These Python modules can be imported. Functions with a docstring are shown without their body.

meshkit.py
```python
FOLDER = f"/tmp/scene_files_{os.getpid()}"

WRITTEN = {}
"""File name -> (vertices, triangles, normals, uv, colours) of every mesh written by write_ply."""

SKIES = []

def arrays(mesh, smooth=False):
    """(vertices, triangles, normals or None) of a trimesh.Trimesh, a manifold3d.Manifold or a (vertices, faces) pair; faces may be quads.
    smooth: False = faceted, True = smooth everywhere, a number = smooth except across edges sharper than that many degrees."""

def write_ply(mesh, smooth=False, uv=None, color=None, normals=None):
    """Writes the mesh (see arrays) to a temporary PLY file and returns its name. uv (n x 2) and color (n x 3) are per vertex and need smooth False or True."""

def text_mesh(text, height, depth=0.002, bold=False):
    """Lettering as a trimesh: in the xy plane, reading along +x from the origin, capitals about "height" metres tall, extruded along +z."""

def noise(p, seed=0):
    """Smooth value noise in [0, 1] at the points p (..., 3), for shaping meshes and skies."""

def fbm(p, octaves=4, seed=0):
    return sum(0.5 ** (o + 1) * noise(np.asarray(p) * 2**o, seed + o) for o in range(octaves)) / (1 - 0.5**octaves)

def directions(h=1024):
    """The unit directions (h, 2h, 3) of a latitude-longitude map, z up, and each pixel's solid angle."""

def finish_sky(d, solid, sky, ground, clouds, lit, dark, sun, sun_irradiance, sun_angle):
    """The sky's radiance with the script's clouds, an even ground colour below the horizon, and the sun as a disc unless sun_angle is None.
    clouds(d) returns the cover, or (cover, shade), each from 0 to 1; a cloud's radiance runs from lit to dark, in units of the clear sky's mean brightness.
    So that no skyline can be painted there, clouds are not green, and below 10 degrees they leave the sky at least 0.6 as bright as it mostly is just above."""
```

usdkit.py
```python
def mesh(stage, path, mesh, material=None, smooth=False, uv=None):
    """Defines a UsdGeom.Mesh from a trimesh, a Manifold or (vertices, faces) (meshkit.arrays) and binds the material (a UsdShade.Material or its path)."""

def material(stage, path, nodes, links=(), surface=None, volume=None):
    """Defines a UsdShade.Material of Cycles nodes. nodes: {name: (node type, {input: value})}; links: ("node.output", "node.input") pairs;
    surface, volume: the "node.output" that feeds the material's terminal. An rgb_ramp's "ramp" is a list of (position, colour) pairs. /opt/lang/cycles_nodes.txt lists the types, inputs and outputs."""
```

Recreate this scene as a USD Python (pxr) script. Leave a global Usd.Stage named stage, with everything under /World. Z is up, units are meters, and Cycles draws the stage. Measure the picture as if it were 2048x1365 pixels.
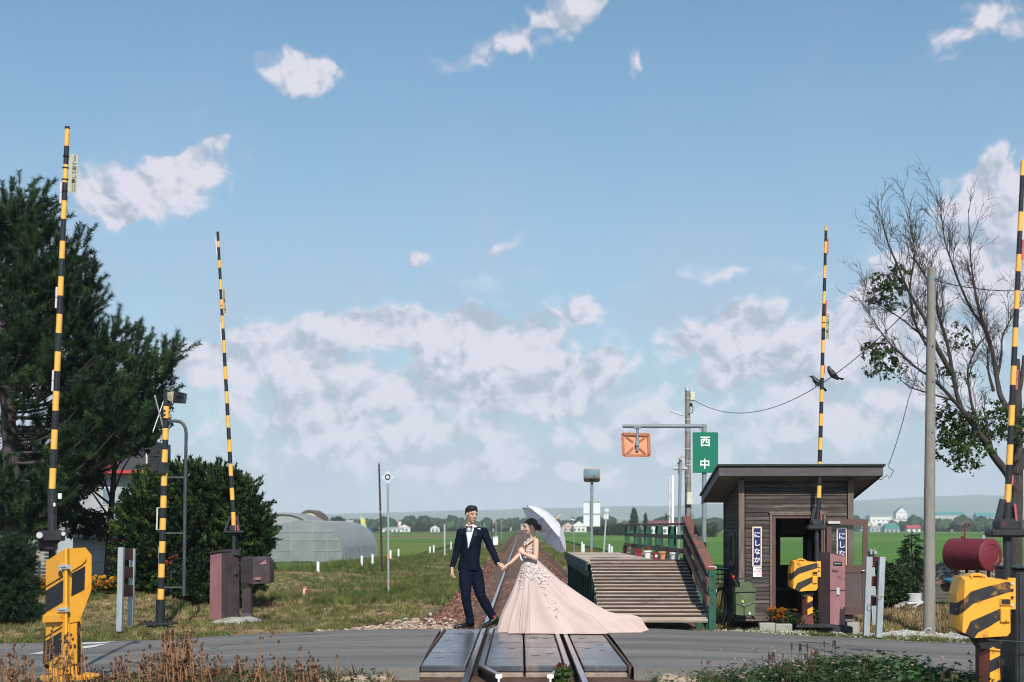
import math, random
import numpy as np, trimesh, manifold3d as m3
import usdkit, meshkit
from pxr import Gf, Sdf, Usd, UsdGeom, UsdLux, UsdShade, Vt

random.seed(7)
RNG = np.random.default_rng(7)
PI = math.pi
stage = Usd.Stage.CreateInMemory()
UsdGeom.SetStageUpAxis(stage, 'Z')
UsdGeom.SetStageMetersPerUnit(stage, 1.0)
UsdGeom.Xform.Define(stage, '/World')
UsdGeom.Scope.Define(stage, '/World/Looks')

# camera, sky, sun, exposure
EYE = 1.45                      # eye height over the crossing, metres
F = 2844.0                      # 50 mm lens in pixels of the 2048 wide photograph
HOR = 1055.0                    # horizon row: the lens is shifted up, the camera is level
cam = UsdGeom.Camera.Define(stage, '/World/camera')
cam.CreateHorizontalApertureAttr(36.0)
cam.CreateVerticalApertureAttr(36.0 * 682 / 1024)
cam.CreateFocalLengthAttr(50.0)
cam.CreateVerticalApertureOffsetAttr(36.0 * (HOR - 682.5) / 2048)
cam.CreateFStopAttr(2.4)
cam.CreateFocusDistanceAttr(20.3)
cam.CreateClippingRangeAttr(Gf.Vec2f(0.1, 60000))
cam.CreateExposureAttr(0.24)
cam.AddTranslateOp().Set((0, 0, EYE))
cam.AddRotateXOp().Set(90.0)

SUN_EL, SUN_AZ = math.radians(40), math.radians(171)     # behind the camera, a little to its right
SKY = 0.14
s_ = np.array([math.sin(SUN_AZ) * math.cos(SUN_EL), math.cos(SUN_AZ) * math.cos(SUN_EL), math.sin(SUN_EL)])
sun = UsdLux.DistantLight.Define(stage, '/World/sun')
sun.CreateIntensityAttr(1.12)
sun.CreateAngleAttr(0.6)
sun.CreateNormalizeAttr(True)
sun.CreateColorAttr(Gf.Vec3f(1.0, 0.93, 0.84))
x_ = np.cross([0, 0, 1.0], s_); x_ /= np.linalg.norm(x_); y_ = np.cross(s_, x_)
sun.AddTransformOp().Set(Gf.Matrix4d(*[float(v) for r in (x_, y_, s_) for v in (*r, 0)], 0, 0, 0, 1))


def sky_material():
 n = {'tc': ('texture_coordinate', {}),
   'sky': ('sky_texture', {'sky_type': 'single_scattering', 'sun_disc': False, 'sun_elevation': SUN_EL, 'sun_rotation': SUN_AZ}),
   'tint': ('mix_color', {'blend_type': 'multiply', 'fac': 1.0, 'b': SKY_TINT, 'use_clamp': False}),
   'sep': ('separate_xyz', {}), 'az': ('math', {'math_type': 'arctan2'}), 'el': ('math', {'math_type': 'arcsine'}), 'a0': ('combine_xyz', {'z': 0.0}),
   'sh': ('vector_math', {'math_type': 'add', 'vector2': (0.004, 0.013, 0.0)})}
 L = [('tc.generated', 'sep.vector'), ('sep.x', 'az.value1'), ('sep.y', 'az.value2'), ('sep.z', 'el.value1'), ('az.value', 'a0.x'), ('el.value', 'a0.y'), ('a0.vector', 'sh.vector1')]
 # single clouds: (azimuth, elevation, half width, half height, tilt, strength), radians
 px = lambda x, y, w, h, t=0, k=1.0: ((x - 1024) / F, (HOR - y) / F, w / F, h / F, t, k)
 blobs = [px(345, 405, 225, 85, .30, 1.0), px(430, 345, 75, 60, .5, .7), px(240, 430, 120, 65, 0, .6),
    px(620, 192, 130, 66, .1, 1.05), px(1060, 95, 230, 55, .42, .72), px(1190, 45, 120, 50, .5, .6), px(1268, 150, 55, 42, .5, .6),
    px(1940, 120, 200, 75, .55, .62), px(2035, 185, 60, 40, .4, .6), px(1370, 30, 80, 36, .2, .5), px(440, 268, 50, 30, .7, .4),
    px(815, 525, 90, 40, .15, .7), px(1010, 505, 100, 28, .2, .5),
    px(600, 700, 270, 80, .22, .95), px(760, 655, 120, 55, 0, .8), px(930, 665, 190, 70, 0, 1.05), px(1130, 615, 110, 42, .15, .85),
    px(1010, 760, 120, 60, .2, .5), px(1130, 775, 170, 70, .45, .95), px(430, 740, 160, 60, .1, .75), px(760, 800, 330, 60, 0, .35),
    px(1520, 640, 70, 42, 0, .9), px(1990, 510, 300, 190, .35, 1.25), px(1930, 385, 85, 75, .2, 1.0), px(1790, 600, 190, 90, .45, .8),
    px(1700, 730, 240, 75, .35, .9), px(1480, 545, 150, 26, .15, .35), px(1440, 770, 150, 45, .2, .55),
    px(620, 850, 160, 36, .1, .5), px(960, 880, 260, 40, 0, .5), px(1250, 850, 200, 40, .1, .45), px(1800, 840, 280, 60, .1, .55), px(1060, 945, 240, 26, 0, .3),
    px(780, 755, 520, 150, .05, .5), px(1050, 700, 300, 110, .1, .35), px(1760, 690, 460, 220, .25, .62), px(1480, 720, 300, 90, .1, .4), px(1200, 830, 600, 90, 0, .3), px(560, 860, 330, 80, 0, .3), px(640, 900, 380, 44, 0, .35), px(1300, 930, 420, 40, 0, .35), px(1400, 690, 160, 60, .2, .5), px(850, 930, 300, 30, .05, .35), px(1000, 560, 620, 46, .06, .26)]

 def field(q, src):
  """Cloud density at a direction: single clouds, cauliflower puffs and fine noise."""
  n.update({'wn' + q: ('noise_texture', {'dimensions': '2D', 'scale': 11.0, 'detail': 3.0, 'roughness': 0.6}), 'wm' + q: ('vector_math', {'math_type': 'multiply_add', 'vector2': (0.07, 0.05, 0.0), 'vector3': (-0.035, -0.025, 0.0)}),
      'aw' + q: ('vector_math', {'math_type': 'add'}), 'sq' + q: ('vector_math', {'math_type': 'multiply', 'vector2': (1.0, 1.5, 1.0)}),
      'n1' + q: ('noise_texture', {'dimensions': '2D', 'scale': 17.0, 'detail': 8.0, 'roughness': 0.6}),
      'vo' + q: ('voronoi_texture', {'feature': 'f1', 'dimensions': '2D', 'scale': 34.0, 'detail': 2.0, 'roughness': 0.5, 'lacunarity': 2.4}),
      'vk' + q: ('math', {'math_type': 'multiply_add', 'value2': -0.55, 'value3': 0.26}), 'nk' + q: ('math', {'math_type': 'multiply_add', 'value2': 1.35, 'value3': -0.70}),
      's0' + q: ('math', {'math_type': 'minimum', 'value2': 0.95}), 's1' + q: ('math', {'math_type': 'add'}), 's2' + q: ('math', {'math_type': 'add'}),
      's3' + q: ('math', {'math_type': 'add'}), 'low' + q: ('map_range', {'range_type': 'smoothstep', 'from_min': 0.015, 'from_max': 0.19, 'to_min': 0.20, 'to_max': 0.0})})
  L.extend([(src, 'wn%s.vector' % q), ('wn%s.color' % q, 'wm%s.vector1' % q), (src, 'aw%s.vector1' % q), ('wm%s.vector' % q, 'aw%s.vector2' % q), (src, 'sq%s.vector1' % q), ('sq%s.vector' % q, 'n1%s.vector' % q),
      ('aw%s.vector' % q, 'vo%s.vector' % q), ('vo%s.distance' % q, 'vk%s.value1' % q), ('n1%s.fac' % q, 'nk%s.value1' % q)])
  prev = None
  for i, (az, el, w, h, t, k) in enumerate(blobs if q == 'a' else []):
   m, g, kk = f'm{q}{i}', f'g{q}{i}', f'k{q}{i}'
   n[m] = ('mapping', {'mapping_type': 'texture', 'location': (az, el, 0), 'rotation': (0, 0, t), 'scale': (w, h, 1)})
   n[g] = ('gradient_texture', {'gradient_type': 'spherical'}); n[kk] = ('math', {'math_type': 'multiply_add', 'value2': k, 'value3': 0.0})
   L.extend([(f'aw{q}.vector', m + '.vector'), (m + '.vector', g + '.vector'), (g + '.fac', kk + '.value1')] + ([(prev + '.value', kk + '.value3')] if prev else []))
   prev = kk
  L.extend([('vk%s.value' % q, 's1%s.value1' % q), ('nk%s.value' % q, 's1%s.value2' % q)])
  if q == 'b':
   n.pop('s0b'); n.pop('lowb'); n.pop('s2b'); n.pop('s3b')
   return 's1b.value'
  n.update({'near': ('math', {'math_type': 'multiply_add', 'value2': 1.3, 'value3': 0.30, 'use_clamp': True}), 'nm': ('math', {'math_type': 'multiply'}), 'gain': ('math', {'math_type': 'multiply', 'value2': 1.2})})
  L.extend([(prev + '.value', 'gain.value1'), ('gain.value', 's0a.value1'), ('el.value', 'lowa.value'), ('s0a.value', 's2a.value1'), ('lowa.result', 's2a.value2'), ('s2a.value', 'near.value1'),
      ('near.value', 'nm.value1'), ('s1a.value', 'nm.value2'), ('nm.value', 's3a.value1'), ('s2a.value', 's3a.value2')])
  return 's3%s.value' % q

 d0, d1 = field('a', 'a0.vector'), field('b', 'sh.vector')
 n.update({'cov': ('map_range', {'range_type': 'smoothstep', 'from_min': 0.06, 'from_max': 0.56, 'to_min': 0.0, 'to_max': 0.97}),
     'veil': ('map_range', {'range_type': 'smoothstep', 'from_min': 0.0, 'from_max': 0.36, 'to_min': 0.97, 'to_max': 0.10}), 'vn': ('math', {'math_type': 'multiply_add', 'value2': 0.9, 'value3': 0.42}), 'vv': ('math', {'math_type': 'multiply', 'use_clamp': True}), 'cv': ('math', {'math_type': 'maximum'}),
     'df': ('math', {'math_type': 'subtract'}), 'lit': ('map_range', {'range_type': 'smoothstep', 'from_min': -0.34, 'from_max': 0.20, 'to_min': 0.0, 'to_max': 1.0}),
     'thin': ('map_range', {'range_type': 'smoothstep', 'from_min': 0.2, 'from_max': 0.8, 'to_min': 0.0, 'to_max': 1.0}),
     'vcol': ('mix_color', {'a': VEIL, 'b': CLOUD_LIT, 'use_clamp': False}), 'ccol': ('mix_color', {'a': CLOUD_DARK, 'b': CLOUD_LIT, 'use_clamp': False}), 'c2': ('mix_color', {'a': VEIL, 'use_clamp': False}),
     'fin': ('mix_color', {'use_clamp': False}), 'bg': ('background_shader', {'strength': SKY})})
 L += [(d0, 'cov.value'), ('el.value', 'veil.value'), ('cov.result', 'cv.value1'), ('wna.fac', 'vn.value1'), ('veil.result', 'vv.value1'), ('vn.value', 'vv.value2'), ('vv.value', 'cv.value2'), ('s1a.value', 'df.value1'), (d1, 'df.value2'), ('df.value', 'lit.value'), ('lit.result', 'ccol.fac'),
    ('cov.result', 'c2.fac'), ('ccol.result', 'c2.b'), ('sky.color', 'tint.a'), ('tint.result', 'fin.a'), ('c2.result', 'fin.b'), ('cv.value', 'fin.fac'), ('fin.result', 'bg.color')]
 for k in ('thin', 'vcol'):
  n.pop(k)
 return usdkit.material(stage, '/World/Looks/sky', n, L, surface='bg.background')


SKY_TINT = (0.49, 0.72, 0.76)
VEIL = (2.75, 3.08, 3.9)
CLOUD_LIT, CLOUD_DARK = (4.75, 4.6, 5.2), (2.55, 3.0, 3.65)
dome = UsdLux.DomeLight.Define(stage, '/World/sky')
dome.GetPrim().SetCustomDataByKey('kind', 'structure')
UsdShade.MaterialBindingAPI.Apply(dome.GetPrim()).Bind(sky_material())

# materials
MATS = {}


def mat(name, col, var=0.12, scale=6.0, rough=0.7, bump=0.0, bscale=40.0, metal=0.0, stretch=(1, 1, 1), rand=0.0, spec=0.4, dirt=None, dirt_at=(0.55, 0.7), dirt_scale=3.0, coat=0.0, detail=6.0, trans=0.0, sheen=0.0, dstretch=(1, 1, 1)):
 """Principled material: colour varied by object space noise, optional worn or dirty patches of another colour, bump, random tone per object."""
 if name in MATS:
  return MATS[name]
 c = np.array(col, float)
 lo, hi = np.clip(c * (1 - var), 0, 1), np.clip(c * (1 + var), 0, 1)
 n = {'tc': ('texture_coordinate', {}), 'mp': ('mapping', {'scale': stretch}),
   'no': ('noise_texture', {'scale': scale, 'detail': detail, 'roughness': 0.62}),
   'rp': ('rgb_ramp', {'ramp': [(0.3, lo), (0.7, hi)]}),
   'p': ('principled_bsdf', {'roughness': rough, 'metallic': metal, 'specular_ior_level': spec, 'coat_weight': coat, 'sheen_weight': sheen})}
 L = [('tc.object', 'mp.vector'), ('mp.vector', 'no.vector'), ('no.fac', 'rp.fac')]
 out = 'rp.color'
 if dirt is not None:
  n |= {'dm': ('mapping', {'scale': dstretch}), 'dn': ('noise_texture', {'scale': dirt_scale, 'detail': 8.0, 'roughness': 0.68}),
     'dr': ('map_range', {'range_type': 'smoothstep', 'from_min': dirt_at[0], 'from_max': dirt_at[1]}),
     'dx': ('mix_color', {'b': dirt})}
  L += [('tc.object', 'dm.vector'), ('dm.vector', 'dn.vector'), ('dn.fac', 'dr.value'), ('dr.result', 'dx.fac'), (out, 'dx.a')]
  out = 'dx.result'
 if rand:
  n |= {'oi': ('object_info', {}), 'om': ('map_range', {'to_min': 1 - rand, 'to_max': 1 + rand}), 'hv': ('hsv', {})}
  L += [('oi.random', 'om.value'), ('om.result', 'hv.value'), (out, 'hv.color')]
  out = 'hv.color'
 L += [(out, 'p.base_color')]
 if bump:
  n |= {'bn': ('noise_texture', {'scale': bscale, 'detail': 5.0, 'roughness': 0.6}), 'bm': ('bump', {'strength': bump, 'distance': 0.01})}
  L += [('mp.vector', 'bn.vector'), ('bn.fac', 'bm.height'), ('bm.normal', 'p.normal')]
 surf = 'p.BSDF'
 if trans:
  n |= {'tl': ('translucent_bsdf', {}), 'mx': ('mix_closure', {'fac': trans})}
  L += [(out, 'tl.color'), ('p.BSDF', 'mx.closure1'), ('tl.BSDF', 'mx.closure2')]
  surf = 'mx.closure'
 MATS[name] = usdkit.material(stage, '/World/Looks/' + name, n, L, surface=surf)
 return MATS[name]


def glass(name, tint=(1, 1, 1), ior=1.45, rough=0.02, gloss=(0.9, 0.95, 1.0)):
 if name not in MATS:
  MATS[name] = usdkit.material(stage, '/World/Looks/' + name, {'t': ('transparent_bsdf', {'color': tint}), 'g': ('glossy_bsdf', {'color': gloss, 'roughness': rough}),
          'f': ('fresnel', {'IOR': ior}), 'm': ('mix_closure', {})},
          [('f.fac', 'm.fac'), ('t.BSDF', 'm.closure1'), ('g.BSDF', 'm.closure2')], surface='m.closure')
 return MATS[name]


def leafmat(name, col, var=0.35, rand=0.3, trans=0.3, rough=0.6, hue=0.03):
 if name not in MATS:
  c = np.array(col, float)
  n = {'oi': ('object_info', {}), 'g': ('geometry', {}), 'no': ('noise_texture', {'scale': 1.3, 'detail': 3.0}),
    'rp': ('rgb_ramp', {'ramp': [(0.3, np.clip(c * (1 - var), 0, 1)), (0.7, np.clip(c * (1 + var), 0, 1))]}),
    'hm': ('map_range', {'to_min': 0.5 - hue, 'to_max': 0.5 + hue}), 'om': ('map_range', {'to_min': 1 - rand, 'to_max': 1 + rand}),
    'rm': ('map_range', {'to_min': 1 - rand, 'to_max': 1 + rand}), 'mu': ('math', {'math_type': 'multiply'}), 'hv': ('hsv', {}),
    'p': ('principled_bsdf', {'roughness': rough, 'specular_ior_level': 0.3}), 'tl': ('translucent_bsdf', {}), 'mx': ('mix_closure', {'fac': trans})}
  L = [('g.position', 'no.vector'), ('no.fac', 'rp.fac'), ('oi.random', 'hm.value'), ('oi.random', 'om.value'), ('g.random_per_island', 'rm.value'),
    ('om.result', 'mu.value1'), ('rm.result', 'mu.value2'), ('mu.value', 'hv.value'), ('hm.result', 'hv.hue'), ('rp.color', 'hv.color'),
    ('hv.color', 'p.base_color'), ('hv.color', 'tl.color'), ('p.BSDF', 'mx.closure1'), ('tl.BSDF', 'mx.closure2')]
  MATS[name] = usdkit.material(stage, '/World/Looks/' + name, n, L, surface='mx.closure')
 return MATS[name]


# scene helpers
USED = {}


def numbered(parent, name):
 k = USED.get((parent, name), 0)
 USED[(parent, name)] = k + 1
 return f'{parent}/{name}' if k == 0 else f'{parent}/{name}_{k:03d}'


def tag(prim, label=None, cat=None, group=None, kind=None):
 for k, v in (('label', label), ('category', cat), ('group', group), ('kind', kind)):
  if v:
   prim.SetCustomDataByKey(k, v)
 return prim


class Thing:
 """An Xform at the thing's base; add() takes meshes in world coordinates and hangs them below as parts."""

 def __init__(self, name, label, cat, base=(0, 0, 0), group=None, kind=None):
  self.path = numbered('/World', name)
  self.base = np.array(base, float)
  x = UsdGeom.Xform.Define(stage, self.path)
  x.AddTranslateOp().Set(Gf.Vec3d(*map(float, base)))
  tag(x.GetPrim(), label, cat, group, kind)

 def add(self, name, mesh, m, smooth=False, under=None, label=None, kind=None):
  p = numbered(under or self.path, name)
  v, f, n = meshkit.arrays(mesh, smooth)
  g = usdkit.mesh(stage, p, (v - self.base, f), m)
  if n is not None:
   g.CreateNormalsAttr(Vt.Vec3fArray.FromNumpy(n.astype(np.float32))); g.SetNormalsInterpolation('vertex')
  tag(g.GetPrim(), label, kind=kind)
  return p

 def copy(self, loc, rz=0.0, label=None, scale=1.0):
  src = stage.GetPrimAtPath(self.path)
  was = dict(src.GetCustomData())
  p = numbered('/World', self.path.split('/')[-1].rstrip('0123456789').rstrip('_'))
  x = UsdGeom.Xform.Define(stage, p)
  x.AddTranslateOp().Set(Gf.Vec3d(*map(float, loc))); x.AddRotateZOp().Set(math.degrees(rz)); x.AddScaleOp().Set(Gf.Vec3f(scale, scale, scale))
  x.GetPrim().GetReferences().AddInternalReference(self.path)
  x.GetPrim().SetInstanceable(True)
  tag(x.GetPrim(), label or was.get('label'), was.get('category'), was.get('group'))
  return p


def single(name, mesh, m, label=None, cat=None, group=None, kind=None, smooth=False):
 p = numbered('/World', name)
 g = usdkit.mesh(stage, p, mesh, m, smooth=smooth)
 tag(g.GetPrim(), label, cat, group, kind)
 return p


def scatter(path, protos, pos, zdir=None, spin=None, scale=None, which=None, label=None, cat=None, kind=None):
 """PointInstancer: protos are (mesh, material) or (mesh, material, smooth); zdir turns each copy's z axis, spin turns it about that axis."""
 pos = np.asarray(pos, float)
 n = len(pos)
 pi = UsdGeom.PointInstancer.Define(stage, path)
 targets = []
 for k, pr in enumerate(protos):
  q = f'{path}/kind_{k}'
  usdkit.mesh(stage, q, pr[0], pr[1], smooth=pr[2] if len(pr) > 2 else False)
  targets.append(q)
 pi.CreatePrototypesRel().SetTargets(targets)
 pi.CreatePositionsAttr(Vt.Vec3fArray.FromNumpy(pos.astype(np.float32)))
 which = RNG.integers(0, len(protos), n) if which is None else np.asarray(which)
 pi.CreateProtoIndicesAttr(Vt.IntArray.FromNumpy(which.astype(np.int32)))
 spin = RNG.uniform(0, 2 * PI, n) if spin is None else np.broadcast_to(spin, n)
 z = np.tile([0, 0, 1.0], (n, 1)) if zdir is None else np.asarray(zdir, float) / np.linalg.norm(zdir, axis=1, keepdims=True)
 q1 = np.stack([np.cos(spin / 2), 0 * spin, 0 * spin, np.sin(spin / 2)], 1)
 w = 1 + z[:, 2]
 q2 = np.stack([w, -z[:, 1], z[:, 0], 0 * w], 1)
 bad = w < 1e-6
 q2[bad] = [0, 1, 0, 0]
 q2 /= np.linalg.norm(q2, axis=1, keepdims=True)
 a, b = q2, q1
 q = np.stack([a[:, 0] * b[:, 0] - a[:, 1] * b[:, 1] - a[:, 2] * b[:, 2] - a[:, 3] * b[:, 3],
      a[:, 0] * b[:, 1] + a[:, 1] * b[:, 0] + a[:, 2] * b[:, 3] - a[:, 3] * b[:, 2],
      a[:, 0] * b[:, 2] - a[:, 1] * b[:, 3] + a[:, 2] * b[:, 0] + a[:, 3] * b[:, 1],
      a[:, 0] * b[:, 3] + a[:, 1] * b[:, 2] - a[:, 2] * b[:, 1] + a[:, 3] * b[:, 0]], 1)
 pi.CreateOrientationsAttr(Vt.QuathArray([Gf.Quath(*map(float, r)) for r in q]))
 scale = np.ones(n) if scale is None else np.asarray(scale, float)
 if scale.ndim == 1:
  scale = np.repeat(scale[:, None], 3, 1)
 pi.CreateScalesAttr(Vt.Vec3fArray.FromNumpy(scale.astype(np.float32)))
 tag(pi.GetPrim(), label, cat, None, kind)
 return pi


# points from the photograph: column, row of the 2048 wide picture and a distance
def X(px, d): return (px - 1024) * d / F
def Z(py, d): return EYE - (py - HOR) * d / F
def P(px, py, d): return np.array([X(px, d), d, Z(py, d)])


# mesh helpers: all give (vertices, faces)
def cat(*ms):
 vs, fs, n = [], [], 0
 for m in ms:
  v, f, _ = meshkit.arrays(m)
  vs.append(v); fs.append(f + n); n += len(v)
 return np.vstack(vs), np.vstack(fs)


def _chamfer():
 S = np.array([(a, b, c) for a in (-1, 1) for b in (-1, 1) for c in (-1, 1)], float)
 half = np.repeat(S, 3, 0); cut = half.copy()
 for i in range(24):
  cut[i, i % 3] = 0
 v = half * 1.0 - cut * 0.1
 h = trimesh.convex.convex_hull(v)
 idx = [int(np.argmin(np.linalg.norm(v - p, axis=1))) for p in h.vertices]
 return half, cut, np.array(idx)[h.faces]


C_HALF, C_CUT, C_FACES = _chamfer()


def box(c, size, ch=0.0, rot=None):
 """A box round c; ch chamfers its edges; rot is a 3 x 3 matrix."""
 s = np.asarray(size, float) / 2
 if ch:
  v, f = C_HALF * s - C_CUT * min(ch, s.min() * 0.8), C_FACES
 else:
  b = trimesh.creation.box(2 * s); v, f = np.array(b.vertices), np.array(b.faces)
 if rot is not None:
  v = v @ np.asarray(rot).T
 return v + np.asarray(c, float), f


def bb(lo, hi, ch=0.0):
 lo, hi = np.asarray(lo, float), np.asarray(hi, float)
 return box((lo + hi) / 2, np.abs(hi - lo), ch)


def rz(a): return np.array([[math.cos(a), -math.sin(a), 0], [math.sin(a), math.cos(a), 0], [0, 0, 1]])
def ry(a): return np.array([[math.cos(a), 0, math.sin(a)], [0, 1, 0], [-math.sin(a), 0, math.cos(a)]])
def rx(a): return np.array([[1, 0, 0], [0, math.cos(a), -math.sin(a)], [0, math.sin(a), math.cos(a)]])


def xf(mesh, rot=None, loc=(0, 0, 0), scale=1.0):
 v, f = meshkit.arrays(mesh)[:2]
 v = v * scale
 if rot is not None:
  v = v @ np.asarray(rot).T
 return v + np.asarray(loc, float), f


def frame_of(d):
 d = np.asarray(d, float) / np.linalg.norm(d)
 a = np.cross(d, [0, 0, 1.0] if abs(d[2]) < 0.9 else [0, 1.0, 0]); a /= np.linalg.norm(a)
 return a, np.cross(d, a), d


def bar(p0, p1, w, h, ch=0.0, up=(0, 0, 1)):
 """A square-edged bar from p0 to p1: w across, h along up."""
 p0, p1 = np.asarray(p0, float), np.asarray(p1, float)
 d = p1 - p0; L = np.linalg.norm(d); d = d / L
 up = np.asarray(up, float)
 a = np.cross(d, up)
 if np.linalg.norm(a) < 1e-3:
  a = np.cross(d, [0, 1.0, 0])
 a /= np.linalg.norm(a); b = np.cross(a, d)
 return box((p0 + p1) / 2, (w, L, h), ch, np.stack([a, d, b], 1))


def tube(pts, r, sides=8, caps=True):
 p = np.asarray(pts, float)
 r = np.broadcast_to(np.asarray(r, float), len(p))
 t = np.gradient(p, axis=0) if len(p) > 2 else np.tile(p[1] - p[0], (2, 1))
 t = t / (np.linalg.norm(t, axis=1, keepdims=True) + 1e-12)
 a = np.cross(t[0], [0, 0, 1.0] if abs(t[0][2]) < 0.9 else [0, 1.0, 0]); a /= np.linalg.norm(a)
 A = []
 for k in range(len(p)):
  a = a - t[k] * (a @ t[k]); a /= np.linalg.norm(a) + 1e-12
  A.append(a)
 A = np.array(A); B = np.cross(t, A)
 ang = np.arange(sides) * 2 * PI / sides
 v = (p[:, None] + r[:, None, None] * (np.cos(ang)[None, :, None] * A[:, None] + np.sin(ang)[None, :, None] * B[:, None])).reshape(-1, 3)
 i, j = np.meshgrid(np.arange(len(p) - 1), np.arange(sides), indexing='ij')
 q = np.stack([i * sides + j, i * sides + (j + 1) % sides, (i + 1) * sides + (j + 1) % sides, (i + 1) * sides + j], -1).reshape(-1, 4)
 f = np.vstack([q[:, [0, 1, 2]], q[:, [0, 2, 3]]])
 if caps:
  n = len(v); v = np.vstack([v, p[:1], p[-1:]]); k = np.arange(sides); e = (len(p) - 1) * sides
  f = np.vstack([f, np.stack([np.full(sides, n), (k + 1) % sides, k], 1), np.stack([np.full(sides, n + 1), e + k, e + (k + 1) % sides], 1)])
 return v, f


def cyl(p0, p1, r, sides=14, r1=None):
 return tube([p0, p1], [r, r if r1 is None else r1], sides)


def lathe(profile, sides=24, c=(0, 0, 0)):
 """profile: (radius, z) pairs."""
 p = np.array(profile, float)
 ang = np.arange(sides) * 2 * PI / sides
 v = np.stack([p[:, None, 0] * np.cos(ang), p[:, None, 0] * np.sin(ang), np.repeat(p[:, 1:2], sides, 1)], -1).reshape(-1, 3)
 i, j = np.meshgrid(np.arange(len(p) - 1), np.arange(sides), indexing='ij')
 q = np.stack([i * sides + j, i * sides + (j + 1) % sides, (i + 1) * sides + (j + 1) % sides, (i + 1) * sides + j], -1).reshape(-1, 4)
 return v + np.asarray(c, float), np.vstack([q[:, [0, 1, 2]], q[:, [0, 2, 3]]])


def prism(poly, depth, o=(0, 0, 0), u=(1, 0, 0), w=(0, 0, 1)):
 """A polygon (or shapely shape) in the plane of u and w at o, thickened by depth along u x w (towards -y for the default)."""
 from shapely.geometry import Polygon
 g = poly if hasattr(poly, 'geom_type') else Polygon(poly)
 m = trimesh.creation.extrude_polygon(g, depth, engine='earcut')
 u, w = np.asarray(u, float), np.asarray(w, float)
 n = np.cross(u, w)
 return m.vertices @ np.stack([u, w, n]) + np.asarray(o, float), np.array(m.faces)


def glyph(ch, h, o, u=(1, 0, 0), w=(0, 0, 1), depth=0.003):
 """One character, h metres high, its lower left corner at o."""
 from shapely.geometry import Polygon
 ms = []
 for rings in GLYPHS[ch]:
  r = [np.array(x, float).reshape(-1, 2) * h / 100 + [0, 0.09 * h] for x in rings]
  g = Polygon(r[0], r[1:]).buffer(0)
  for s in getattr(g, 'geoms', [g]):
   if s.area > 0:
    ms.append(prism(s, depth, o, u, w))
 return cat(*ms)


def sphere(c, r, sub=2):
 m = trimesh.creation.icosphere(sub, 1.0)
 return m.vertices * np.asarray(r, float) + np.asarray(c, float), np.array(m.faces)


def ribbon(pts, width, side=(0, 1, 0)):
 p = np.asarray(pts, float); s = np.asarray(side, float) * np.reshape(width, (-1, 1)) / 2
 v = np.stack([p - s, p + s], 1).reshape(-1, 3)
 f = [(2 * i, 2 * i + 1, 2 * i + 3, 2 * i + 2) for i in range(len(p) - 1)]
 return v, np.array([t for a, b, c, d in f for t in ((a, b, c), (a, c, d))])


def rock(r, seed, sub=1, flat=0.7):
 m = trimesh.creation.icosphere(sub, 1.0)
 v = m.vertices.copy()
 n = meshkit.noise(v * 1.7 + seed * 13.1, seed)
 v *= (0.65 + 0.7 * n)[:, None]
 return v * np.array([r, r * 0.85, r * flat]), np.array(m.faces)


def smooth(x, a, b):
 t = np.clip((np.asarray(x, float) - a) / (b - a), 0, 1)
 return t * t * (3 - 2 * t)


def lerp(a, b, t): return a + (b - a) * t
def hull(*pts): m = trimesh.convex.convex_hull(np.vstack([np.asarray(p, float).reshape(-1, 3) for p in pts])); return np.array(m.vertices), np.array(m.faces)
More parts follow.
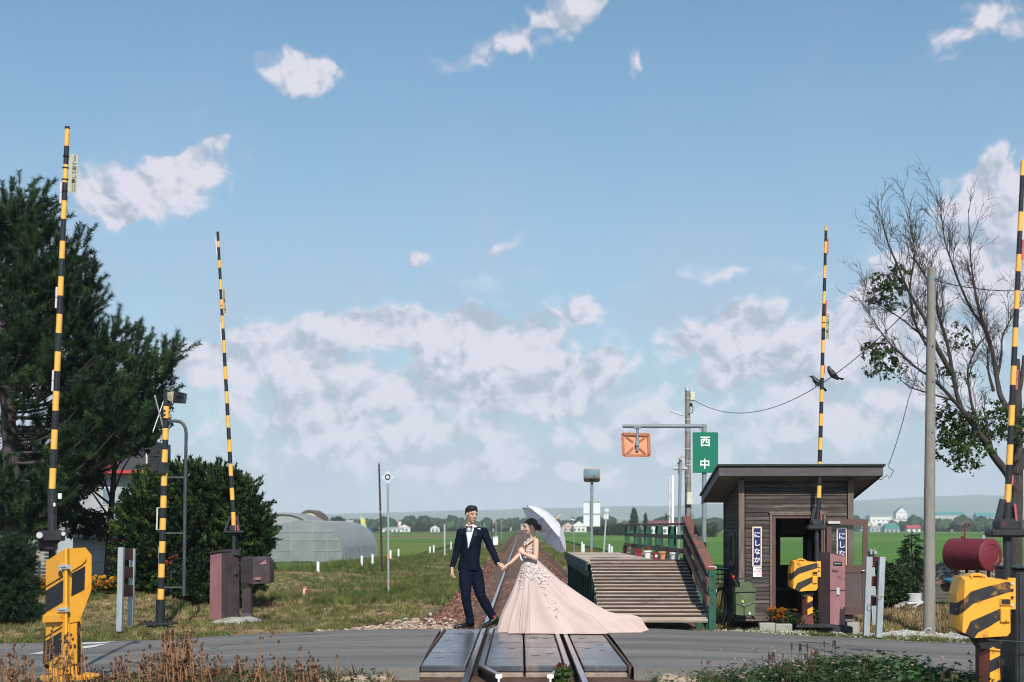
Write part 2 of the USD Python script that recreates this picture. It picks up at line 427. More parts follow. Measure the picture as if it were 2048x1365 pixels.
# outlines of the characters on the signs: per character polygons of rings of x, y pairs on a 100 unit em
GLYPHS = {'西':[[[4,69,5,80,95,80,95,69,66,68,66,58,91,57,91,-9,81,-10,79,-4,22,-4,20,-10,10,-10,9,57,34,58,34,67,32,69],[22,17,21,7,80,7,80,21,61,21,56,25,55,47,44,47,43,38,38,28,31,21],[67,47,66,32,80,32,80,47],[45,68,44,58,55,58,55,69],[21,30,28,33,32,40,33,47,21,47]]],'中':[[[8,17,8,68,44,68,44,86,56,85,56,68,92,68,92,17,81,17,80,23,56,23,55,-10,44,-10,43,23,19,23,18,16],[56,35,80,34,80,57,56,57],[19,35,44,34,44,57,19,57]]],'に':[[[39,24,41,29,50,29,50,15,52,12,58,10,75,10,90,13,92,11,92,1,76,-2,58,-2,49,0,43,4,39,10]],[[44,70,88,70,89,59,81,57,44,58]],[[10,25,15,75,16,78,27,78,28,72,23,49,22,29,27,33,33,27,25,4,25,-5,14,-5]]],'し':[[[22,10,22,80,36,80,34,14,38,7,44,5,54,5,65,8,75,15,83,26,89,22,92,16,80,3,65,-5,57,-7,40,-7,30,-3,25,2]]],'な':[[[64,59,68,68,72,68,92,57,95,54,95,51,91,45,88,44]],[[30,12,34,20,40,24,60,26,59,50,70,51,71,22,86,15,92,10,92,7,88,1,85,0,72,9,69,-1,64,-5,58,-7,45,-7,37,-4,32,1],[43,7,47,4,55,4,59,6,60,15,46,15,42,12]],[[7,17,18,33,27,53,9,54,8,65,31,65,33,69,34,81,36,83,46,82,47,77,44,67,58,70,59,59,40,55,30,30,18,12]]],'か':[[[69,63,70,67,77,70,82,67,96,40,98,30,90,26,86,28,83,40,75,56]],[[6,48,7,58,30,59,33,81,44,81,46,77,43,61,60,60,65,57,69,49,68,18,62,1,52,-5,41,-5,33,-2,32,8,52,8,57,23,57,47,53,50,42,50,39,48,32,22,20,-4,15,-5,8,-2,7,1,19,21,27,47,8,45]]],'押':[[[2,28,3,33,15,36,15,55,4,55,3,65,15,66,16,86,27,85,28,66,38,66,39,80,95,79,95,20,84,20,83,25,72,25,72,-10,61,-10,61,25,50,25,48,19,40,19,38,21,37,31,27,28,26,-5,21,-9,8,-10,4,0,15,1,15,24,5,22],[72,59,83,58,83,69,72,69],[83,46,72,47,72,36,83,36],[50,37,61,36,61,47,50,47],[50,59,61,58,61,69,50,69],[27,40,38,41,38,55,27,55]]],'て':[[[7,57,8,69,89,75,89,63,69,62,63,59,55,52,48,37,48,25,54,15,65,9,82,6,79,-5,65,-4,52,1,38,16,36,22,37,42,48,61,13,56]]],'出':[[[8,35,21,35,21,7,44,7,44,38,13,39,13,77,25,76,26,50,44,50,44,86,56,85,56,50,75,50,75,76,87,77,88,41,87,39,56,39,56,8,79,7,79,35,91,36,91,-10,80,-10,78,-5,10,-5,8,-3]]],'下':[[[3,70,4,79,96,79,97,69,94,67,54,66,55,54,85,38,91,33,91,30,85,23,82,23,70,33,54,41,54,-10,43,-10,42,67,6,67]]],'さ':[[[14,65,52,64,48,81,52,82,60,82,64,66,87,70,87,58,69,54,74,42,82,33,83,28,78,22,52,25,51,34,53,36,65,36,58,52,17,53,14,54]],[[17,10,17,23,20,32,22,35,26,35,33,33,29,23,29,14,33,8,44,5,61,5,76,8,78,6,78,0,76,-5,58,-7,38,-6,25,-1,19,5]]],'い':[[[65,63,66,67,76,69,82,60,92,32,94,21,93,15,86,12,82,13,80,29,74,49]],[[11,72,24,72,24,35,30,14,33,11,38,11,47,31,56,24,55,16,50,6,42,-2,32,-3,27,-1,17,12,12,33]]],'ば':[[[33,7,34,16,38,22,50,27,63,28,62,48,36,49,36,60,61,59,62,78,74,78,77,81,84,81,92,85,99,71,99,67,94,65,89,66,87,64,91,61,90,51,74,48,75,23,94,11,91,2,87,0,76,9,72,0,66,-5,47,-6,37,-1],[74,61,80,62,75,75,74,75],[44,12,50,5,61,6,63,9,63,16,48,16]],[[7,16,7,36,12,77,24,78,25,73,20,51,18,26,20,25,21,30,24,31,29,27,29,23,22,5,22,-6,11,-6]]],'ら':[[[16,19,21,63,33,62,30,38,47,45,66,46,77,42,84,35,87,28,85,11,76,1,53,-6,32,-6,28,6,53,6,67,10,72,14,75,21,75,26,71,32,63,35,48,34,35,28,28,21,27,17]],[[30,69,31,79,33,81,74,72,71,61]]],'く':[[[19,34,19,42,21,45,53,71,62,82,72,75,72,72,68,68,33,39,36,33,74,2,75,-1,67,-9,64,-9,53,4,28,24]]],'お':[[[67,61,69,69,74,71,96,57,97,53,94,48,90,46,76,57]],[[9,9,9,18,13,25,18,30,30,37,30,52,12,52,10,54,10,63,30,63,31,82,43,82,42,65,57,68,63,67,63,58,61,56,42,53,42,41,55,44,72,43,80,39,86,33,89,25,88,14,84,6,78,1,66,-4,52,-5,48,4,49,7,65,8,76,16,77,22,75,28,66,33,55,33,42,30,42,3,40,-2,36,-5,26,-5,17,-1],[21,13,27,7,31,8,31,24,28,24,21,17]]],'待':[[[1,36,17,50,26,64,36,60,34,54,59,54,59,62,38,62,37,73,59,73,60,86,70,85,70,73,93,72,92,62,70,62,70,54,98,53,97,43,84,43,84,35,97,35,98,27,97,24,84,24,84,-4,79,-9,61,-10,58,-4,58,1,73,1,73,24,51,24,62,7,61,4,53,0,40,18,40,22,42,24,32,25,33,35,73,35,73,43,31,43,31,49,28,48,27,-10,17,-10,16,-8,16,31,9,25,5,25]],[[2,63,20,79,24,86,34,83,32,76,11,56,7,55]]],'ち':[[[9,67,30,66,32,81,44,80,42,66,80,71,79,59,39,55,36,40,52,44,66,44,79,39,84,34,87,27,87,17,83,7,77,1,62,-5,32,-5,29,6,55,6,64,8,73,14,75,24,68,32,51,33,37,28,28,17,18,19,17,23,25,42,27,55,10,56]]],'サ':[[[5,47,6,60,25,59,25,79,38,79,38,59,62,59,62,80,74,80,74,59,94,59,93,47,74,47,73,27,68,12,56,-1,45,-7,42,-7,36,-1,35,3,47,8,56,16,61,29,62,47,38,47,38,23,26,22,25,47]]],'ッ':[[[28,-3,29,1,48,9,61,21,70,37,74,56,86,53,81,32,75,20,60,3,38,-10,35,-10]],[[39,53,40,57,50,59,58,38,57,33,47,31]],[[16,47,16,51,18,52,23,54,28,52,36,32,35,27,25,25]]],'ポ':[[[7,51,8,62,43,62,44,80,56,79,57,62,75,62,70,68,69,78,72,84,77,87,83,88,89,86,95,77,94,69,89,64,89,50,56,50,56,2,55,-2,50,-6,30,-6,28,-1,29,6,43,5,43,50],[78,77,80,70,84,70,86,72,86,77,80,79]],[[65,36,70,41,75,42,87,26,93,16,93,12,86,8,82,8,73,26]],[[4,13,24,42,34,38,32,31,14,7]]],'ロ':[[[13,71,87,71,88,-2,76,-3,74,3,26,3,24,-3,13,-3],[25,16,76,15,76,59,25,59]]],'ビ':[[[17,77,30,77,29,49,33,48,57,55,72,62,72,66,66,74,66,78,74,81,77,78,78,83,83,85,86,84,92,75,94,68,85,65,81,74,79,74,83,64,77,61,80,54,78,51,29,33,30,10,38,8,60,8,83,11,83,-2,35,-4,26,-2,19,3,17,8],[79,77,77,75,79,75]]],'ー':[[[8,44,91,45,92,33,9,32]]],'ル':[[[50,2,51,77,63,77,63,14,66,14,76,21,89,36,94,34,97,26,85,13,63,-2,56,-4]],[[5,1,5,4,16,14,23,29,25,46,24,75,26,77,36,77,37,47,33,20,26,7,16,-4,12,-4]]],'北':[[[54,82,56,85,66,84,66,54,71,55,88,69,91,69,97,61,93,56,66,39,67,3,85,3,87,5,88,23,90,25,99,20,98,2,92,-7,63,-8,56,-3,54,8]],[[1,12,4,15,30,25,30,49,6,49,4,51,5,61,30,61,30,84,42,84,42,-8,30,-8,30,12,10,3,5,3]]],'海':[[[5,-3,19,32,22,33,26,31,27,38,37,38,38,50,33,47,25,54,34,65,43,86,53,84,51,75,96,74,95,64,46,64,44,62,44,59,91,58,91,38,98,37,98,27,90,27,89,16,95,15,96,7,93,4,87,4,85,-4,81,-8,61,-8,59,1,75,1,75,4,32,5,34,27,29,27,16,-7,12,-8],[67,47,73,41,73,38,80,38,80,48],[64,26,72,15,78,15,79,27],[49,48,49,38,61,39,53,48],[46,27,45,15,60,15,51,27]],[[8,76,8,80,15,85,30,77,33,74,33,71,28,65,26,65]],[[2,48,6,55,10,56,24,48,27,43,23,37,20,36]]],'道':[[[2,-2,8,6,17,12,17,39,4,39,3,49,28,49,28,11,37,6,36,56,37,58,54,58,55,62,54,63,29,63,23,58,19,58,4,76,5,79,14,82,28,67,30,73,44,73,39,83,46,87,50,86,58,73,68,73,74,86,79,86,85,84,85,80,81,73,97,72,96,63,68,63,66,60,67,58,88,58,88,7,38,6,46,3,98,4,95,-7,49,-8,35,-5,25,2,21,2,10,-9,7,-9],[48,18,76,17,77,20,49,21],[48,31,76,30,77,34,49,35],[48,45,76,44,77,47,49,48]]],'限':[[[7,81,36,82,41,79,43,82,90,82,90,35,95,30,96,25,81,14,87,6,98,0,98,-3,92,-10,82,-5,72,6,72,-1,70,-3,42,-10,39,-4,42,3,41,75,32,53,40,36,39,20,35,15,28,13,22,13,20,19,18,19,18,-9,7,-9],[72,33,75,24,86,32],[54,45,79,44,79,53,54,53],[54,64,79,63,79,71,54,71],[54,6,70,8,64,19,60,33,54,33],[18,24,27,24,29,25,28,39,21,49,27,71,18,71]]],'定':[[[2,-6,2,-2,7,1,16,16,20,38,22,40,32,38,30,22,35,13,41,8,44,8,44,44,20,44,18,51,17,49,7,49,7,75,44,75,41,85,51,87,57,75,94,74,93,49,82,49,81,44,56,43,56,31,85,31,86,29,85,20,56,20,56,3,96,3,98,2,98,-1,94,-9,59,-9,47,-7,34,-1,25,8,11,-11],[18,54,81,55,82,63,19,64]]],'と':[[[18,14,18,22,22,32,34,44,21,73,22,77,29,80,33,79,38,64,45,52,76,69,80,67,83,58,40,35,33,28,30,19,31,14,35,10,45,7,63,7,86,10,86,-2,66,-5,38,-4,27,0,21,6]]],'こ':[[[15,14,17,31,28,32,29,26,27,17,32,10,43,7,60,7,85,11,85,-1,63,-5,35,-4,20,3]],[[22,60,22,72,79,72,78,60,33,59]]],'っ':[[[14,39,17,43,40,50,54,53,66,53,77,49,84,42,87,34,87,23,81,10,74,4,60,-2,39,-5,35,2,35,7,59,10,70,16,75,25,74,35,67,41,58,42,18,30]]],'た':[[[45,20,47,26,57,26,58,22,56,14,59,9,65,7,92,9,93,-1,88,-4,72,-5,56,-3,46,5]],[[52,39,52,50,55,51,91,50,91,39]],[[8,54,9,65,31,64,34,82,46,81,44,66,58,69,62,68,61,57,41,54,33,22,22,-6,10,-3,10,1,18,16,28,53]]],'り':[[[19,30,23,81,29,82,36,80,33,64,42,72,51,76,62,76,67,74,75,66,81,49,81,30,74,12,62,1,49,-5,35,-7,30,1,31,4,54,10,64,19,69,33,69,46,66,58,62,63,52,65,40,56,33,43,31,21,21,20]]]}
# ground
TS = 0.0063                                    # the track runs almost straight away from the camera


def xt(y): return 0.036 + TS * np.asarray(y, float)


def road_z(x, y): return -0.2 * smooth(np.abs(np.asarray(x, float) - xt(y)), 1.4, 7.0)


def ground_z(x, y, rough=True):
 x, y = np.asarray(x, float), np.asarray(y, float)
 u = x - xt(y); au = np.abs(u)
 verge = lerp(-0.17, -0.5, smooth(y, 24, 70)) - 0.07 * smooth(au, 2, 7)
 W = np.where(u < 0, lerp(12.0, 4.5, smooth(y, 60, 112)), lerp(13.0, 5.0, smooth(y, 27, 44)))
 z = lerp(verge, -0.9, smooth(au, W, W + np.where(u < 0, 5.0, 3.0)))
 z = np.where((u < 0), z, lerp(z, -0.9, smooth(y, 40, 52) * smooth(au, 5.0, 7.5)))
 bed = -0.2 - 0.02 * smooth(y, 14, 10)
 z = lerp(bed, z, smooth(au, 1.75, 3.3))
 near = -0.2 * smooth(au, 1.4, 7.0) - 0.07 - 0.12 * smooth(y, 14.6, 13.9) * smooth(au, 2.6, 1.3)
 z = lerp(near, z, smooth(y, 20.2, 21.2))
 z = z - 0.28 * np.exp(-((u + 8.4) / 1.6) ** 2 - ((y - 22.6) / 1.2) ** 2)        # the shallow ditch left of the guard posts
 z = z + 0.22 * np.exp(-((u - 7.0) / 1.6) ** 2 - ((y - 24.4) / 0.9) ** 2)        # spoil behind the concrete pole
 z = z + .32 * smooth(u, -5.6, -7.6) * smooth(y, 24.3, 27.8) * smooth(y, 62, 45)     # the house yard lies on a low bank
 if rough:
  q = np.stack([x, y, 0 * x], -1)
  inroad = smooth(y, 14.0, 14.6) * smooth(y, 20.8, 20.3)
  b = (meshkit.fbm(q * 0.9, 3, 3) - 0.5) * 0.16 + (meshkit.noise(q * 5.0, 5) - 0.5) * 0.035
  z = z + b * (1 - inroad) * smooth(au, 1.8, 3.0) * smooth(y, 160, 60)
  z = z - 0.05 * inroad
 return z


def ground():
 ys = np.concatenate([np.linspace(-80, 9, 14), np.arange(10.0, 32, 0.16), np.geomspace(32, 9500, 170)])
 xp = np.concatenate([np.arange(0, 13, 0.17), np.geomspace(13, 7000, 70)])
 xs = np.concatenate([-xp[:0:-1], xp])
 gx, gy = np.meshgrid(xs, ys)
 z = ground_z(gx, gy)
 v = np.stack([gx, gy, z], -1).reshape(-1, 3)
 nx = len(xs)
 i, j = np.meshgrid(np.arange(len(ys) - 1), np.arange(nx - 1), indexing='ij')
 f = np.stack([i * nx + j, i * nx + j + 1, (i + 1) * nx + j + 1, (i + 1) * nx + j], -1).reshape(-1, 4)
 u = gx - xt(gy); au = np.abs(u)
 dry = 0.62 * smooth(gy, 20, 23) * smooth(gy, 62, 34) * (u < 0) + 0.55 * (u > 4.5) * smooth(gy, 20.8, 22) * smooth(gy, 34, 27) + 0.25 * smooth(gy, 110, 70) * (u < -8) * smooth(gy, 60, 85)
 dry = np.maximum(dry, 0.45 * smooth(au, 5, 3) * smooth(gy, 40, 60) * smooth(gy, 500, 200))
 dirt = 0.75 * (u > 2.6) * smooth(gy, 21.0, 21.6) * smooth(gy, 27, 25.5) + 0.9 * smooth(gy, 14.8, 14.0)
 wf = smooth(gy, 21, 29)
 stone = smooth((au - lerp(2.0, 1.5, wf)) / lerp(.9, .4, wf), 1, 0) * (gy > 14) + smooth(au, 2.4, 1.7) * (gy <= 14)
 zone = np.stack([dry, dirt, np.clip(stone, 0, 1)], -1).reshape(-1, 3)
 n = {'at': ('attribute', {'attribute': 'zone'}), 'sp': ('separate_xyz', {}), 'g': ('geometry', {}),
   'n1': ('noise_texture', {'scale': 1.1, 'detail': 8.0, 'roughness': 0.65}), 'n2': ('noise_texture', {'scale': 7.0, 'detail': 6.0, 'roughness': 0.65}),
   'n3': ('noise_texture', {'scale': 0.05, 'detail': 4.0}),
   'gr': ('rgb_ramp', {'ramp': [(0.3, (0.035, 0.07, 0.017)), (0.5, (0.07, 0.125, 0.03)), (0.72, (0.12, 0.165, 0.05))]}),
   'dr': ('rgb_ramp', {'ramp': [(0.3, (0.09, 0.075, 0.035)), (0.5, (0.2, 0.16, 0.075)), (0.75, (0.34, 0.27, 0.15))]}),
   'di': ('rgb_ramp', {'ramp': [(0.3, (0.06, 0.042, 0.03)), (0.7, (0.2, 0.15, 0.11))]}),
   'st': ('rgb_ramp', {'ramp': [(0.3, (0.05, 0.03, 0.022)), (0.7, (0.15, 0.095, 0.07))]}),
   'a1': ('math', {'math_type': 'add'}), 'm1': ('map_range', {'range_type': 'smoothstep', 'from_min': 0.86, 'from_max': 1.16}), 'x1': ('mix_color', {}),
   'a2': ('math', {'math_type': 'add'}), 'm2': ('map_range', {'range_type': 'smoothstep', 'from_min': 0.85, 'from_max': 1.2}), 'x2': ('mix_color', {}),
   'x3': ('mix_color', {}), 'bm': ('bump', {'strength': 0.7, 'distance': 0.05}), 'p': ('principled_bsdf', {'roughness': 0.95, 'specular_ior_level': 0.1})}
 L = [('at.vector', 'sp.vector'), ('g.position', 'n1.vector'), ('g.position', 'n2.vector'), ('g.position', 'n3.vector'), ('n2.fac', 'gr.fac'), ('n2.fac', 'dr.fac'), ('n2.fac', 'di.fac'), ('n2.fac', 'st.fac'),
   ('sp.x', 'a1.value1'), ('n1.fac', 'a1.value2'), ('a1.value', 'm1.value'), ('m1.result', 'x1.fac'), ('gr.color', 'x1.a'), ('dr.color', 'x1.b'),
   ('sp.y', 'a2.value1'), ('n1.fac', 'a2.value2'), ('a2.value', 'm2.value'), ('m2.result', 'x2.fac'), ('x1.result', 'x2.a'), ('di.color', 'x2.b'),
   ('sp.z', 'x3.fac'), ('x2.result', 'x3.a'), ('st.color', 'x3.b'), ('x3.result', 'p.base_color'), ('n2.fac', 'bm.height'), ('bm.normal', 'p.normal')]
 m = usdkit.material(stage, '/World/Looks/ground', n, L, surface='p.BSDF')
 g = usdkit.mesh(stage, '/World/ground', (v, f), m, smooth=True)
 UsdGeom.PrimvarsAPI(g).CreatePrimvar('zone', Sdf.ValueTypeNames.Vector3fArray, 'vertex').Set(Vt.Vec3fArray.FromNumpy(zone.astype(np.float32)))
 tag(g.GetPrim(), kind='structure')


ground()


def sheet(xa, xb, ya, yb, dx, dy, zf):
 xs, ys = np.linspace(xa, xb, max(2, int(abs(xb - xa) / dx))), np.linspace(ya, yb, max(2, int(abs(yb - ya) / dy)))
 gx, gy = np.meshgrid(xs, ys); nx = len(xs)
 v = np.stack([gx, gy, zf(gx, gy)], -1).reshape(-1, 3)
 i, j = np.meshgrid(np.arange(len(ys) - 1), np.arange(nx - 1), indexing='ij')
 return v, np.stack([i * nx + j, i * nx + j + 1, (i + 1) * nx + j + 1, (i + 1) * nx + j], -1).reshape(-1, 4)


# rice fields: standing crop, each field its own bed of even height
def rice(name, c, stretch=(0.02, 0.35, 1)):
 n = {'g': ('geometry', {}), 'mp': ('mapping', {'scale': stretch}), 'no': ('noise_texture', {'scale': 1.0, 'detail': 7.0, 'roughness': 0.62}),
   'nb': ('noise_texture', {'scale': 9.0, 'detail': 4.0}), 'mx': ('math', {'math_type': 'multiply_add', 'value2': 0.35, 'value3': 0.0}), 'ad': ('math', {'math_type': 'add'}),
   'rp': ('rgb_ramp', {'ramp': [(0.45, np.array(c) * 0.62), (0.67, np.array(c)), (0.88, np.clip(np.array(c) * [1.5, 1.3, 1.2], 0, 1))]}),
   'bm': ('bump', {'strength': 0.5, 'distance': 0.1}), 'p': ('principled_bsdf', {'roughness': 0.9, 'specular_ior_level': 0.15})}
 L = [('g.position', 'mp.vector'), ('mp.vector', 'no.vector'), ('g.position', 'nb.vector'), ('nb.fac', 'mx.value1'), ('mx.value', 'ad.value1'), ('no.fac', 'ad.value2'), ('ad.value', 'rp.fac'),
   ('rp.color', 'p.base_color'), ('nb.fac', 'bm.height'), ('bm.normal', 'p.normal')]
 return usdkit.material(stage, '/World/Looks/' + name, n, L, surface='p.BSDF')


FIELDS = [(-300, -7.5, 112, 198, (0.115, 0.165, 0.035)), (-400, -7.0, 203, 272, (0.085, 0.16, 0.035)), (-400, -7.0, 274, 300, (0.21, 0.15, 0.09)), (-500, -7.0, 303, 376, (0.09, 0.145, 0.035)),
    (-500, -7.0, 378, 400, (0.27, 0.23, 0.12)), (-900, -8, 404, 540, (0.065, 0.13, 0.03)), (-900, -8, 545, 640, (0.12, 0.17, 0.05)),
    (11.5, 260, 56, 108, (0.085, 0.185, 0.03)), (8.5, 300, 111, 205, (0.075, 0.17, 0.03)), (8.5, 400, 209, 318, (0.095, 0.19, 0.035)), (8.5, 500, 323, 470, (0.07, 0.155, 0.03)), (8.5, 900, 475, 640, (0.10, 0.18, 0.04))]
for k, (xa, xb, ya, yb, c) in enumerate(FIELDS):
 zf = lambda x, y: -0.62 + (meshkit.noise(np.stack([x * 0.6, y * 0.6, 0 * x], -1), 4) - 0.5) * 0.08
 top = sheet(xa, xb, ya, yb, 4, 4, zf)
 tx, ty = (xa + xb) / 2, (ya + yb) / 2
 edge = cat(*(bar(p, q, 0.1, 0.5) for p, q in (((xa, ya, -0.88), (xb, ya, -0.88)), ((xa, ya, -0.88), (xa, yb, -0.88)), ((xb, ya, -0.88), (xb, yb, -0.88)))))
 single('rice_field', cat(top, edge), rice(f'rice_{k}', c), kind='structure')

# road
def road_mat():
 n = {'g': ('geometry', {}), 'mp': ('mapping', {'scale': (0.12, 1.5, 1)}), 'n1': ('noise_texture', {'scale': 1.0, 'detail': 6.0, 'roughness': 0.6}),
   'n2': ('noise_texture', {'scale': 38.0, 'detail': 5.0, 'roughness': 0.8}), 'vo': ('voronoi_texture', {'feature': 'distance_to_edge', 'scale': 0.55}),
   'wn': ('noise_texture', {'scale': 2.0, 'detail': 4.0}), 'wa': ('vector_math', {'math_type': 'multiply_add', 'vector2': (0.7, 0.7, 0)}),
   'cr': ('map_range', {'from_min': 0.0, 'from_max': 0.008, 'to_min': 0.5, 'to_max': 1.0, 'clamp': True}),
   'rp': ('rgb_ramp', {'ramp': [(0.3, (0.095, 0.089, 0.083)), (0.5, (0.15, 0.142, 0.133)), (0.72, (0.215, 0.203, 0.19))]}),
   'm2': ('map_range', {'from_min': 0.3, 'from_max': 0.7, 'to_min': 0.7, 'to_max': 1.3}), 'mu': ('mix_color', {'blend_type': 'multiply', 'fac': 1.0, 'use_clamp': False}), 'mc': ('mix_color', {'blend_type': 'multiply', 'fac': 1.0}),
   'bm': ('bump', {'strength': 0.5, 'distance': 0.006}), 'p': ('principled_bsdf', {'roughness': 0.85, 'specular_ior_level': 0.35})}
 L = [('g.position', 'mp.vector'), ('mp.vector', 'n1.vector'), ('g.position', 'n2.vector'), ('g.position', 'wn.vector'), ('wn.color', 'wa.vector1'), ('g.position', 'wa.vector3'), ('wa.vector', 'vo.vector'), ('vo.distance', 'cr.value'),
   ('n1.fac', 'rp.fac'), ('n2.fac', 'm2.value'), ('rp.color', 'mu.a'), ('m2.result', 'mu.b'), ('mu.result', 'mc.a'), ('cr.result', 'mc.b'), ('mc.result', 'p.base_color'), ('n2.fac', 'bm.height'), ('bm.normal', 'p.normal')]
 return usdkit.material(stage, '/World/Looks/road', n, L, surface='p.BSDF')


ROAD = road_mat()


def road_side(s):
 # s -1 left, 1 right of the crossing; edges wander like worn asphalt
 n = 150
 t = np.linspace(0, 1, n); dist = 1.13 + 45 * t ** 1.6
 rows = []
 for k in range(26):
  w = k / 25
  x = s * dist + 0.15 + (0.06 * (w - 0.5) * s if True else 0)
  yn = 14.55 - 0.0 * dist + (meshkit.noise(np.stack([dist * 2.3, 0 * dist, 0 * dist + s], -1), 8) - 0.5) * 0.16
  yf = 20.25 - 0.012 * (dist if s > 0 else 0) + (meshkit.noise(np.stack([dist * 1.6, 0 * dist, 0 * dist + 3 * s], -1), 9) - 0.5) * 0.3
  y = lerp(yn, yf, w)
  z = road_z(x, y) + 0.005 + 0.02 * np.sin(np.clip(w, 0, 1) * PI)
  rows.append(np.stack([x, y, z], -1))
 top = np.array(rows)
 lip = top[:1].copy(); lip[..., 2] -= 0.16; back = top[-1:].copy(); back[..., 2] -= 0.14; back[..., 1] += 0.05
 v = np.concatenate([lip, top, back]).reshape(-1, 3); m = 28
 i, j = np.meshgrid(np.arange(m - 1), np.arange(n - 1), indexing='ij')
 f = np.stack([i * n + j, i * n + j + 1, (i + 1) * n + j + 1, (i + 1) * n + j], -1).reshape(-1, 4)
 if s < 0:
  f = f[:, ::-1]
 return v, f


single('road', road_side(-1), ROAD, kind='structure', smooth=40)
single('road', road_side(1), ROAD, kind='structure', smooth=40)
WHITE_PAINT = mat('road_paint', (0.62, 0.62, 0.6), dirt=(0.2, 0.19, 0.18), dirt_at=(0.5, 0.68), dirt_scale=9)


def marking(poly):
 from shapely.geometry import Polygon
 m = trimesh.creation.triangulate_polygon(Polygon(poly).segmentize(0.25), engine='earcut')
 v = np.array([(x, y, road_z(x, y) + 0.011 + 0.02 * math.sin(PI * np.clip((y - 14.55) / 5.7, 0, 1))) for x, y in m[0]])
 return v, m[1]


def on_road(px, py, z=-0.17): d = F * (EYE - z) / (py - HOR); return X(px, d), d
single('road_marking', marking([on_road(52, 1311), on_road(110, 1300), on_road(218, 1289), on_road(190, 1297), on_road(112, 1308)]), WHITE_PAINT, kind='structure')
single('road_marking', marking([on_road(150, 1289), on_road(170, 1284.5), on_road(232, 1284.5), on_road(205, 1288)]), WHITE_PAINT, kind='structure')

TAR = mat('tar_patch', (0.06, 0.057, 0.055), var=.4, scale=14, rough=.95, bump=.8, bscale=50)
def wob(pts, w, seed):
 q = np.random.default_rng(seed); up = [(x, y + w * q.uniform(.4, 1.2)) for x, y in pts]; dn = [(x, y - w * q.uniform(.4, 1.2)) for x, y in pts]
 return dn + up[::-1]
for k, (a, b, y, w, n) in enumerate(((-5.6, -1.6, 18.1, .012, 26), (2.2, 6.2, 16.6, .010, 24), (-3.4, -2.5, 19.5, .03, 8), (3.75, 4.15, 18.6, .09, 9), (4.2, 4.75, 17.7, .10, 10))):
 xs = np.linspace(a, b, n); q = np.random.default_rng(k)
 m = marking(wob([(x, y + .12 * math.sin(x * 1.3) * (w < .05) + q.normal(0, .012)) for x in xs], w, k)); m[0][:, 2] -= .003
 single('road_patch', m, TAR, kind='structure')

# broken concrete edging and earth in front of the road, beside the crossing
EDGING = mat('sandy_concrete', (0.33, 0.26, 0.19), var=0.35, scale=9, bump=1.0, bscale=30, dirt=(0.12, 0.09, 0.07), dirt_scale=6, rough=0.95)
for s, x0, x1, lab in ((-1, -1.22, -2.75, 'crumbling sandy concrete edging below the road left of the crossing'), (1, 1.42, 2.9, 'crumbling sandy concrete edging below the road right of the crossing')):
 t = Thing('concrete_edging', lab, 'kerb', ((x0 + x1) / 2, 14.3, -0.3))
 xs = np.linspace(x0, x1, 4)
 for k in range(3):
  w = abs(xs[1] - xs[0])
  b = trimesh.Trimesh(*box(((xs[k] + xs[k + 1]) / 2, 14.32, -0.215 - 0.012 * k), (w - 0.02, 0.34, 0.34), 0.03)).subdivide().subdivide().subdivide()
  q = b.vertices.copy(); q += (meshkit.noise(q * 9, 2)[:, None] - 0.5) * 0.05
  t.add('block', (q, b.faces), EDGING)

# railway track
RUST = mat('rail_rust', (0.10, 0.055, 0.04), var=0.3, scale=14, rough=0.8, bump=0.3)
STEEL = mat('rail_steel', (0.42, 0.43, 0.45), var=0.1, rough=0.22, metal=1.0, scale=5, stretch=(1, 0.1, 1))


def I_profile(top=0.0):
 w, h, b = 0.0325, 0.15, 0.0635
 return [(-b, top - h), (b, top - h), (b, top - h + 0.012), (0.009, top - h + 0.03), (0.009, top - 0.045), (w, top - 0.036), (w, top - 0.006), (w - 0.006, top), (-w + 0.006, top), (-w, top - 0.006), (-w, top - 0.036), (-0.009, top - 0.045), (-0.009, top - h + 0.03), (-b, top - h + 0.012)]


def rail(points, top=0.0):
 """A rail along (x, y) points, swept as a plain profile."""
 pr = np.array(I_profile(top)); n = len(pr)
 v = np.array([[(x + a, y, z) for a, z in pr] for x, y in points]).reshape(-1, 3)
 m = len(points); f = []
 i, j = np.meshgrid(np.arange(m - 1), np.arange(n), indexing='ij')
 f = np.stack([i * n + j, i * n + (j + 1) % n, (i + 1) * n + (j + 1) % n, (i + 1) * n + j], -1).reshape(-1, 4)
 f = np.vstack([f[:, [0, 1, 2]], f[:, [0, 2, 3]]])
 capm = trimesh.creation.triangulate_polygon(__import__('shapely').geometry.Polygon(pr), engine='earcut')
 order = [int(np.argmin(np.linalg.norm(pr - q, axis=1))) for q in capm[0]]
 c0 = np.array(order)[capm[1]]
 return v, np.vstack([f, c0[:, ::-1], c0 + (m - 1) * n])


def head_strip(points, top=0.0015, w=0.026):
 v = np.array([[(x - w, y, top), (x + w, y, top)] for x, y in points]).reshape(-1, 3)
 i = np.arange(len(points) - 1)
 return v, np.stack([2 * i, 2 * i + 1, 2 * i + 3, 2 * i + 2], 1)


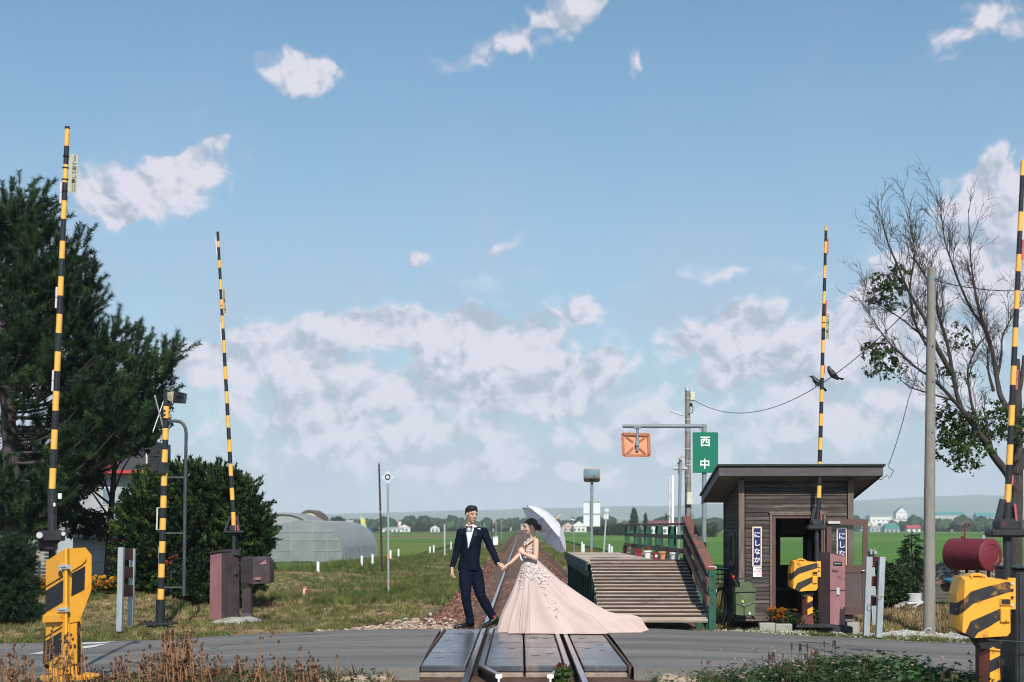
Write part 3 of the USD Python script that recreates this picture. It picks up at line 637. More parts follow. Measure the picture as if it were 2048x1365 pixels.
GA = 0.566
track = Thing('railway_track', None, None, (0, 0, 0), kind='structure')
yl = np.concatenate([np.linspace(-70, 12, 12), np.linspace(13, 60, 40), np.geomspace(64, 1600, 30)])
for s, lab in ((-1, None), (1, None)):
 pts = [(float(xt(y)) + s * GA, y) for y in yl]
 r = track.add('rail', rail(pts), RUST)
 track.add('running_surface', head_strip(pts), STEEL, under=r)
 # check rails beside the running rails across the road, flared at the near end
 o = GA - 0.112
 cp = [(float(xt(14.0)) + s * (o - 0.2), 14.0), (float(xt(14.4)) + s * (o - 0.1), 14.45), (float(xt(14.9)) + s * (o - 0.01), 14.9), (float(xt(15.1)) + s * o, 15.1), (float(xt(20.2)) + s * o, 20.2), (float(xt(20.7)) + s * (o - 0.1), 20.7)]
 c = track.add('check_rail', rail(cp, 0.004), RUST)
 track.add('running_surface', head_strip(cp, 0.0055), STEEL, under=c)
 e = xf(prism([(a, z) for a, z in I_profile(0.004)], 0.006, (cp[0][0], 14.0, 0)), loc=(0, -0.001, 0))
 track.add('painted_end', e, mat('white_end', (0.75, 0.74, 0.72), var=0.1, dirt=(0.3, 0.25, 0.22), dirt_scale=20), under=c)
 # fish plates and clips on the near sleepers are below the ballast shadow and left to the rust
SLEEPER = mat('sleeper_wood', (0.085, 0.055, 0.04), var=0.35, scale=7, stretch=(0.3, 3, 3), bump=0.6, rand=0.25)
ys_ = [13.2, 13.8, 14.4] + [20.75 + 0.62 * k for k in range(60)]
for y in ys_:
 track.add('sleeper', box((float(xt(y)), y, -0.215), (2.05, 0.2, 0.16), 0.012), SLEEPER)
ms = []
for k in range(400):
 y = 58.0 + 0.62 * k
 ms.append(box((float(xt(y)), y, -0.215), (2.05, 0.2, 0.16)))
for k in range(90):
 ms.append(box((float(xt(12.6 - 0.62 * k)), 12.6 - 0.62 * k, -0.215), (2.05, 0.2, 0.16)))
track.add('far_sleepers', cat(*ms), SLEEPER, kind='stuff')

# ballast
STONES = [mat(f'ballast_{k}', c, var=0.3, scale=20, rough=0.95, rand=0.45) for k, c in enumerate(((0.15, 0.066, 0.044), (0.085, 0.042, 0.03), (0.21, 0.115, 0.083)))]
protos = [(rock(0.05, k + 1, 1), STONES[k % 3]) for k in range(6)]
n = 30000
y = np.where(RNG.random(n) < 0.75, 20.35 + 24 * RNG.random(n) ** 1.5, 20.35 + 70 * RNG.random(n))
u = RNG.normal(0, 1.15, n); u = np.where(np.abs(u) > 2.5, RNG.uniform(-2.5, 2.5, n), u)
u = np.where((y < 23.5) & (RNG.random(n) < 0.4), RNG.uniform(-2.6, -1.1, n), u); u = np.where(u > 1.35, RNG.uniform(-1.4, 1.4, n), u)
u = np.where((u < -1.6) & (y > 24), RNG.uniform(-1.5, 1.4, n), u)
insl = np.abs(((y - 20.75) / 0.62 + 0.5) % 1 - 0.5) * 0.62 < 0.1
keep = ~(insl & (np.abs(u) < 1.0) & (RNG.random(n) < 0.75)) & (np.abs(np.abs(u) - GA) > 0.06)
y, u = y[keep], u[keep]
x = u + xt(y)
z = np.where(np.abs(u) < 1.7, -0.175, ground_z(x, y) + 0.02) + RNG.uniform(-0.02, 0.02, len(y))
yf = RNG.uniform(12.2, 14.2, 3200); uf = RNG.uniform(-1.75, 1.75, 3200); k = (np.abs(np.abs(uf) - GA) > 0.07)
yf, uf = yf[k], uf[k]; xf_ = uf + xt(yf)
pos = np.vstack([np.stack([x, y, z], 1), np.stack([xf_, yf, ground_z(xf_, yf) - 0.03 + RNG.uniform(0, 0.05, len(yf))], 1)])
scatter('/World/ballast', protos, pos, zdir=RNG.normal(0, 1, (len(pos), 3)), scale=RNG.uniform(0.4, 0.85, len(pos)), kind='stuff')
# pale stones on the shoulder close to the road
pale = [(rock(0.055, 40 + k, 1), mat(f'pale_stone_{k}', c, var=0.25, scale=15, rough=0.95, rand=0.3)) for k, c in enumerate(((0.34, 0.25, 0.2), (0.26, 0.19, 0.15), (0.42, 0.34, 0.28)))]
n = 1500
y = 20.45 + RNG.gamma(1.6, 0.75, n); u = -1.15 - RNG.random(n) * (1.9 - 0.22 * (y - 20.4)).clip(0.2)
x = u + xt(y)
scatter('/World/shoulder_stones', pale, np.stack([x, y, ground_z(x, y) + 0.03], 1), zdir=RNG.normal(0, 1, (n, 3)), scale=RNG.uniform(0.5, 1.15, n), kind='stuff')

# crossing deck: slabs in four columns between and beside the rails
SLAB = mat('crossing_slab', (0.075, 0.082, 0.095), var=0.4, scale=2.2, rough=0.25, stretch=(1.5, 0.5, 1), bump=0.12, bscale=60, rand=0.16, spec=0.55, dirt=(0.21, 0.18, 0.155), dirt_at=(0.52, 0.72), dirt_scale=2.2, dstretch=(2, 0.6, 1))
SLAB_SIDE = mat('slab_side', (0.26, 0.21, 0.17), var=0.3, scale=8, rough=0.9, bump=0.5)
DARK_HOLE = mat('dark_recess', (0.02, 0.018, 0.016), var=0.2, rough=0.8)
deck = Thing('crossing_deck', 'dark worn slabs of the level crossing between and beside the rails', 'crossing deck', (0.15, 17.5, -0.2))
cols = [(-1.10, -GA - 0.055), (-GA + 0.152, -0.012), (0.012, GA - 0.152), (GA + 0.055, 1.08)]
ye = [14.92, 15.75, 16.5, 17.25, 18.0, 18.75, 19.5, 20.3]
HOLE = mat('lifting_hole', (0.055, 0.055, 0.058), var=0.2, rough=0.6)
for ci, (a, b) in enumerate(cols):
 for k in range(7):
  y0, y1 = ye[k] + 0.006, ye[k + 1] - 0.006
  xm = float(xt((y0 + y1) / 2))
  dz = RNG.uniform(-0.004, 0.003)
  p = deck.add('slab', bb((xm + a, y0, -0.07), (xm + b, y1, -0.004 + dz), 0.012), SLAB)
  for hx in (0.3, 0.7):
   cx = xm + lerp(a, b, hx); yy = y0 + 0.1
   if RNG.random() < .34:
    deck.add('lifting_slot', box((cx + RNG.normal(0, .015), yy + RNG.choice([0, .25, .5]), -0.0055 + dz + 0.004), (RNG.uniform(.06, .11), 0.014, 0.004)), HOLE, under=p)
 xm = float(xt(14.95))
 # ends of the slabs with the square recesses seen from the front
 deck.add('end_beam', bb((xm + a, 14.905, -0.33), (xm + b, 15.3, -0.075), 0.01), SLAB_SIDE)
 for hx in ((0.32, 0.82) if ci in (0, 3) else (0.5,)):
  deck.add('recess', box((xm + lerp(a, b, hx), 14.903, -0.235), (0.13, 0.012, 0.09), 0.004), DARK_HOLE)
for s, xo in ((-1, -1.125), (1, 1.105)):
 deck.add('edge_angle', cat(*[bar((float(xt(14.86)) + xo, 14.86, -0.1), (float(xt(20.35)) + xo, 20.35, -0.1), 0.03, 0.2)]), RUST)
 o = GA - 0.055
 deck.add('flangeway', bar((float(xt(14.95)) + s * o, 14.95, -0.1), (float(xt(20.3)) + s * o, 20.3, -0.1), 0.06, 0.04), DARK_HOLE)

# hills
def hills(name, y0, depth, prof, lift, seed, col):
 px_, py_ = np.array(prof, float).T
 xs = np.linspace(-5200, 5200, 420); n = 26
 ridge = (HOR - np.interp(1024 + xs / (y0 + depth * 0.5) * F, px_, py_)) / F * (y0 + depth * 0.5) + lift
 rows = []
 for k in range(n):
  t = k / (n - 1)
  y = y0 + depth * t
  e = np.sin(min(t * 1.0, 0.5) * PI) if t < 0.5 else np.cos((t - 0.5) * PI * 0.8)
  q = np.stack([xs / 420, 0 * xs + y / 300, 0 * xs], -1)
  z = -3 + ridge * e * (0.86 + 0.26 * (meshkit.fbm(q, 4, seed) - 0.3))
  rows.append(np.stack([xs, 0 * xs + y, z], -1))
 v = np.array(rows).reshape(-1, 3); m = len(xs)
 i, j = np.meshgrid(np.arange(n - 1), np.arange(m - 1), indexing='ij')
 f = np.stack([i * m + j, i * m + j + 1, (i + 1) * m + j + 1, (i + 1) * m + j], -1).reshape(-1, 4)
 single(name, (v, f), col, kind='structure', smooth=True)


def hillmat(name, a, b, c):
 n = {'g': ('geometry', {}), 'mp': ('mapping', {'scale': (0.0022, 0.0016, 0.008)}), 'no': ('noise_texture', {'scale': 1.0, 'detail': 6.0, 'roughness': 0.6}),
   'nf': ('noise_texture', {'scale': 0.02, 'detail': 5.0, 'roughness': 0.7}), 'r1': ('rgb_ramp', {'ramp': [(0.35, a), (0.62, b)]}),
   'pa': ('mapping', {'scale': (0.0011, 0.0009, 0.02)}), 'pn': ('noise_texture', {'scale': 1.0, 'detail': 3.0}), 'pr': ('map_range', {'range_type': 'smoothstep', 'from_min': 0.64, 'from_max': 0.7}), 'mx': ('mix_color', {'b': c}),
   'bm': ('bump', {'strength': 1.0, 'distance': 18.0}), 'p': ('principled_bsdf', {'roughness': 1.0, 'specular_ior_level': 0.0})}
 L = [('g.position', 'mp.vector'), ('mp.vector', 'no.vector'), ('g.position', 'nf.vector'), ('nf.fac', 'r1.fac'), ('g.position', 'pa.vector'), ('pa.vector', 'pn.vector'), ('pn.fac', 'pr.value'), ('pr.result', 'mx.fac'),
   ('r1.color', 'mx.a'), ('mx.result', 'p.base_color'), ('nf.fac', 'bm.height'), ('bm.normal', 'p.normal')]
 return usdkit.material(stage, '/World/Looks/' + name, n, L, surface='p.BSDF')


hills('hills', 5000, 2600, [(-2000, 1035), (-300, 1032), (300, 1030), (540, 1027), (700, 1022), (800, 1020), (900, 1018), (1000, 1017), (1100, 1012), (1200, 1010), (1300, 1006), (1420, 1000), (1500, 1001), (1720, 996), (1800, 992), (1900, 988), (2048, 986), (2400, 990), (4000, 1005)], 0, 3, hillmat('hill_forest', (0.035, 0.085, 0.045), (0.075, 0.15, 0.075), (0.26, 0.24, 0.13)))
hills('foothills', 3200, 1500, [(-2000, 1046), (540, 1043), (700, 1042), (900, 1040), (1100, 1040), (1250, 1036), (1420, 1036), (1600, 1033), (1800, 1028), (2048, 1026), (4000, 1035)], 0, 9, hillmat('foothill_forest', (0.05, 0.11, 0.055), (0.10, 0.18, 0.085), (0.3, 0.28, 0.16)))

# the air
HAZE = 0.00017
usdkit.material(stage, '/World/Looks/haze', {'v': ('principled_volume', {'color': (0.85, 0.93, 1.0), 'density': HAZE, 'anisotropy': -0.1})}, volume='v.volume')
single('haze', bb((-7500, -200, -5), (7500, 9200, 190)), '/World/Looks/haze', kind='stuff')
# paint and metal
YEL = mat('gate_yellow', (0.78, 0.36, 0.035), var=0.08, scale=5, rough=0.42, dirt=(0.26, 0.115, 0.035), dirt_at=(0.57, 0.73), dirt_scale=6, bump=0.08, bscale=25)
YEL_ARM = mat('arm_yellow', (0.80, 0.42, 0.085), var=0.07, scale=9, rough=0.45, dirt=(0.5, 0.27, 0.1), dirt_at=(0.6, 0.8), dirt_scale=14)
BLK = mat('gate_black', (0.018, 0.02, 0.024), var=0.3, scale=8, rough=0.42)
BLK_WORN = mat('worn_black', (0.02, 0.02, 0.022), var=0.3, scale=6, rough=0.6, dirt=(0.30, 0.13, 0.03), dirt_at=(0.54, 0.66), dirt_scale=9)
BLK_STEEL = mat('black_steel', (0.022, 0.026, 0.032), var=0.4, scale=6, rough=0.5, dirt=(0.12, 0.03, 0.02), dirt_at=(0.62, 0.7), dirt_scale=10)
GALV = mat('galvanised', (0.34, 0.38, 0.41), var=0.18, scale=6, rough=0.55, metal=0.35, stretch=(2, 2, 0.5), dirt=(0.2, 0.17, 0.14), dirt_at=(0.62, 0.8), dirt_scale=6)
PALE_STEEL = mat('pale_steel', (0.55, 0.57, 0.58), var=0.1, rough=0.4, metal=0.3)
RUSTRED = mat('rust_red_board', (0.105, 0.028, 0.02), var=0.3, scale=7, rough=0.75, dirt=(0.05, 0.03, 0.03), dirt_scale=5)
PINKRUST = mat('faded_maroon', (0.27, 0.125, 0.135), var=0.16, scale=4, rough=0.7, dirt=(0.05, 0.045, 0.055), dirt_at=(0.58, 0.68), dirt_scale=4.5, stretch=(1, 1, 0.6))
DARKMAROON = mat('dark_maroon', (0.045, 0.032, 0.036), var=0.35, scale=5, rough=0.65, dirt=(0.13, 0.07, 0.07), dirt_at=(0.6, 0.75), dirt_scale=4)
CONC = mat('concrete', (0.30, 0.29, 0.265), var=0.16, scale=7, rough=0.92, bump=0.35, dirt=(0.18, 0.165, 0.145), dirt_scale=3, dirt_at=(0.5, 0.75))
WHITE = mat('white_paint', (0.72, 0.73, 0.74), var=0.06, rough=0.5, dirt=(0.45, 0.44, 0.42), dirt_at=(0.6, 0.8), dirt_scale=8)
FLAGM = mat('flag_sheet', (0.52, 0.53, 0.42), var=0.06, rough=0.6, trans=0.25)
INK = mat('ink', (0.02, 0.02, 0.022), var=0.1, rough=0.6)
REFLECT_RED = mat('reflector_red', (0.42, 0.10, 0.10), var=0.1, rough=0.35)
REFLECT_PALE = mat('reflector_pale', (0.6, 0.52, 0.55), var=0.1, rough=0.35)


def hit(px, py, o, n):
 """Where the sight line through a point of the photograph meets a plane."""
 r = np.array([(px - 1024) / F, 1.0, (HOR - py) / F]); c = np.array([0, 0, EYE])
 return c + r * ((np.asarray(o) - c) @ n) / (r @ n)


def decal(pts, n, depth=0.003):
 """A thin plate on a plane with outward normal n through 3-D points."""
 pts = np.asarray(pts); n = np.asarray(n, float) / np.linalg.norm(n)
 u = pts[1] - pts[0]; u /= np.linalg.norm(u); w = np.cross(n, u)
 poly = [((p - pts[0]) @ u, (p - pts[0]) @ w) for p in pts]
 return prism(poly, depth, pts[0], u, w)


def boolean(a, b, op='intersection'):
 A, B = (trimesh.Trimesh(*meshkit.arrays(m)[:2]) for m in (a, b))
 for m in (A, B):
  m.merge_vertices()
  if m.volume < 0:
   m.invert()
 r = getattr(trimesh.boolean, op)([A, B], engine='manifold')
 return np.array(r.vertices), np.array(r.faces)


def bolt(c, n, r=0.012, h=0.012): c = np.asarray(c, float); return cyl(c, c + np.asarray(n, float) * h, r, 6)


def stripes(t, p0, p1, r0, r1, edges, first, sides=12, name='arm_section', under=None):
 """A tube cut into sections at the fractions EDGES, painted yellow and black by turns."""
 p0, p1 = np.asarray(p0, float), np.asarray(p1, float)
 for k, (a, b) in enumerate(zip(edges[:-1], edges[1:])):
  m = YEL_ARM if (k + (0 if first == 'yellow' else 1)) % 2 == 0 else BLK
  t.add(name, cyl(lerp(p0, p1, a), lerp(p0, p1, b), lerp(r0, r1, a), sides, lerp(r0, r1, b)), m, smooth=40, under=under)


def arm_flag(t, axis0, axis1, f0, f1, off, width, text, small, side):
 """The sheet hung on a gate arm with its line of text running along the arm."""
 p0, p1 = lerp(axis0, axis1, f0), lerp(axis0, axis1, f1)
 d = (p1 - p0) / np.linalg.norm(p1 - p0); s = np.cross([0, -1.0, 0], d) * -1; s = s / np.linalg.norm(s) * side
 L = np.linalg.norm(p1 - p0)
 o = p0 + s * off + np.array([0, -0.012, 0])
 sheet_ = bar(o + s * width / 2, o + s * width / 2 + d * L, width, 0.004, up=(0, 1, 0))
 fl = t.add('flag_sheet', sheet_, FLAGM)
 for k in range(4):
  q = lerp(p0, p1, 0.04 + k * 0.307)
  t.add('flag_clip', cat(bar(q - s * 0.02, q + s * (off + 0.03), 0.012, 0.012), tube([q + 0.03 * (math.cos(a) * s + math.sin(a) * np.array([0, 1.0, 0])) for a in np.linspace(0, 2 * PI, 9)], 0.006, 4, False)), BLK)
 # characters stand with their feet towards the arm's outer side and run from base to tip
 u, w = d, np.cross(d, [0, -1.0, 0]) * -1
 w = np.cross([0, -1.0, 0], d) * 1.0
 if side < 0:
  pass
 base = o + np.array([0, -0.004, 0])
 up = np.cross(u, np.array([0, -1.0, 0])); up = -up
 up = np.cross(np.array([0, -1.0, 0]), u)
 # prism thickness runs along u x w: keep it towards the camera
 if np.cross(u, up)[1] > 0:
  up = -up
 lo = base + s * width / 2 - up * width * 0.36
 h = width * 0.74
 n_big, n_small = len(text), max(len(x) for x in small[0]) if small[0] else 0
 total = n_big * h * 0.98 + (n_small * h * 0.42) + (len(small[1]) * h * 0.5)
 q = min(1.0, 0.94 * L / total); h *= q
 cur = 0.03 * L
 lett = []
 for r, row in enumerate(small[0]):
  for k, ch in enumerate(row):
   lett.append(glyph(ch, h * 0.4, lo + u * (cur + k * h * 0.42) + up * (0.5 - 0.48 * r) * h, u, up, 0.002))
 cur += n_small * h * 0.42 + 0.02 * L
 for ch in text:
  lett.append(glyph(ch, h, lo + u * cur, u, up, 0.002)); cur += h * 0.98
 for ch in small[1]:
  lett.append(glyph(ch, h * 0.48, lo + u * cur + up * 0.2 * h, u, up, 0.002)); cur += h * 0.5
 t.add('lettering', cat(*lett), INK, under=fl)


def reflectors(t, p0, p1, r, fr, m, side=-1):
 for f in fr:
  a, b = lerp(p0, p1, f), lerp(p0, p1, f + 0.028)
  t.add('reflector', bar(a + np.array([side * r * 1.1, -r * 0.5, 0]), b + np.array([side * r * 1.1, -r * 0.5, 0]), 0.008, 0.018), m)


# near left gate: tall orange box with black panels
D = 13.6
gl = Thing('crossing_gate', 'tall orange gate box with black slanted panels and raised arm, by dry weeds', 'crossing gate', P(125, 1358, D), 'crossing gates')
edge = P(134, 1100, D)
ca = math.radians(42)
e1 = np.array([-math.cos(ca), math.sin(ca), 0]); e2 = np.array([math.sin(ca), math.cos(ca), 0])
n1 = np.array([-e1[1], e1[0], 0]); n1 = n1 if n1[1] < 0 else -n1
n2 = np.array([-e2[1], e2[0], 0]); n2 = n2 if n2[1] < 0 else -n2
E0 = np.array([edge[0], edge[1], 0])
Zp = lambda py: Z(py, D)
zt = Zp(1098)
# housing: right hand box with a slanted underside, cut by the sloping roof over the left face
prof = [(0, Zp(1248)), (0.135, Zp(1244)), (0.262, Zp(1182)), (0.268, Zp(1112)), (0.2, zt + 0.01), (0, zt)]
housing = prism(prof, 0.36, E0, e2, (0, 0, 1)) if np.cross(e2, [0, 0, 1]) @ e1 > 0 else xf(prism(prof, 0.36, E0 + e1 * 0.36, e2, (0, 0, 1)))
slope = prism([(-0.6, -1), (0.02, -1), (0.02, zt + 0.012), (0.0, zt + 0.012), (-0.36, zt - 0.118), (-0.6, zt - 0.15)], 1.2, E0 - e2 * 0.6, -e1, (0, 0, 1))
if abs((slope[0].mean(0) - E0) @ e2) > 0.3:
 slope = (slope[0] + e2 * 1.2 * (1 if (slope[0].mean(0) - E0) @ e2 < 0 else -1), slope[1])
gl.add('housing', boolean(housing, slope), YEL)
door = prism([(0, Zp(1355)), (0.375, Zp(1350)), (0.375, zt - 0.125), (0, zt + 0.004)], 0.035, E0 - n1 * 0 + n1 * 0.006, e1, (0, 0, 1))
if (door[0].mean(0) - E0) @ n1 > 0.012:
 door = (door[0] - n1 * 0.035, door[1])
gl.add('cover_plate', door, YEL)
gl.add('edge_strip', bar(E0 + n1 * 0.008 + n2 * 0.004 + [0, 0, Zp(1352)], E0 + n1 * 0.008 + n2 * 0.004 + [0, 0, zt], 0.022, 0.02), YEL)
leg = bar(E0 + e2 * 0.09 + e1 * 0.06 + [0, 0, Zp(1358)], E0 + e2 * 0.09 + e1 * 0.06 + [0, 0, Zp(1240)], 0.15, 0.1, 0.004, up=e1)
gl.add('leg', leg, YEL)
gl.add('leg_channel', bar(E0 + e2 * 0.12 + n2 * 0.012 + [0, 0, Zp(1350)], E0 + e2 * 0.12 + n2 * 0.012 + [0, 0, Zp(1245)], 0.03, 0.01, up=n2), BLK)
gl.add('base_flange', cat(box(E0 + e1 * 0.08 + e2 * 0.1 + [0, 0, Zp(1358)], (0.5, 0.3, 0.05), 0.008, np.stack([e2, e1, [0, 0, 1]], 1))), YEL)
o1, o2 = E0 + n1 * 0.0075, E0 + n2 * 0.0005
c4 = lambda pts, o, n: [hit(cx / 4.333, 1050 + cy / 4.333, o, n) for cx, cy in pts]
for pts in ([(394, 762), (545, 668), (549, 478), (396, 574)], [(374, 1206), (528, 1122), (534, 926), (381, 1016)], [(394, 546), (548, 452), (548, 442), (394, 534)], [(383, 988), (539, 892), (540, 880), (383, 976)]):
 gl.add('black_panel', decal(c4(pts, o1, n1), n1), BLK)
for pts in ([(618, 620), (732, 562), (738, 358), (626, 418)], [(626, 396), (700, 352), (738, 318), (745, 292), (748, 320), (704, 362), (626, 406)], [(745, 556), (775, 530), (780, 290), (770, 286)]):
 gl.add('black_panel', decal(c4(pts, o2, n2), n2), BLK if len(pts) != 4 or pts[0][0] == 618 else YEL)
for pts in ([(522, 346), (616, 343), (614, 382), (524, 384)], [(508, 718), (604, 714), (600, 754), (510, 756)]):
 h = gl.add('hasp', decal(c4(pts, o1, n1), n1, 0.02), PALE_STEEL)
 a, b = c4([(pts[0][0] + 25, pts[0][1] + 18), (pts[1][0] - 20, pts[1][1] + 18)], o1, n1)
 gl.add('hinge_pin', cyl(a + n1 * 0.022, b + n1 * 0.022, 0.008), PALE_STEEL, under=h)
pl = c4([(540, 422)], o1, n1)[0] + n1 * 0.02
pk = gl.add('padlock', box(pl, (0.035, 0.02, 0.045), 0.005), BLK_STEEL)
gl.add('shackle', tube([pl + [0.012 * math.cos(a), 0, 0.022 + 0.022 * math.sin(a)] for a in np.linspace(0, PI, 7)], 0.004, 5), PALE_STEEL, under=pk)
q = c4([(395, 846), (548, 840), (556, 768), (396, 772)], o1, n1)
gl.add('cable_box', hull(q, [p + n1 * 0.035 for p in (q[0], q[1])], [p + n1 * 0.03 - [0, 0, 0.012] for p in (q[2], q[3])]), YEL)
# mast behind the box and the raised arm
m0, m1 = P(100, 1290, D + 0.45), P(105, 1052, D + 0.2)
gl.add('mast', cyl(m0, m1, 0.03), BLK_STEEL, smooth=40)
a0, a1 = P(104.5, 978, D + 0.2), P(135, 256, D + 0.2)
gl.add('arm_sleeve', cyl(m1 - [0, 0, 0.1], a0, 0.042), BLK_STEEL, smooth=40)
gl.add('pivot_bracket', cat(bar(P(78, 1072, D + 0.1), P(128, 1072, D + 0.1), 0.1, 0.1, 0.01), box(P(96, 1090, D + 0.2), (0.16, 0.14, 0.12), 0.02), bar(P(96, 1098, D + 0.2), P(138, 1060, D + 0.2), 0.03, 0.05)), BLK_STEEL)
gl.add('pivot_pin', cat(cyl(P(79, 1071, D - 0.02), P(79, 1071, D + 0.2), 0.03), cyl(P(127, 1068, D - 0.02), P(127, 1068, D + 0.2), 0.02)), PALE_STEEL, smooth=40)
gl.add('white_tag', box(P(120, 993, D + 0.1), (0.035, 0.02, 0.055), 0.004), WHITE)
gl.add('white_tag', box(P(109, 1010, D + 0.1), (0.02, 0.02, 0.035), 0.004), WHITE)
eds = [978, 937, 899, 860, 822, 783, 743, 704, 667, 629, 592, 554, 518, 483, 439, 402, 366, 330, 293, 258]
stripes(gl, a0, a1, 0.033, 0.024, [(978 - e) / (978 - 256) for e in eds], 'yellow')
gl.add('end_cap', cyl(lerp(a0, a1, 0.996), lerp(a0, a1, 1.003), 0.025), BLK)
reflectors(gl, a0, a1, 0.03, [0.27, 0.30, 0.50, 0.53, 0.79, 0.82], REFLECT_PALE)
arm_flag(gl, a0, a1, (978 - 386) / 722, (978 - 310) / 722, 0.035, 0.085, '押して出て', (('とりこに', 'なったら'), '下さい'), 1)

# striped gate machines on a post, right of the track
def striped_gate(label, base, d, k, ztop, mast_px, arm_low, arm_top, edges, first, r, full):
 """k: metres per pixel of the near machine in the photograph; x runs from the mast, z from ztop at the top of its box."""
 base = np.asarray(base, float)
 t = Thing('crossing_gate', label, 'crossing gate', base, 'crossing gates')
 Q = lambda px, py, dy=0.0: np.array([base[0] + (px - 2013) * k, base[1] + dy, ztop - (py - 1153) * k])
 def body(g):
  o = g / k
  fr = [(1919 - o * .3, 1160 - o), (1963, 1157 - o), (2008 + o, 1166 - o), (2009 + o, 1262 + o), (2003, 1270 + o), (1936, 1274 + o), (1914 - o * .5, 1262 + o * .5)]
  mid = [(1917 - o, 1153 - o), (1962, 1153 - o), (2010 + o, 1160 - o), (2011 + o, 1264 + o), (1930, 1272 + o), (1908 - o, 1256), (1908 - o, 1188)]
  return hull(*[Q(a, b, -0.15 - g) for a, b in fr], *[Q(a, b, -0.06) for a, b in mid], *[Q(a, b, 0.16) for a, b in mid])
 core = body(0)
 hs = t.add('housing', core, YEL)
 skin = body(0.003)
 for pts in ([(1905, 1232), (1905, 1209), (1931, 1182), (1963, 1172), (2000, 1163), (2016, 1164), (2016, 1180), (1965, 1196), (1935, 1206)],
    [(1919, 1266), (1930, 1241), (1963, 1227), (1990, 1215), (1990, 1237), (1966, 1252), (1945, 1263), (1936, 1276), (1924, 1278)]):
  poly = [Q(a, b) for a, b in pts]
  pr = prism([(p[0], p[2]) for p in poly], 0.62, (0, base[1] + 0.12, 0))
  t.add('black_stripe', boolean(skin, pr), BLK_WORN)
 t.add('lid', hull(*[Q(a, b, y) for a, b in ((1932, 1153), (1960, 1153)) for y in (-0.1, 0.1)], *[Q(a, b, y) for a, b in ((1937, 1147.5), (1957, 1148)) for y in (-0.07, 0.08)]), YEL)
 t.add('lid_handle', tube([Q(1934, 1156, -0.13), Q(1936, 1148, -0.12), Q(1950, 1147, -0.12), Q(1962, 1152, -0.12), Q(1965, 1160, -0.145)], 0.008, 6), YEL_ARM, smooth=True)
 t.add('name_plate_frame', bb(Q(1988, 1209, -0.166), Q(2009, 1195, -0.145)), YEL)
 t.add('name_plate', bb(Q(1990, 1207, -0.17), Q(2007, 1197, -0.16)), BLK)
 hp = t.add('hatch', bb(Q(1988, 1243, -0.172), Q(2007.5, 1215, -0.14), 0.006), YEL)
 t.add('bolt', bolt(Q(1998, 1240, -0.172), (0, -1, 0), 0.006), BLK, under=hp)
 br = t.add('bracket', cat(bb(Q(2011, 1219, -0.06), Q(2027, 1156, -0.03), 0.004), bb(Q(2006, 1170, -0.05), Q(2014, 1160, 0.05)), bb(Q(2008, 1218, -0.05), Q(2013, 1206, 0.05))), YEL)
 for py, m in ((1167, PALE_STEEL), (1180, BLK), (1195, BLK), (1210, PALE_STEEL)):
  t.add('bolt', bolt(Q(2019, py, -0.06), (0, -1, 0), 3.2 * k, 0.01), m, under=br)
 # neck and striped post
 w0 = [Q(a, 1272, y) for a in (1942, 1999) for y in (-0.1, 0.1)]; w1 = [Q(a, 1297, y) for a in (1957, 1994) for y in (-0.08, 0.08)]
 t.add('neck', hull(w0, w1), BLK_WORN)
 zb = base[2]
 pb = 1153 + (ztop - zb) / k
 t.add('post', hull(*[Q(a, b, y) for b in (1294, pb) for a, y in ((1957, -0.02), (1957, 0.09), (1994, 0.09), (1994, -0.07), (1972, -0.08))]), RUSTRED)
 f0, f1 = Q(1973, 1291, -0.083), Q(1994, 1291, -0.073)
 step = 24
 kk = 0
 py = 1296.0
 nrm = np.array([-(f1 - f0)[1], (f1 - f0)[0], 0]); nrm = nrm / np.linalg.norm(nrm); nrm = nrm if nrm[1] < 0 else -nrm
 while py + 8 < pb:
  e = min(py + step, pb - 1)
  pts = [Q(1973, e, -0.083), Q(1994, e - 10, -0.073), Q(1994, py - 10, -0.073), Q(1973, py, -0.083)]
  t.add('yellow_stripe' if kk % 2 == 0 else 'black_stripe', decal([p + nrm * 0.001 for p in pts], nrm), YEL if kk % 2 == 0 else BLK)
  kk += 1; py += step
 if full:
  t.add('base_foot', hull(*[Q(a, pb - 40, y) for a in (1957, 1994) for y in (-0.08, 0.08)], *[Q(a, pb - 2, y) for a in (1940, 1996) for y in (-0.12, 0.12)]), RUSTRED)
  t.add('base_plate', bb(base + np.array([-0.36, -0.22, -0.03]), base + np.array([0.24, 0.22, 0.02]), 0.006), BLK_STEEL)
 # mast, pivot and arm
 mp = lambda py, dx=0.0: np.array([base[0] + dx, base[1], Z(py, d)])
 t.add('mast', cyl(Q(2017, 1230), mp(arm_low[1] + 30), 0.036), BLK_STEEL, smooth=40)
 zc = mp(arm_low[1] + 62 * d ** -1 * 12.6)
 sc = k * 226
 t.add('pivot_bracket', cat(box(zc, (0.34 * sc, 0.2, 0.07), 0.02), box(zc + [0, 0, 0.07], (0.22 * sc, 0.16, 0.12), 0.03), bar(zc + [-0.11 * sc, 0, -0.02], zc + [-0.03, 0, 0.3], 0.05, 0.05), bar(zc + [0.11 * sc, 0, -0.02], zc + [0.03, 0, 0.3], 0.05, 0.05)), BLK_STEEL)
 t.add('red_spring', bar(zc + [0.075 * sc, -0.06, 0.02], zc + [0.05, -0.06, 0.26], 0.018, 0.018), REFLECT_RED)
 p0 = np.array([X(arm_low[0], d), base[1], Z(arm_low[1], d)]); p1 = np.array([X(arm_top[0], d), base[1], Z(arm_top[1], d)])
 t.add('arm_sleeve', cyl(zc, p0, 0.045), BLK_STEEL, smooth=40)
 stripes(t, p0, p1, r[0], r[1], edges, first)
 return t, p0, p1


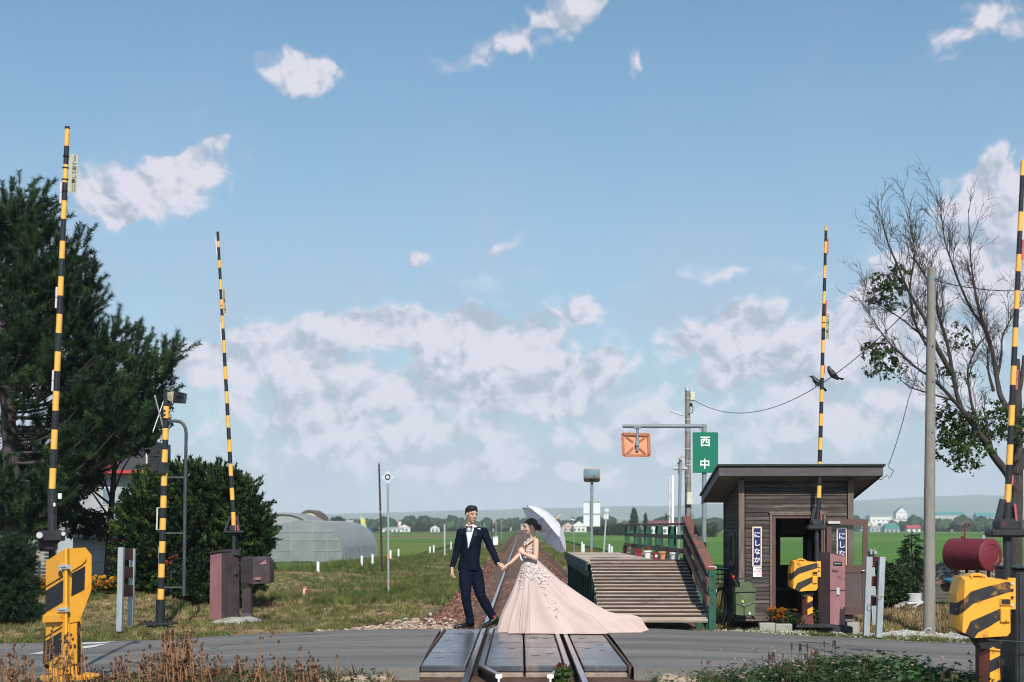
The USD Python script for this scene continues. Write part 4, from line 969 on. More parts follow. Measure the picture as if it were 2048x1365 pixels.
D = 12.6
e5 = [1295, 1200, 1110, 1015, 920, 830, 740, 650, 562, 475, 385, 305, 195, 105]
yy = [1005, 969] + [380 + e / 2.354 for e in e5] + [352, 322]
nr, p0, p1 = striped_gate('large yellow and black striped gate machine standing in front of the red tank', (X(2013, D), D, -0.12), D, 1 / 226, Z(1153, D), 2013, (2015, 1005), (2046, 322),
        [(1005 - y) / (1005 - 322) for y in yy], 'yellow', (0.030, 0.02), False)
reflectors(nr, p0, p1, 0.026, [0.05, 0.33, 0.36, 0.71, 0.74], REFLECT_RED, 1)
nr.add('cable', tube([(X(1962, D), D - 0.2, Z(1277, D)), (X(2000, D), D - 0.2, Z(1279, D)), (X(2075, D), D - 0.2, Z(1285, D))], 0.006, 5), BLK_STEEL)
t = Thing('relay_cabinet', 'black steel cabinet cut off by the right edge behind the large striped gate', 'cabinet', (X(2060, D), D + 0.1, -0.12), 'relay cabinets')
t.add('body', bb((X(2027, D), D - 0.05, -0.12), (X(2110, D), D + 0.5, Z(1138, D)), 0.012), BLK_STEEL)
t.add('door', bb((X(2033, D), D - 0.065, -0.02), (X(2104, D), D - 0.045, Z(1146, D)), 0.006), BLK_STEEL)
t.add('roof', bb((X(2024, D), D - 0.09, Z(1138, D) + 0.002), (X(2113, D), D + 0.54, Z(1134, D)), 0.006), BLK_STEEL)

D = 22.0
bands = [1020, 996, 972, 948, 924, 900, 876, 852, 828, 804, 780, 756.6, 732, 706, 681, 656, 633, 608, 583, 557, 532, 507, 484, 462, 453]
fr_, p0, p1 = striped_gate('smaller striped gate machine beside marigolds, in front of the shed door', (X(1633, D), D, -0.06), D, 0.00393, Z(1121, D), 1633, (1637, 1020), (1652, 453),
         [(1020 - y) / (1020 - 453) for y in bands], 'black', (0.036, 0.022), True)
reflectors(fr_, p0, p1, 0.03, [0.48, 0.68, 0.71, 0.90, 0.93], REFLECT_RED, 1)
arm_flag(fr_, p0, p1, (1020 - 679) / 567, (1020 - 628) / 567, 0.03, 0.062, '押して出て', (('とりこに', 'なったら'), '下さい'), 1)
# its maroon cabinet
t = Thing('relay_cabinet', 'faded maroon cabinet with slanted top beside the smaller striped gate', 'cabinet', (X(1668, D), D + 0.2, -0.06), 'relay cabinets')
x0, x1, x2 = X(1640, D), X(1658.5, D), X(1690.5, D)
zt0, zt1, zb = Z(1105, D), Z(1112, D), Z(1253, D)
t.add('body', hull(*[(x0, D + y, z) for y, z in ((0.12, zb), (0.12, zt0), (0.45, zb), (0.45, zt0))], *[(x1, D - 0.02, z) for z in (zb, zt0)], *[(x2, D + y, z) for y, z in ((0.0, zb), (0.0, zt1), (0.35, zb), (0.35, zt1))]), DARKMAROON)
dn = np.array([0.02, -1, 0.0])
fp = lambda px, py: hit(px, py, (x1, D - 0.02, 0), np.array([-(0.02) / (x2 - x1), 1, 0]))
dr = t.add('door', decal([fp(1659.5, 1250), fp(1689.5, 1250), fp(1689.5, 1114), fp(1659.5, 1107)], np.array([0.02 / (x2 - x1) * 1, -1, 0]), 0.014), PINKRUST)
t.add('plate', bb(fp(1666, 1131) + [0, -0.022, 0], fp(1683, 1124) + [0, -0.012, 0]), BLK, under=dr)
t.add('plate_line', cat(bb(fp(1668, 1128.4) + [0, -0.024, 0], fp(1681, 1127.7) + [0, -0.021, 0])), WHITE, under=dr)
t.add('handle', tube([fp(1664, 1140) + [0, -0.02, 0], fp(1664, 1140) + [0, -0.04, 0], fp(1675, 1142) + [0, -0.04, 0], fp(1675, 1142) + [0, -0.02, 0]], 0.007, 5), BLK_STEEL, under=dr)
t.add('seam', bar(fp(1659.5, 1181) + [0, -0.016, 0], fp(1689.5, 1181) + [0, -0.016, 0], 0.01, 0.012), DARKMAROON, under=dr)
t.add('latch', bb(fp(1672, 1190) + [0, -0.035, 0], fp(1678, 1176) + [0, -0.012, 0], 0.004), PALE_STEEL, under=dr)
t.add('plinth', bb((x0 - 0.03, D - 0.08, zb - 0.1), (x2 + 0.1, D + 0.5, zb), 0.01), BLK_STEEL)

# far left gate: maroon motor box on a post, its own cabinet
D = 24.3
t = Thing('crossing_gate', 'dark gate with mailbox shaped maroon motor head on a post by the round shrub', 'crossing gate', P(495, 1240, D), 'crossing gates')
ps = lambda px, py, dy=0.0: np.array([X(px, D), D + dy, Z(py, D)])
t.add('post', hull(*[ps(a, b, y) for b in (1172, 1236) for a, y in ((485, -0.05), (485, 0.08), (503, 0.08), (503, -0.08))]), DARKMAROON)
t.add('foot', hull(*[ps(a, 1226, y) for a in (485, 503) for y in (-0.07, 0.08)], *[ps(a, 1240, y) for a in (480, 509) for y in (-0.14, 0.14)]), DARKMAROON)
t.add('base_plate', bb(ps(452, 1243.5, -0.22), ps(519, 1240, 0.25), 0.006), GALV)
hd = [ps(482, 1165, -0.02), ps(482, 1117, -0.02), ps(510, 1168, -0.2), ps(510, 1116, -0.2)]
arch = [ps(x, y, -0.16 + 0.0 * x) for x, y in ((510, 1168), (541, 1166), (543, 1160), (542, 1124), (538, 1117), (532, 1113.5), (512, 1114))]
t.add('motor_head', hull(hd, arch, [p + np.array([0.02, 0.34, 0.0]) for p in arch], [ps(484, 1165, 0.2), ps(484, 1114, 0.2)]), DARKMAROON, smooth=35)
t.add('cover', hull(*[ps(x, y, dy) for x, y in ((512, 1130), (537, 1128)) for dy in (-0.185, -0.17)], *[ps(x, y, dy) for x, y in ((514, 1117), (533, 1115)) for dy in (-0.16, 0.1)]), PINKRUST)
t.add('cover_latch', bb(ps(512, 1160, -0.22), ps(526, 1154, -0.19), 0.004), PINKRUST)
t.add('neck', hull(*[ps(a, 1165, y) for a in (484, 512) for y in (-0.12, 0.12)], *[ps(a, 1176, y) for a in (485, 503) for y in (-0.07, 0.08)]), DARKMAROON)
mx = 466.5
t.add('mast', cyl(ps(mx, 1175, 0.06), ps(mx, 1052, 0.06), 0.035), BLK_STEEL, smooth=40)
t.add('mast_clamp', cat(box(ps(469, 1107, 0.06), (0.16, 0.16, 0.1), 0.02), box(ps(468, 1148, 0.06), (0.12, 0.14, 0.07), 0.02)), BLK_STEEL)
zc = ps(466, 1064, 0.06)
t.add('pivot_bracket', cat(box(zc, (0.32, 0.2, 0.04), 0.01), box(zc + [0, 0, 0.06], (0.13, 0.16, 0.1), 0.02), bar(zc + [-0.14, -0.05, 0.01], zc + [-0.05, -0.05, 0.26], 0.04, 0.04), bar(zc + [0.1, -0.05, 0.01], zc + [0.07, -0.05, 0.28], 0.03, 0.04)), BLK_STEEL)
t.add('red_spring', cat(bar(zc + [0.05, -0.1, 0.02], zc + [0.055, -0.1, 0.25], 0.02, 0.02), bar(zc + [0.1, -0.08, 0.0], zc + [0.08, -0.08, 0.12], 0.02, 0.02)), REFLECT_RED)
a0, a1 = ps(466.3, 1052, 0.06), ps(434, 462, 0.06)
e2_ = [440 + v / 4.2656 for v in (97, 177, 230, 340, 405, 505, 590, 675, 755, 815, 925, 1025, 1133, 1250, 1358)]
dn_ = [440 + 1358 / 4.2656 + 24.2 * k for k in range(1, 12)]
bl = sorted(e2_ + [y for y in dn_ if y < 1040] + [1046], reverse=True)
bl[0] = 1052
fr = [(1052 - y) / (1052 - 462) for y in bl]
stripes(t, a0, a1, 0.04, 0.023, fr, 'yellow' if len(fr) % 2 == 1 else 'black')
reflectors(t, a0, a1, 0.03, [0.63, 0.66, 0.92, 0.95], REFLECT_PALE)
arm_flag(t, a0, a1, (1052 - 629) / 590, (1052 - 578) / 590, 0.0, 0.085, 'しばらくお待ち下さい', ((), ''), 1)
single('concrete_footing', xf(rock(1.0, 5, 2, 0.2), None, P(482, 1248, 24.0), (0.42, 0.28, 0.5)), CONC, 'rough pale concrete footing under the dark motor head gate', 'footing', smooth=40)
t = Thing('relay_cabinet', 'tall narrow cabinet, peeling pink maroon, left of the mailbox shaped motor head', 'cabinet', P(446, 1241, D), 'relay cabinets')
q = [ps(418, 1240, 0.06), ps(447, 1240, -0.12), ps(477, 1240, 0.1), ps(448, 1240, 0.3)]
r = [ps(420, 1108, 0.06), ps(448, 1104, -0.12), ps(476, 1103, 0.1), ps(448, 1103, 0.3)]
t.add('body', hull(q, r), DARKMAROON)
n_ = np.cross(q[1] - q[0], [0, 0, 1.0]); n_ /= np.linalg.norm(n_); n_ = n_ if n_[1] < 0 else -n_
t.add('front_panel', decal([lerp(q[0], q[1], .03) + n_ * .001, lerp(q[0], q[1], .96) + n_ * .001, lerp(r[0], r[1], .96) + n_ * .001 - [0, 0, .02], lerp(r[0], r[1], .03) + n_ * .001 - [0, 0, .03]], n_, 0.01), PINKRUST)
n_ = np.cross(q[2] - q[1], [0, 0, 1.0]); n_ /= np.linalg.norm(n_); n_ = n_ if n_[1] < 0 else -n_
t.add('side_panel', decal([lerp(q[1], q[2], .25) + n_ * .001, lerp(q[1], q[2], .95) + n_ * .001, lerp(r[1], r[2], .95) + n_ * .001 - [0, 0, .05], lerp(r[1], r[2], .25) + n_ * .001 - [0, 0, .05]], n_, 0.02), DARKMAROON)
t.add('roof', hull(*[p + [0.0, 0.0, 0.002] + (p - np.mean(r, 0)) * [0.12, 0.12, 0] for p in r], *[p + [0, 0, 0.03] + (p - np.mean(r, 0)) * [0.12, 0.12, 0] for p in r]), DARKMAROON)

# warning signal post, left
D = 23.9
t = Thing('warning_signal', 'black and yellow banded signal post with siren box on top and bent pipe alongside', 'crossing signal', P(321, 1246, D))
ps = lambda px, py, dy=0.0: np.array([X(px, D), D + dy, Z(py, D)])
p0, p1 = ps(321.5, 1200), ps(333.5, 783)
ed = [1200, 1178, 1155, 1128, 1106, 1083, 1060, 1037, 1016, 992, 972, 947, 925, 900, 880, 857, 837, 813, 783]
stripes(t, p0, p1, 0.056, 0.05, [(1200 - y) / (1200 - 783) for y in ed], 'yellow', 16, 'post_section')
t.add('base_sleeve', cyl(ps(320.5, 1245), ps(321.5, 1199), 0.078, 16), BLK, smooth=40)
bp = t.add('base_plate', bb(ps(290, 1249, -0.22), ps(350, 1245, 0.22), 0.006), BLK_STEEL)
for a in (295, 305, 336, 345):
 t.add('bolt', bolt(ps(a, 1246, -0.15), (0, 0, 1), 0.02, 0.05), BLK_STEEL, under=bp)
sp = t.add('siren_box', hull(*[ps(a, b, y) for a, b in ((336, 786), (337, 801), (352, 783), (350, 806)) for y in (-0.05, 0.12)], *[ps(a, b, -0.1) for a, b in ((352, 784), (349, 806))]), mat('olive_paint', (0.30, 0.29, 0.19), var=0.25, scale=12, rough=0.6))
hn = hull(*[ps(a, b, y) for a, b, y in ((351, 783.5, 0.1), (350, 806, 0.1), (352, 783.5, -0.14), (349.5, 807, -0.14), (370, 787, -0.02), (367, 808, -0.02), (369, 786, 0.2), (366.5, 806, 0.2))])
t.add('siren_horn', hn, BLK, under=sp)
ctr = ps(359.5, 796, -0.09)
t.add('siren_mouth', lathe([(0.012, 0), (0.03, 0.004), (0.045, 0.02)], 12, ctr), BLK_STEEL, under=sp)
# crossed boards seen almost edge on
cb = t.add('crossed_board', cat(bar(ps(325.5, 797, 0.12), ps(318.5, 868, -0.42), 0.01, 0.045, up=(0, 0.6, 0.4)), bar(ps(322.5, 797, -0.42), ps(326.5, 868, 0.12), 0.01, 0.045, up=(0, 0.6, 0.4))), WHITE)
t.add('board_clamp', cat(*[bar(ps(321, y, -0.06), ps(333, y, -0.06), 0.03, 0.02) for y in (822, 830, 838)], bar(ps(322, 818, -0.06), ps(321.5, 842, -0.06), 0.02, 0.02)), BLK)
# two lamps looking along the road to the left
for y, L in ((905, 46), (935, 60)):
 lp = t.add('lamp', hull(*[ps(a, b, dy) for a, b in ((318, y - 7), (318, y + 8), (304, y - 9), (304, y + 10)) for dy in (-0.1, 0.1)]), BLK)
 t.add('hood', hull(*[ps(a, b, dy) for a, b in ((304, y - 9), (328 - L, y - 6 if y < 920 else y + 2), (304, y - 5)) for dy in (-0.1, 0.1)]), BLK, under=lp)
 t.add('lamp_arm', bar(ps(316, y), ps(329, y), 0.05, 0.06), BLK, under=lp)
t.add('junction_box', bb(ps(318, 950, -0.1), ps(334, 926, 0.1), 0.015), BLK)
pipe = [ps(333, 843), ps(352, 842.5), ps(361, 844), ps(367, 849), ps(371, 857), ps(372.5, 868), ps(370, 1000), ps(368, 1192)]
t.add('side_pipe', tube(pipe, 0.028, 10), mat('dark_pipe', (0.05, 0.06, 0.07), var=0.25, rough=0.45), smooth=True)
for y in (955, 1066.5, 1175):
 t.add('tie_bar', bar(ps(lerp(333.5, 321.5, (y - 783) / 417), y), ps(370, y), 0.02, 0.03), mat('dark_pipe', ()))
t.add('white_bracket', tube([ps(326, 1017), ps(315, 1016), ps(313.5, 1060), ps(324, 1059)], 0.016, 6), mat('bracket_pale', (0.5, 0.52, 0.5), var=0.15))
t.add('conduit', cyl(ps(316.5, 1205), ps(318, 1095), 0.012, 8), GALV)

# steel guard posts with rusty boards
def h_post(t, foot, top, w=0.085):
 ax = top - foot
 t.add('post', cat(bar(foot + [-w / 2 + .006, 0, 0], top + [-w / 2 + .006, 0, 0], 0.012, w, 0.002, up=(0, 1, 0)), bar(foot + [w / 2 - .006, 0, 0], top + [w / 2 - .006, 0, 0], 0.012, w, 0.002, up=(0, 1, 0)), bar(foot, top, w - .024, 0.01, up=(0, 1, 0)), bar(foot + [0, -w / 2, 0], top + [0, -w / 2, 0], w * .96, 0.008, up=(0, 1, 0))), GALV)


t = Thing('guard_fence', 'two grey steel posts with rusty boards between, beside the orange gate box', 'guard fence', P(250, 1262, 22.6), 'guard fences')
h_post(t, P(239, 1263, 22.2), P(243, 1095, 22.2)); h_post(t, P(261, 1252, 23.4), P(266, 1098, 23.4))
for y0, y1 in ((1098, 1122), (1136, 1158), (1172, 1195)):
 ym = (y0 + y1) / 2
 t.add('board', bar(P(240.5, ym, 22.27), P(264, ym - 2, 23.35), 0.035, (y1 - y0) / 125, 0.004), RUSTRED)
t = Thing('guard_fence', 'three grey steel posts with rusty boards between, near the open shed door', 'guard fence', P(1745, 1272, 21.2), 'guard fences')
h_post(t, P(1732, 1271, 21.0), P(1737.5, 1114, 21.0)); h_post(t, P(1757, 1275, 20.8), P(1764, 1114, 20.8)); h_post(t, P(1748, 1250, 23.0), P(1742, 1101, 23.0), 0.08)
for y0, y1 in ((1114, 1135), (1153, 1173), (1191, 1212)):
 ym = (y0 + y1) / 2
 t.add('board', bar(P(1737, ym, 21.05), P(1761, ym, 20.88), 0.03, (y1 - y0) / 136, 0.004), RUSTRED)
t.add('bolt_block', cat(box(P(1745, 1106, 22.9), (0.13, 0.1, 0.06), 0.01), bolt(P(1741, 1104, 22.8), (0, 0, 1), 0.015, 0.05), bolt(P(1749, 1104, 22.8), (0, 0, 1), 0.015, 0.05)), GALV)
t.add('reflector_board', bar(P(1740, 1124, 21.02), P(1754, 1124, 20.95), 0.04, 0.13, 0.003), mat('reflector_grey', (0.35, 0.38, 0.42), var=0.4, scale=12))
t.add('wire_tie', tube([P(1755, 1193, 20.74) + [0.07 * math.cos(a), 0.06 * math.sin(a), 0] for a in np.linspace(0, 2 * PI, 9)], 0.006, 4), mat('old_wire', (0.25, 0.2, 0.14)))
# wooden platform with ramp and railing
DECKW = mat('deck_board', (0.38, 0.31, 0.25), var=0.28, scale=5, rough=0.85, stretch=(0.6, 6, 6), bump=0.4, bscale=30, rand=0.22, dirt=(0.17, 0.13, 0.11), dirt_scale=3, dirt_at=(0.5, 0.75))
GAP_SHADE = mat('gap_shade', (0.06, 0.04, 0.032), var=0.4, scale=6, rough=0.9, stretch=(0.6, 6, 6), rand=0.2)  # dark colour stands in for the shade in the gaps between ramp boards
GREENW = mat('green_wood', (0.018, 0.085, 0.055), var=0.3, scale=8, rough=0.75, stretch=(2, 2, 0.5), dirt=(0.05, 0.035, 0.03), dirt_at=(0.56, 0.72), dirt_scale=5, bump=0.3)
DARKGREEN = mat('dark_green_wood', (0.012, 0.05, 0.04), var=0.3, scale=8, rough=0.8, dirt=(0.03, 0.03, 0.028), dirt_scale=4)
REDW = mat('red_brown_wood', (0.19, 0.075, 0.06), var=0.25, scale=6, rough=0.8, stretch=(3, 0.6, 3), dirt=(0.07, 0.07, 0.055), dirt_at=(0.5, 0.68), dirt_scale=5, bump=0.3, rand=0.15)
PZ, XL, XR = 0.85, 1.33, 2.965
RY0, RY1, PY1 = 21.4, 24.4, 34.0
pf = Thing('station_platform', 'small raised wooden platform with boarded ramp and dark green railing, beside the track', 'platform', ((XL + XR) / 2, 24.4, -0.2))
for k in range(17):
 a, b = RY0 + (RY1 - RY0) * k / 17, RY0 + (RY1 - RY0) * (k + 1) / 17
 za, zb = 0.03 + (PZ - 0.03) * k / 17, 0.03 + (PZ - 0.03) * (k + 1) / 17
 j = RNG.uniform(-0.012, 0.012, 2)
 pf.add('ramp_board', bar((( XL + XR) / 2 + j[0], a + 0.012, za + 0.004), ((XL + XR) / 2 + j[0], b - 0.034, zb - 0.006), XR - XL + j[1], 0.045, 0.006), DECKW)
 pf.add('ramp_batten', bar((( XL + XR) / 2 + j[0], b - 0.048, zb + 0.012), ((XL + XR) / 2 + j[0], b + 0.008, zb + 0.024), XR - XL - 0.01, 0.05, 0.004), GAP_SHADE)  # added dark strip: shaded gap and darker board edge, put in as colour
k, y = 0, RY1
while y < PY1 - 0.01:
 j = RNG.uniform(-0.01, 0.01, 3)
 pf.add('deck_board', bb((XL - 0.03 + j[0], y + 0.005, PZ - 0.04), (XR + 0.02, y + 0.185, PZ + j[2] * 0.3), 0.006), DECKW)
 y += 0.192
for x in (XL + 0.02, XR - 0.04):
 pf.add('stringer', hull(*[(x + dx, y, z) for dx in (0, 0.05) for y, z in ((RY0 + 0.05, -0.1), (RY0 + 0.05, 0.0), (RY1, PZ - 0.06), (RY1, PZ - 0.3))]), DARKGREEN)
pf.add('edge_beam', bb((XL - 0.075, RY1 - 0.05, PZ - 0.15), (XL - 0.032, PY1, PZ + 0.012), 0.006), DARKGREEN)
pf.add('edge_beam', bb((XL - 0.03, RY1 - 0.03, PZ - 0.26), (XL + 0.015, PY1, PZ - 0.155), 0.006), DARKGREEN)
for k, y in enumerate(np.linspace(RY1 + 0.05, PY1 - 0.1, 12)):
 pf.add('support_post', bb((XL, y - 0.06, -0.7), (XL + 0.11, y + 0.06, PZ - 0.05), 0.006), DARKGREEN)
for k, y in enumerate(np.linspace(RY1 + 0.3, PY1 - 0.2, 22)):
 pf.add('skirt_board', bb((XL + 0.115, y - 0.19, -0.7), (XL + 0.14, y + 0.19 - 0.015, PZ - 0.06)), DARKGREEN)
pf.add('support_post', bb((XL - 0.02, 23.3, -0.35), (XL + 0.09, 23.42, 0.5), 0.006), DARKGREEN)
pf.add('support_post', bb((XL - 0.01, 22.75, -0.35), (XL + 0.05, 22.8, 0.34), 0.006), DECKW)
for y in np.linspace(RY1 + 0.1, PY1 - 0.1, 8):
 pf.add('support_post', bb((XR - 0.12, y - 0.06, -0.7), (XR - 0.01, y + 0.06, PZ - 0.05), 0.006), DARKGREEN)
# railing along the back edge
fx = lambda y: lerp(XR + 0.03, 2.76, (y - RY1) / (PY1 - RY1))
posts = np.linspace(RY1 + 0.05, PY1, 6)
for i, y in enumerate(posts):
 p = pf.add('railing_post', bb((fx(y) - 0.05, y - 0.05, PZ - 0.3), (fx(y) + 0.05, y + 0.05, PZ + 0.62), 0.006), GREENW)
 if i < 5:
  ym = lerp(y, posts[i + 1], 0.4)
  pf.add('railing_stay', bar((fx(ym) + 0.16, ym, PZ - 0.35), (fx(ym) + 0.14, ym, PZ + 0.62), 0.11, 0.1, 0.006, up=(0, 1, 0)), DARKGREEN)
for h, m in ((0.655, REDW), (0.43, GREENW), (0.19, GREENW)):
 for i in range(5):
  a, b = posts[i], posts[i + 1]
  pf.add('railing_board', bar((fx(a) - 0.06, a, PZ + h), (fx(b) - 0.06, b - 0.01, PZ + h), 0.05 if h < 0.6 else 0.13, 0.075 if h < 0.6 else 0.04, 0.006), REDW if h > 0.6 or (i + int(h * 10)) % 2 else GREENW)
# handrail down the ramp
rp = [(24.35, PZ), (22.9, 0.46), (21.45, 0.06)]
for i, (y, z) in enumerate(rp[1:]):
 x = XR + 0.05
 pf.add('railing_post', bb((x - 0.055, y - 0.05, -0.2), (x + 0.055, y + 0.05, z + 0.76), 0.006), GREENW)
 pf.add('post_cap', bb((x - 0.06, y - 0.055, z + 0.762), (x + 0.06, y + 0.055, z + 0.80), 0.006), WHITE if i else GREENW)
 for q in (0.25, 0.45, 0.65):
  pf.add('bolt', bolt((x - 0.0, y - 0.05, z + q), (0, -1, 0), 0.013, 0.012), BLK_STEEL)
for h, w, th in ((0.74, 0.15, 0.045), (0.52, 0.05, 0.13), (0.24, 0.05, 0.13)):
 for (ya, za), (yb, zb_) in zip(rp[:-1], rp[1:]):
  x = XR - 0.01 if h < 0.7 else XR + 0.02
  pf.add('railing_board', bar((x, yb - 0.06 if yb < 22 else yb, zb_ + h + 0.03), (x, ya - 0.01, za + h + (0.03 if h > 0.7 else 0)), w, th, 0.006), REDW)

# flower pots in a row along the railing
POTC = {'red': mat('pot_red', (0.30, 0.018, 0.035), var=0.1, rough=0.45), 'terracotta': mat('pot_terracotta', (0.55, 0.26, 0.16), var=0.1, rough=0.6), 'white': mat('pot_white', (0.66, 0.67, 0.65), var=0.08, rough=0.5)}
POTS = [(1250, 33.2, .115, 'red', 'small red flower pot, farthest of the pots along the platform railing', 0), (1265.5, 31.4, .155, 'terracotta', 'terracotta pot with orange blooms, second farthest on the platform', 1), (1278, 29.2, .135, 'red', 'red pot with green leaves between a terracotta and a white pot', 0),
  (1295, 27.4, .15, 'white', 'white ribbed pot between two red pots on the platform', 1), (1311, 26.5, .12, 'red', 'red pot with a white label patch on its side', 0), (1327, 25.6, .165, 'terracotta', 'large terracotta pot with tall orange red flowers on the platform', 2), (1349, 24.6, .165, 'white', 'white ribbed planter nearest the top of the ramp', 3)]
PETAL = leafmat('red_orange_petal', (0.45, 0.06, 0.02), 0.2, 0.2, 0.2)
SPRIG = leafmat('pot_leaf', (0.05, 0.11, 0.03), 0.3, 0.3, 0.2)


def leaf_quads(n, rad, h, size, seed, up=0.4):
 r = np.random.default_rng(seed); vs, fs = [], []
 for k in range(n):
  a, q = r.uniform(0, 2 * PI), r.random() ** 0.5
  c = np.array([rad * q * math.cos(a), rad * q * math.sin(a), h * r.random()])
  d = r.normal(0, 1, 3); d[2] = abs(d[2]) * up; d /= np.linalg.norm(d); s = np.cross(d, r.normal(0, 1, 3)); s /= np.linalg.norm(s)
  L = size * r.uniform(0.6, 1.3)
  vs += [c - d * L / 2, c + s * L * 0.28, c + d * L / 2, c - s * L * 0.28]
  fs += [(4 * k, 4 * k + 1, 4 * k + 2), (4 * k, 4 * k + 2, 4 * k + 3)]
 return np.array(vs), np.array(fs)


for px, d, w, c, lab, kind in POTS:
 b = np.array([X(px, d), d, PZ + 0.004])
 h = w * 1.0 if c != 'red' else w * 1.05
 t = Thing('flower_pot', lab, 'flower pot', b, 'flower pots on the platform')
 prof = [(0.0, 0.0), (w * .34, 0), (w * .44, h * .78), (w * .54, h * .78), (w * .55, h), (w * .49, h), (w * .46, h * .88), (0, h * .86)]
 if c == 'white':
  r = lathe([(a, z) for a, z in prof], 28, b); ang = np.arctan2(r[0][:, 1] - b[1], r[0][:, 0] - b[0]); rr = 1 + 0.03 * (np.cos(ang * 14) > 0)
  v = r[0].copy(); v[:, :2] = b[:2] + (v[:, :2] - b[:2]) * rr[:, None]
  t.add('pot', (v, r[1]), POTC[c], smooth=30)
 else:
  t.add('pot', lathe(prof, 24, b), POTC[c], smooth=30)
 t.add('soil', lathe([(0, h * .885), (w * .455, h * .885)], 16, b), mat('soil', (0.05, 0.035, 0.025)))
 pl = t.add('leaves', xf(leaf_quads(45, w * .4, [.06, .09, .1, .03][kind], 0.035, int(px)), None, b + [0, 0, h * .9]), SPRIG)
 if kind in (1, 2) or c == 'red':
  t.add('blooms', xf(leaf_quads(30 if kind else 9, w * .33, [.07, .1, .16, .03][kind], 0.03, int(px) + 1, 1), None, b + [0, 0, h * .95]), PETAL)
 if 'label' in lab:
  t.add('label_patch', hull(*[b + [dx, -w * .50 + .012 * (z > .06) * -1, z] for dx in (-.018, .032) for z in (h * .3, h * .68)], *[b + [dx, -w * .40, z] for dx in (-.018, .032) for z in (h * .3, h * .68)]), WHITE)

# the shed that serves as waiting room
SIDING = mat('weathered_siding', (0.062, 0.050, 0.045), var=0.5, scale=4.5, rough=0.88, stretch=(0.7, 5, 12), bump=0.7, bscale=22, rand=0.3, dirt=(0.15, 0.132, 0.12), dirt_at=(0.5, 0.72), dirt_scale=2.2, dstretch=(0.5, 2, 6))
TRIM = mat('weathered_trim', (0.15, 0.115, 0.095), var=0.3, scale=5, rough=0.85, stretch=(5, 5, 0.6), bump=0.4, rand=0.15)
ROOFM = mat('roof_fascia', (0.075, 0.065, 0.07), var=0.2, scale=4, rough=0.6, stretch=(0.5, 3, 3), dirt=(0.13, 0.11, 0.11), dirt_scale=3)
SOFFIT = mat('soffit', (0.17, 0.155, 0.14), var=0.14, rough=0.85, scale=4)
FRAME = mat('brown_frame', (0.10, 0.052, 0.045), var=0.15, rough=0.5, scale=5)
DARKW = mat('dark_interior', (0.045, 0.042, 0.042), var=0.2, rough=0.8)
PANE = glass('window_glass')
al = math.radians(-1.5)
So, UX, UY = np.array([3.57, 22.3, 0.0]), np.array([math.cos(al), math.sin(al), 0]), np.array([-math.sin(al), math.cos(al), 0])
SW, SD = 1.76, 2.0
S = lambda x, y, z: So + UX * x + UY * y + np.array([0, 0, z])
SR = np.stack([UX, UY, [0, 0, 1.0]], 1)
sbox = lambda x0, y0, z0, x1, y1, z1, ch=0.0: box(S((x0 + x1) / 2, (y0 + y1) / 2, (z0 + z1) / 2), (abs(x1 - x0), abs(y1 - y0), abs(z1 - z0)), ch, SR)
sh = Thing('wooden_shed', 'small weathered wooden waiting shed with sloping roof and open brown door', 'shed', S(SW / 2, SD / 2, 0))
zf_, zk = 2.21, 1.90                             # wall height at the front and the back
# front wall: boards, cut round the doorway
dx0, dx1, dz1 = 0.50, 1.31, 1.64
sx = lambda px: (px - 1480) / 127.6
rows = 33
hh = (zf_ - 0.06) / rows
wfr = None
for r in range(rows):
 z0 = 0.06 + r * hh; z1 = z0 + hh - 0.004
 segs = [(0.09, SW - 0.09)] if z0 > dz1 + 0.02 else [(0.09, dx0 - 0.03), (dx1 + 0.03, SW - 0.09)]
 for a, b in segs:
  j = RNG.uniform(0, 0.006)
  nm = sh.add('siding_board', hull(*[S(x, y, z) for x in (a, b) for y, z in ((0.0 - j, z0), (0.022, z0), (0.022, z1), (0.011 - j, z1))]), SIDING)
for r in range(rows):                            # left wall
 z0 = 0.06 + r * hh; z1 = z0 + hh - 0.004
 ymax = SD - 0.02 if z1 < zk else SD * (zf_ - z1) / (zf_ - zk)
 if ymax < 0.15:
  continue
 segs = [(0.05, ymax)]
 if 0.86 < z0 < 1.34:
  segs = [(0.05, 0.62), (1.22, ymax)]
 for a, b in segs:
  if b > a:
   sh.add('siding_board', hull(*[S(x, y, z) for y in (a, b) for x, z in ((0.0, z0), (0.022, z0), (0.022, z1), (0.011, z1))]), SIDING)
for r in range(0, rows, 1):                      # right wall, inside out of view: wider boards
 if r % 3 == 0:
  z0 = 0.06 + r * hh; z1 = min(z0 + 3 * hh - 0.004, zk + 0.1)
  if z1 > z0:
   sh.add('siding_board', sbox(SW - 0.022, 0.05, z0, SW, SD - 0.02, z1), SIDING)
wb = dict(x0=0.95, x1=1.34, z0=0.81, z1=1.28)    # back wall with its window
for a in ((0.02, 0.06, wb['x0'], zk), (wb['x1'], 0.06, SW - 0.02, zk), (wb['x0'], 0.06, wb['x1'], wb['z0']), (wb['x0'], wb['z1'], wb['x1'], zk)):
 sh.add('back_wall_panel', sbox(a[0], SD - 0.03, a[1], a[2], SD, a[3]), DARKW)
w = sh.add('back_window', cat(*[sbox(*a) for a in ((wb['x0'] - .03, SD - .05, wb['z0'] - .03, wb['x1'] + .03, SD - .031, wb['z0']), (wb['x0'] - .03, SD - .05, wb['z1'], wb['x1'] + .03, SD - .031, wb['z1'] + .03), (wb['x0'] - .03, SD - .05, wb['z0'], wb['x0'], SD - .031, wb['z1']), (wb['x1'], SD - .05, wb['z0'], wb['x1'] + .03, SD - .031, wb['z1']))]), FRAME)
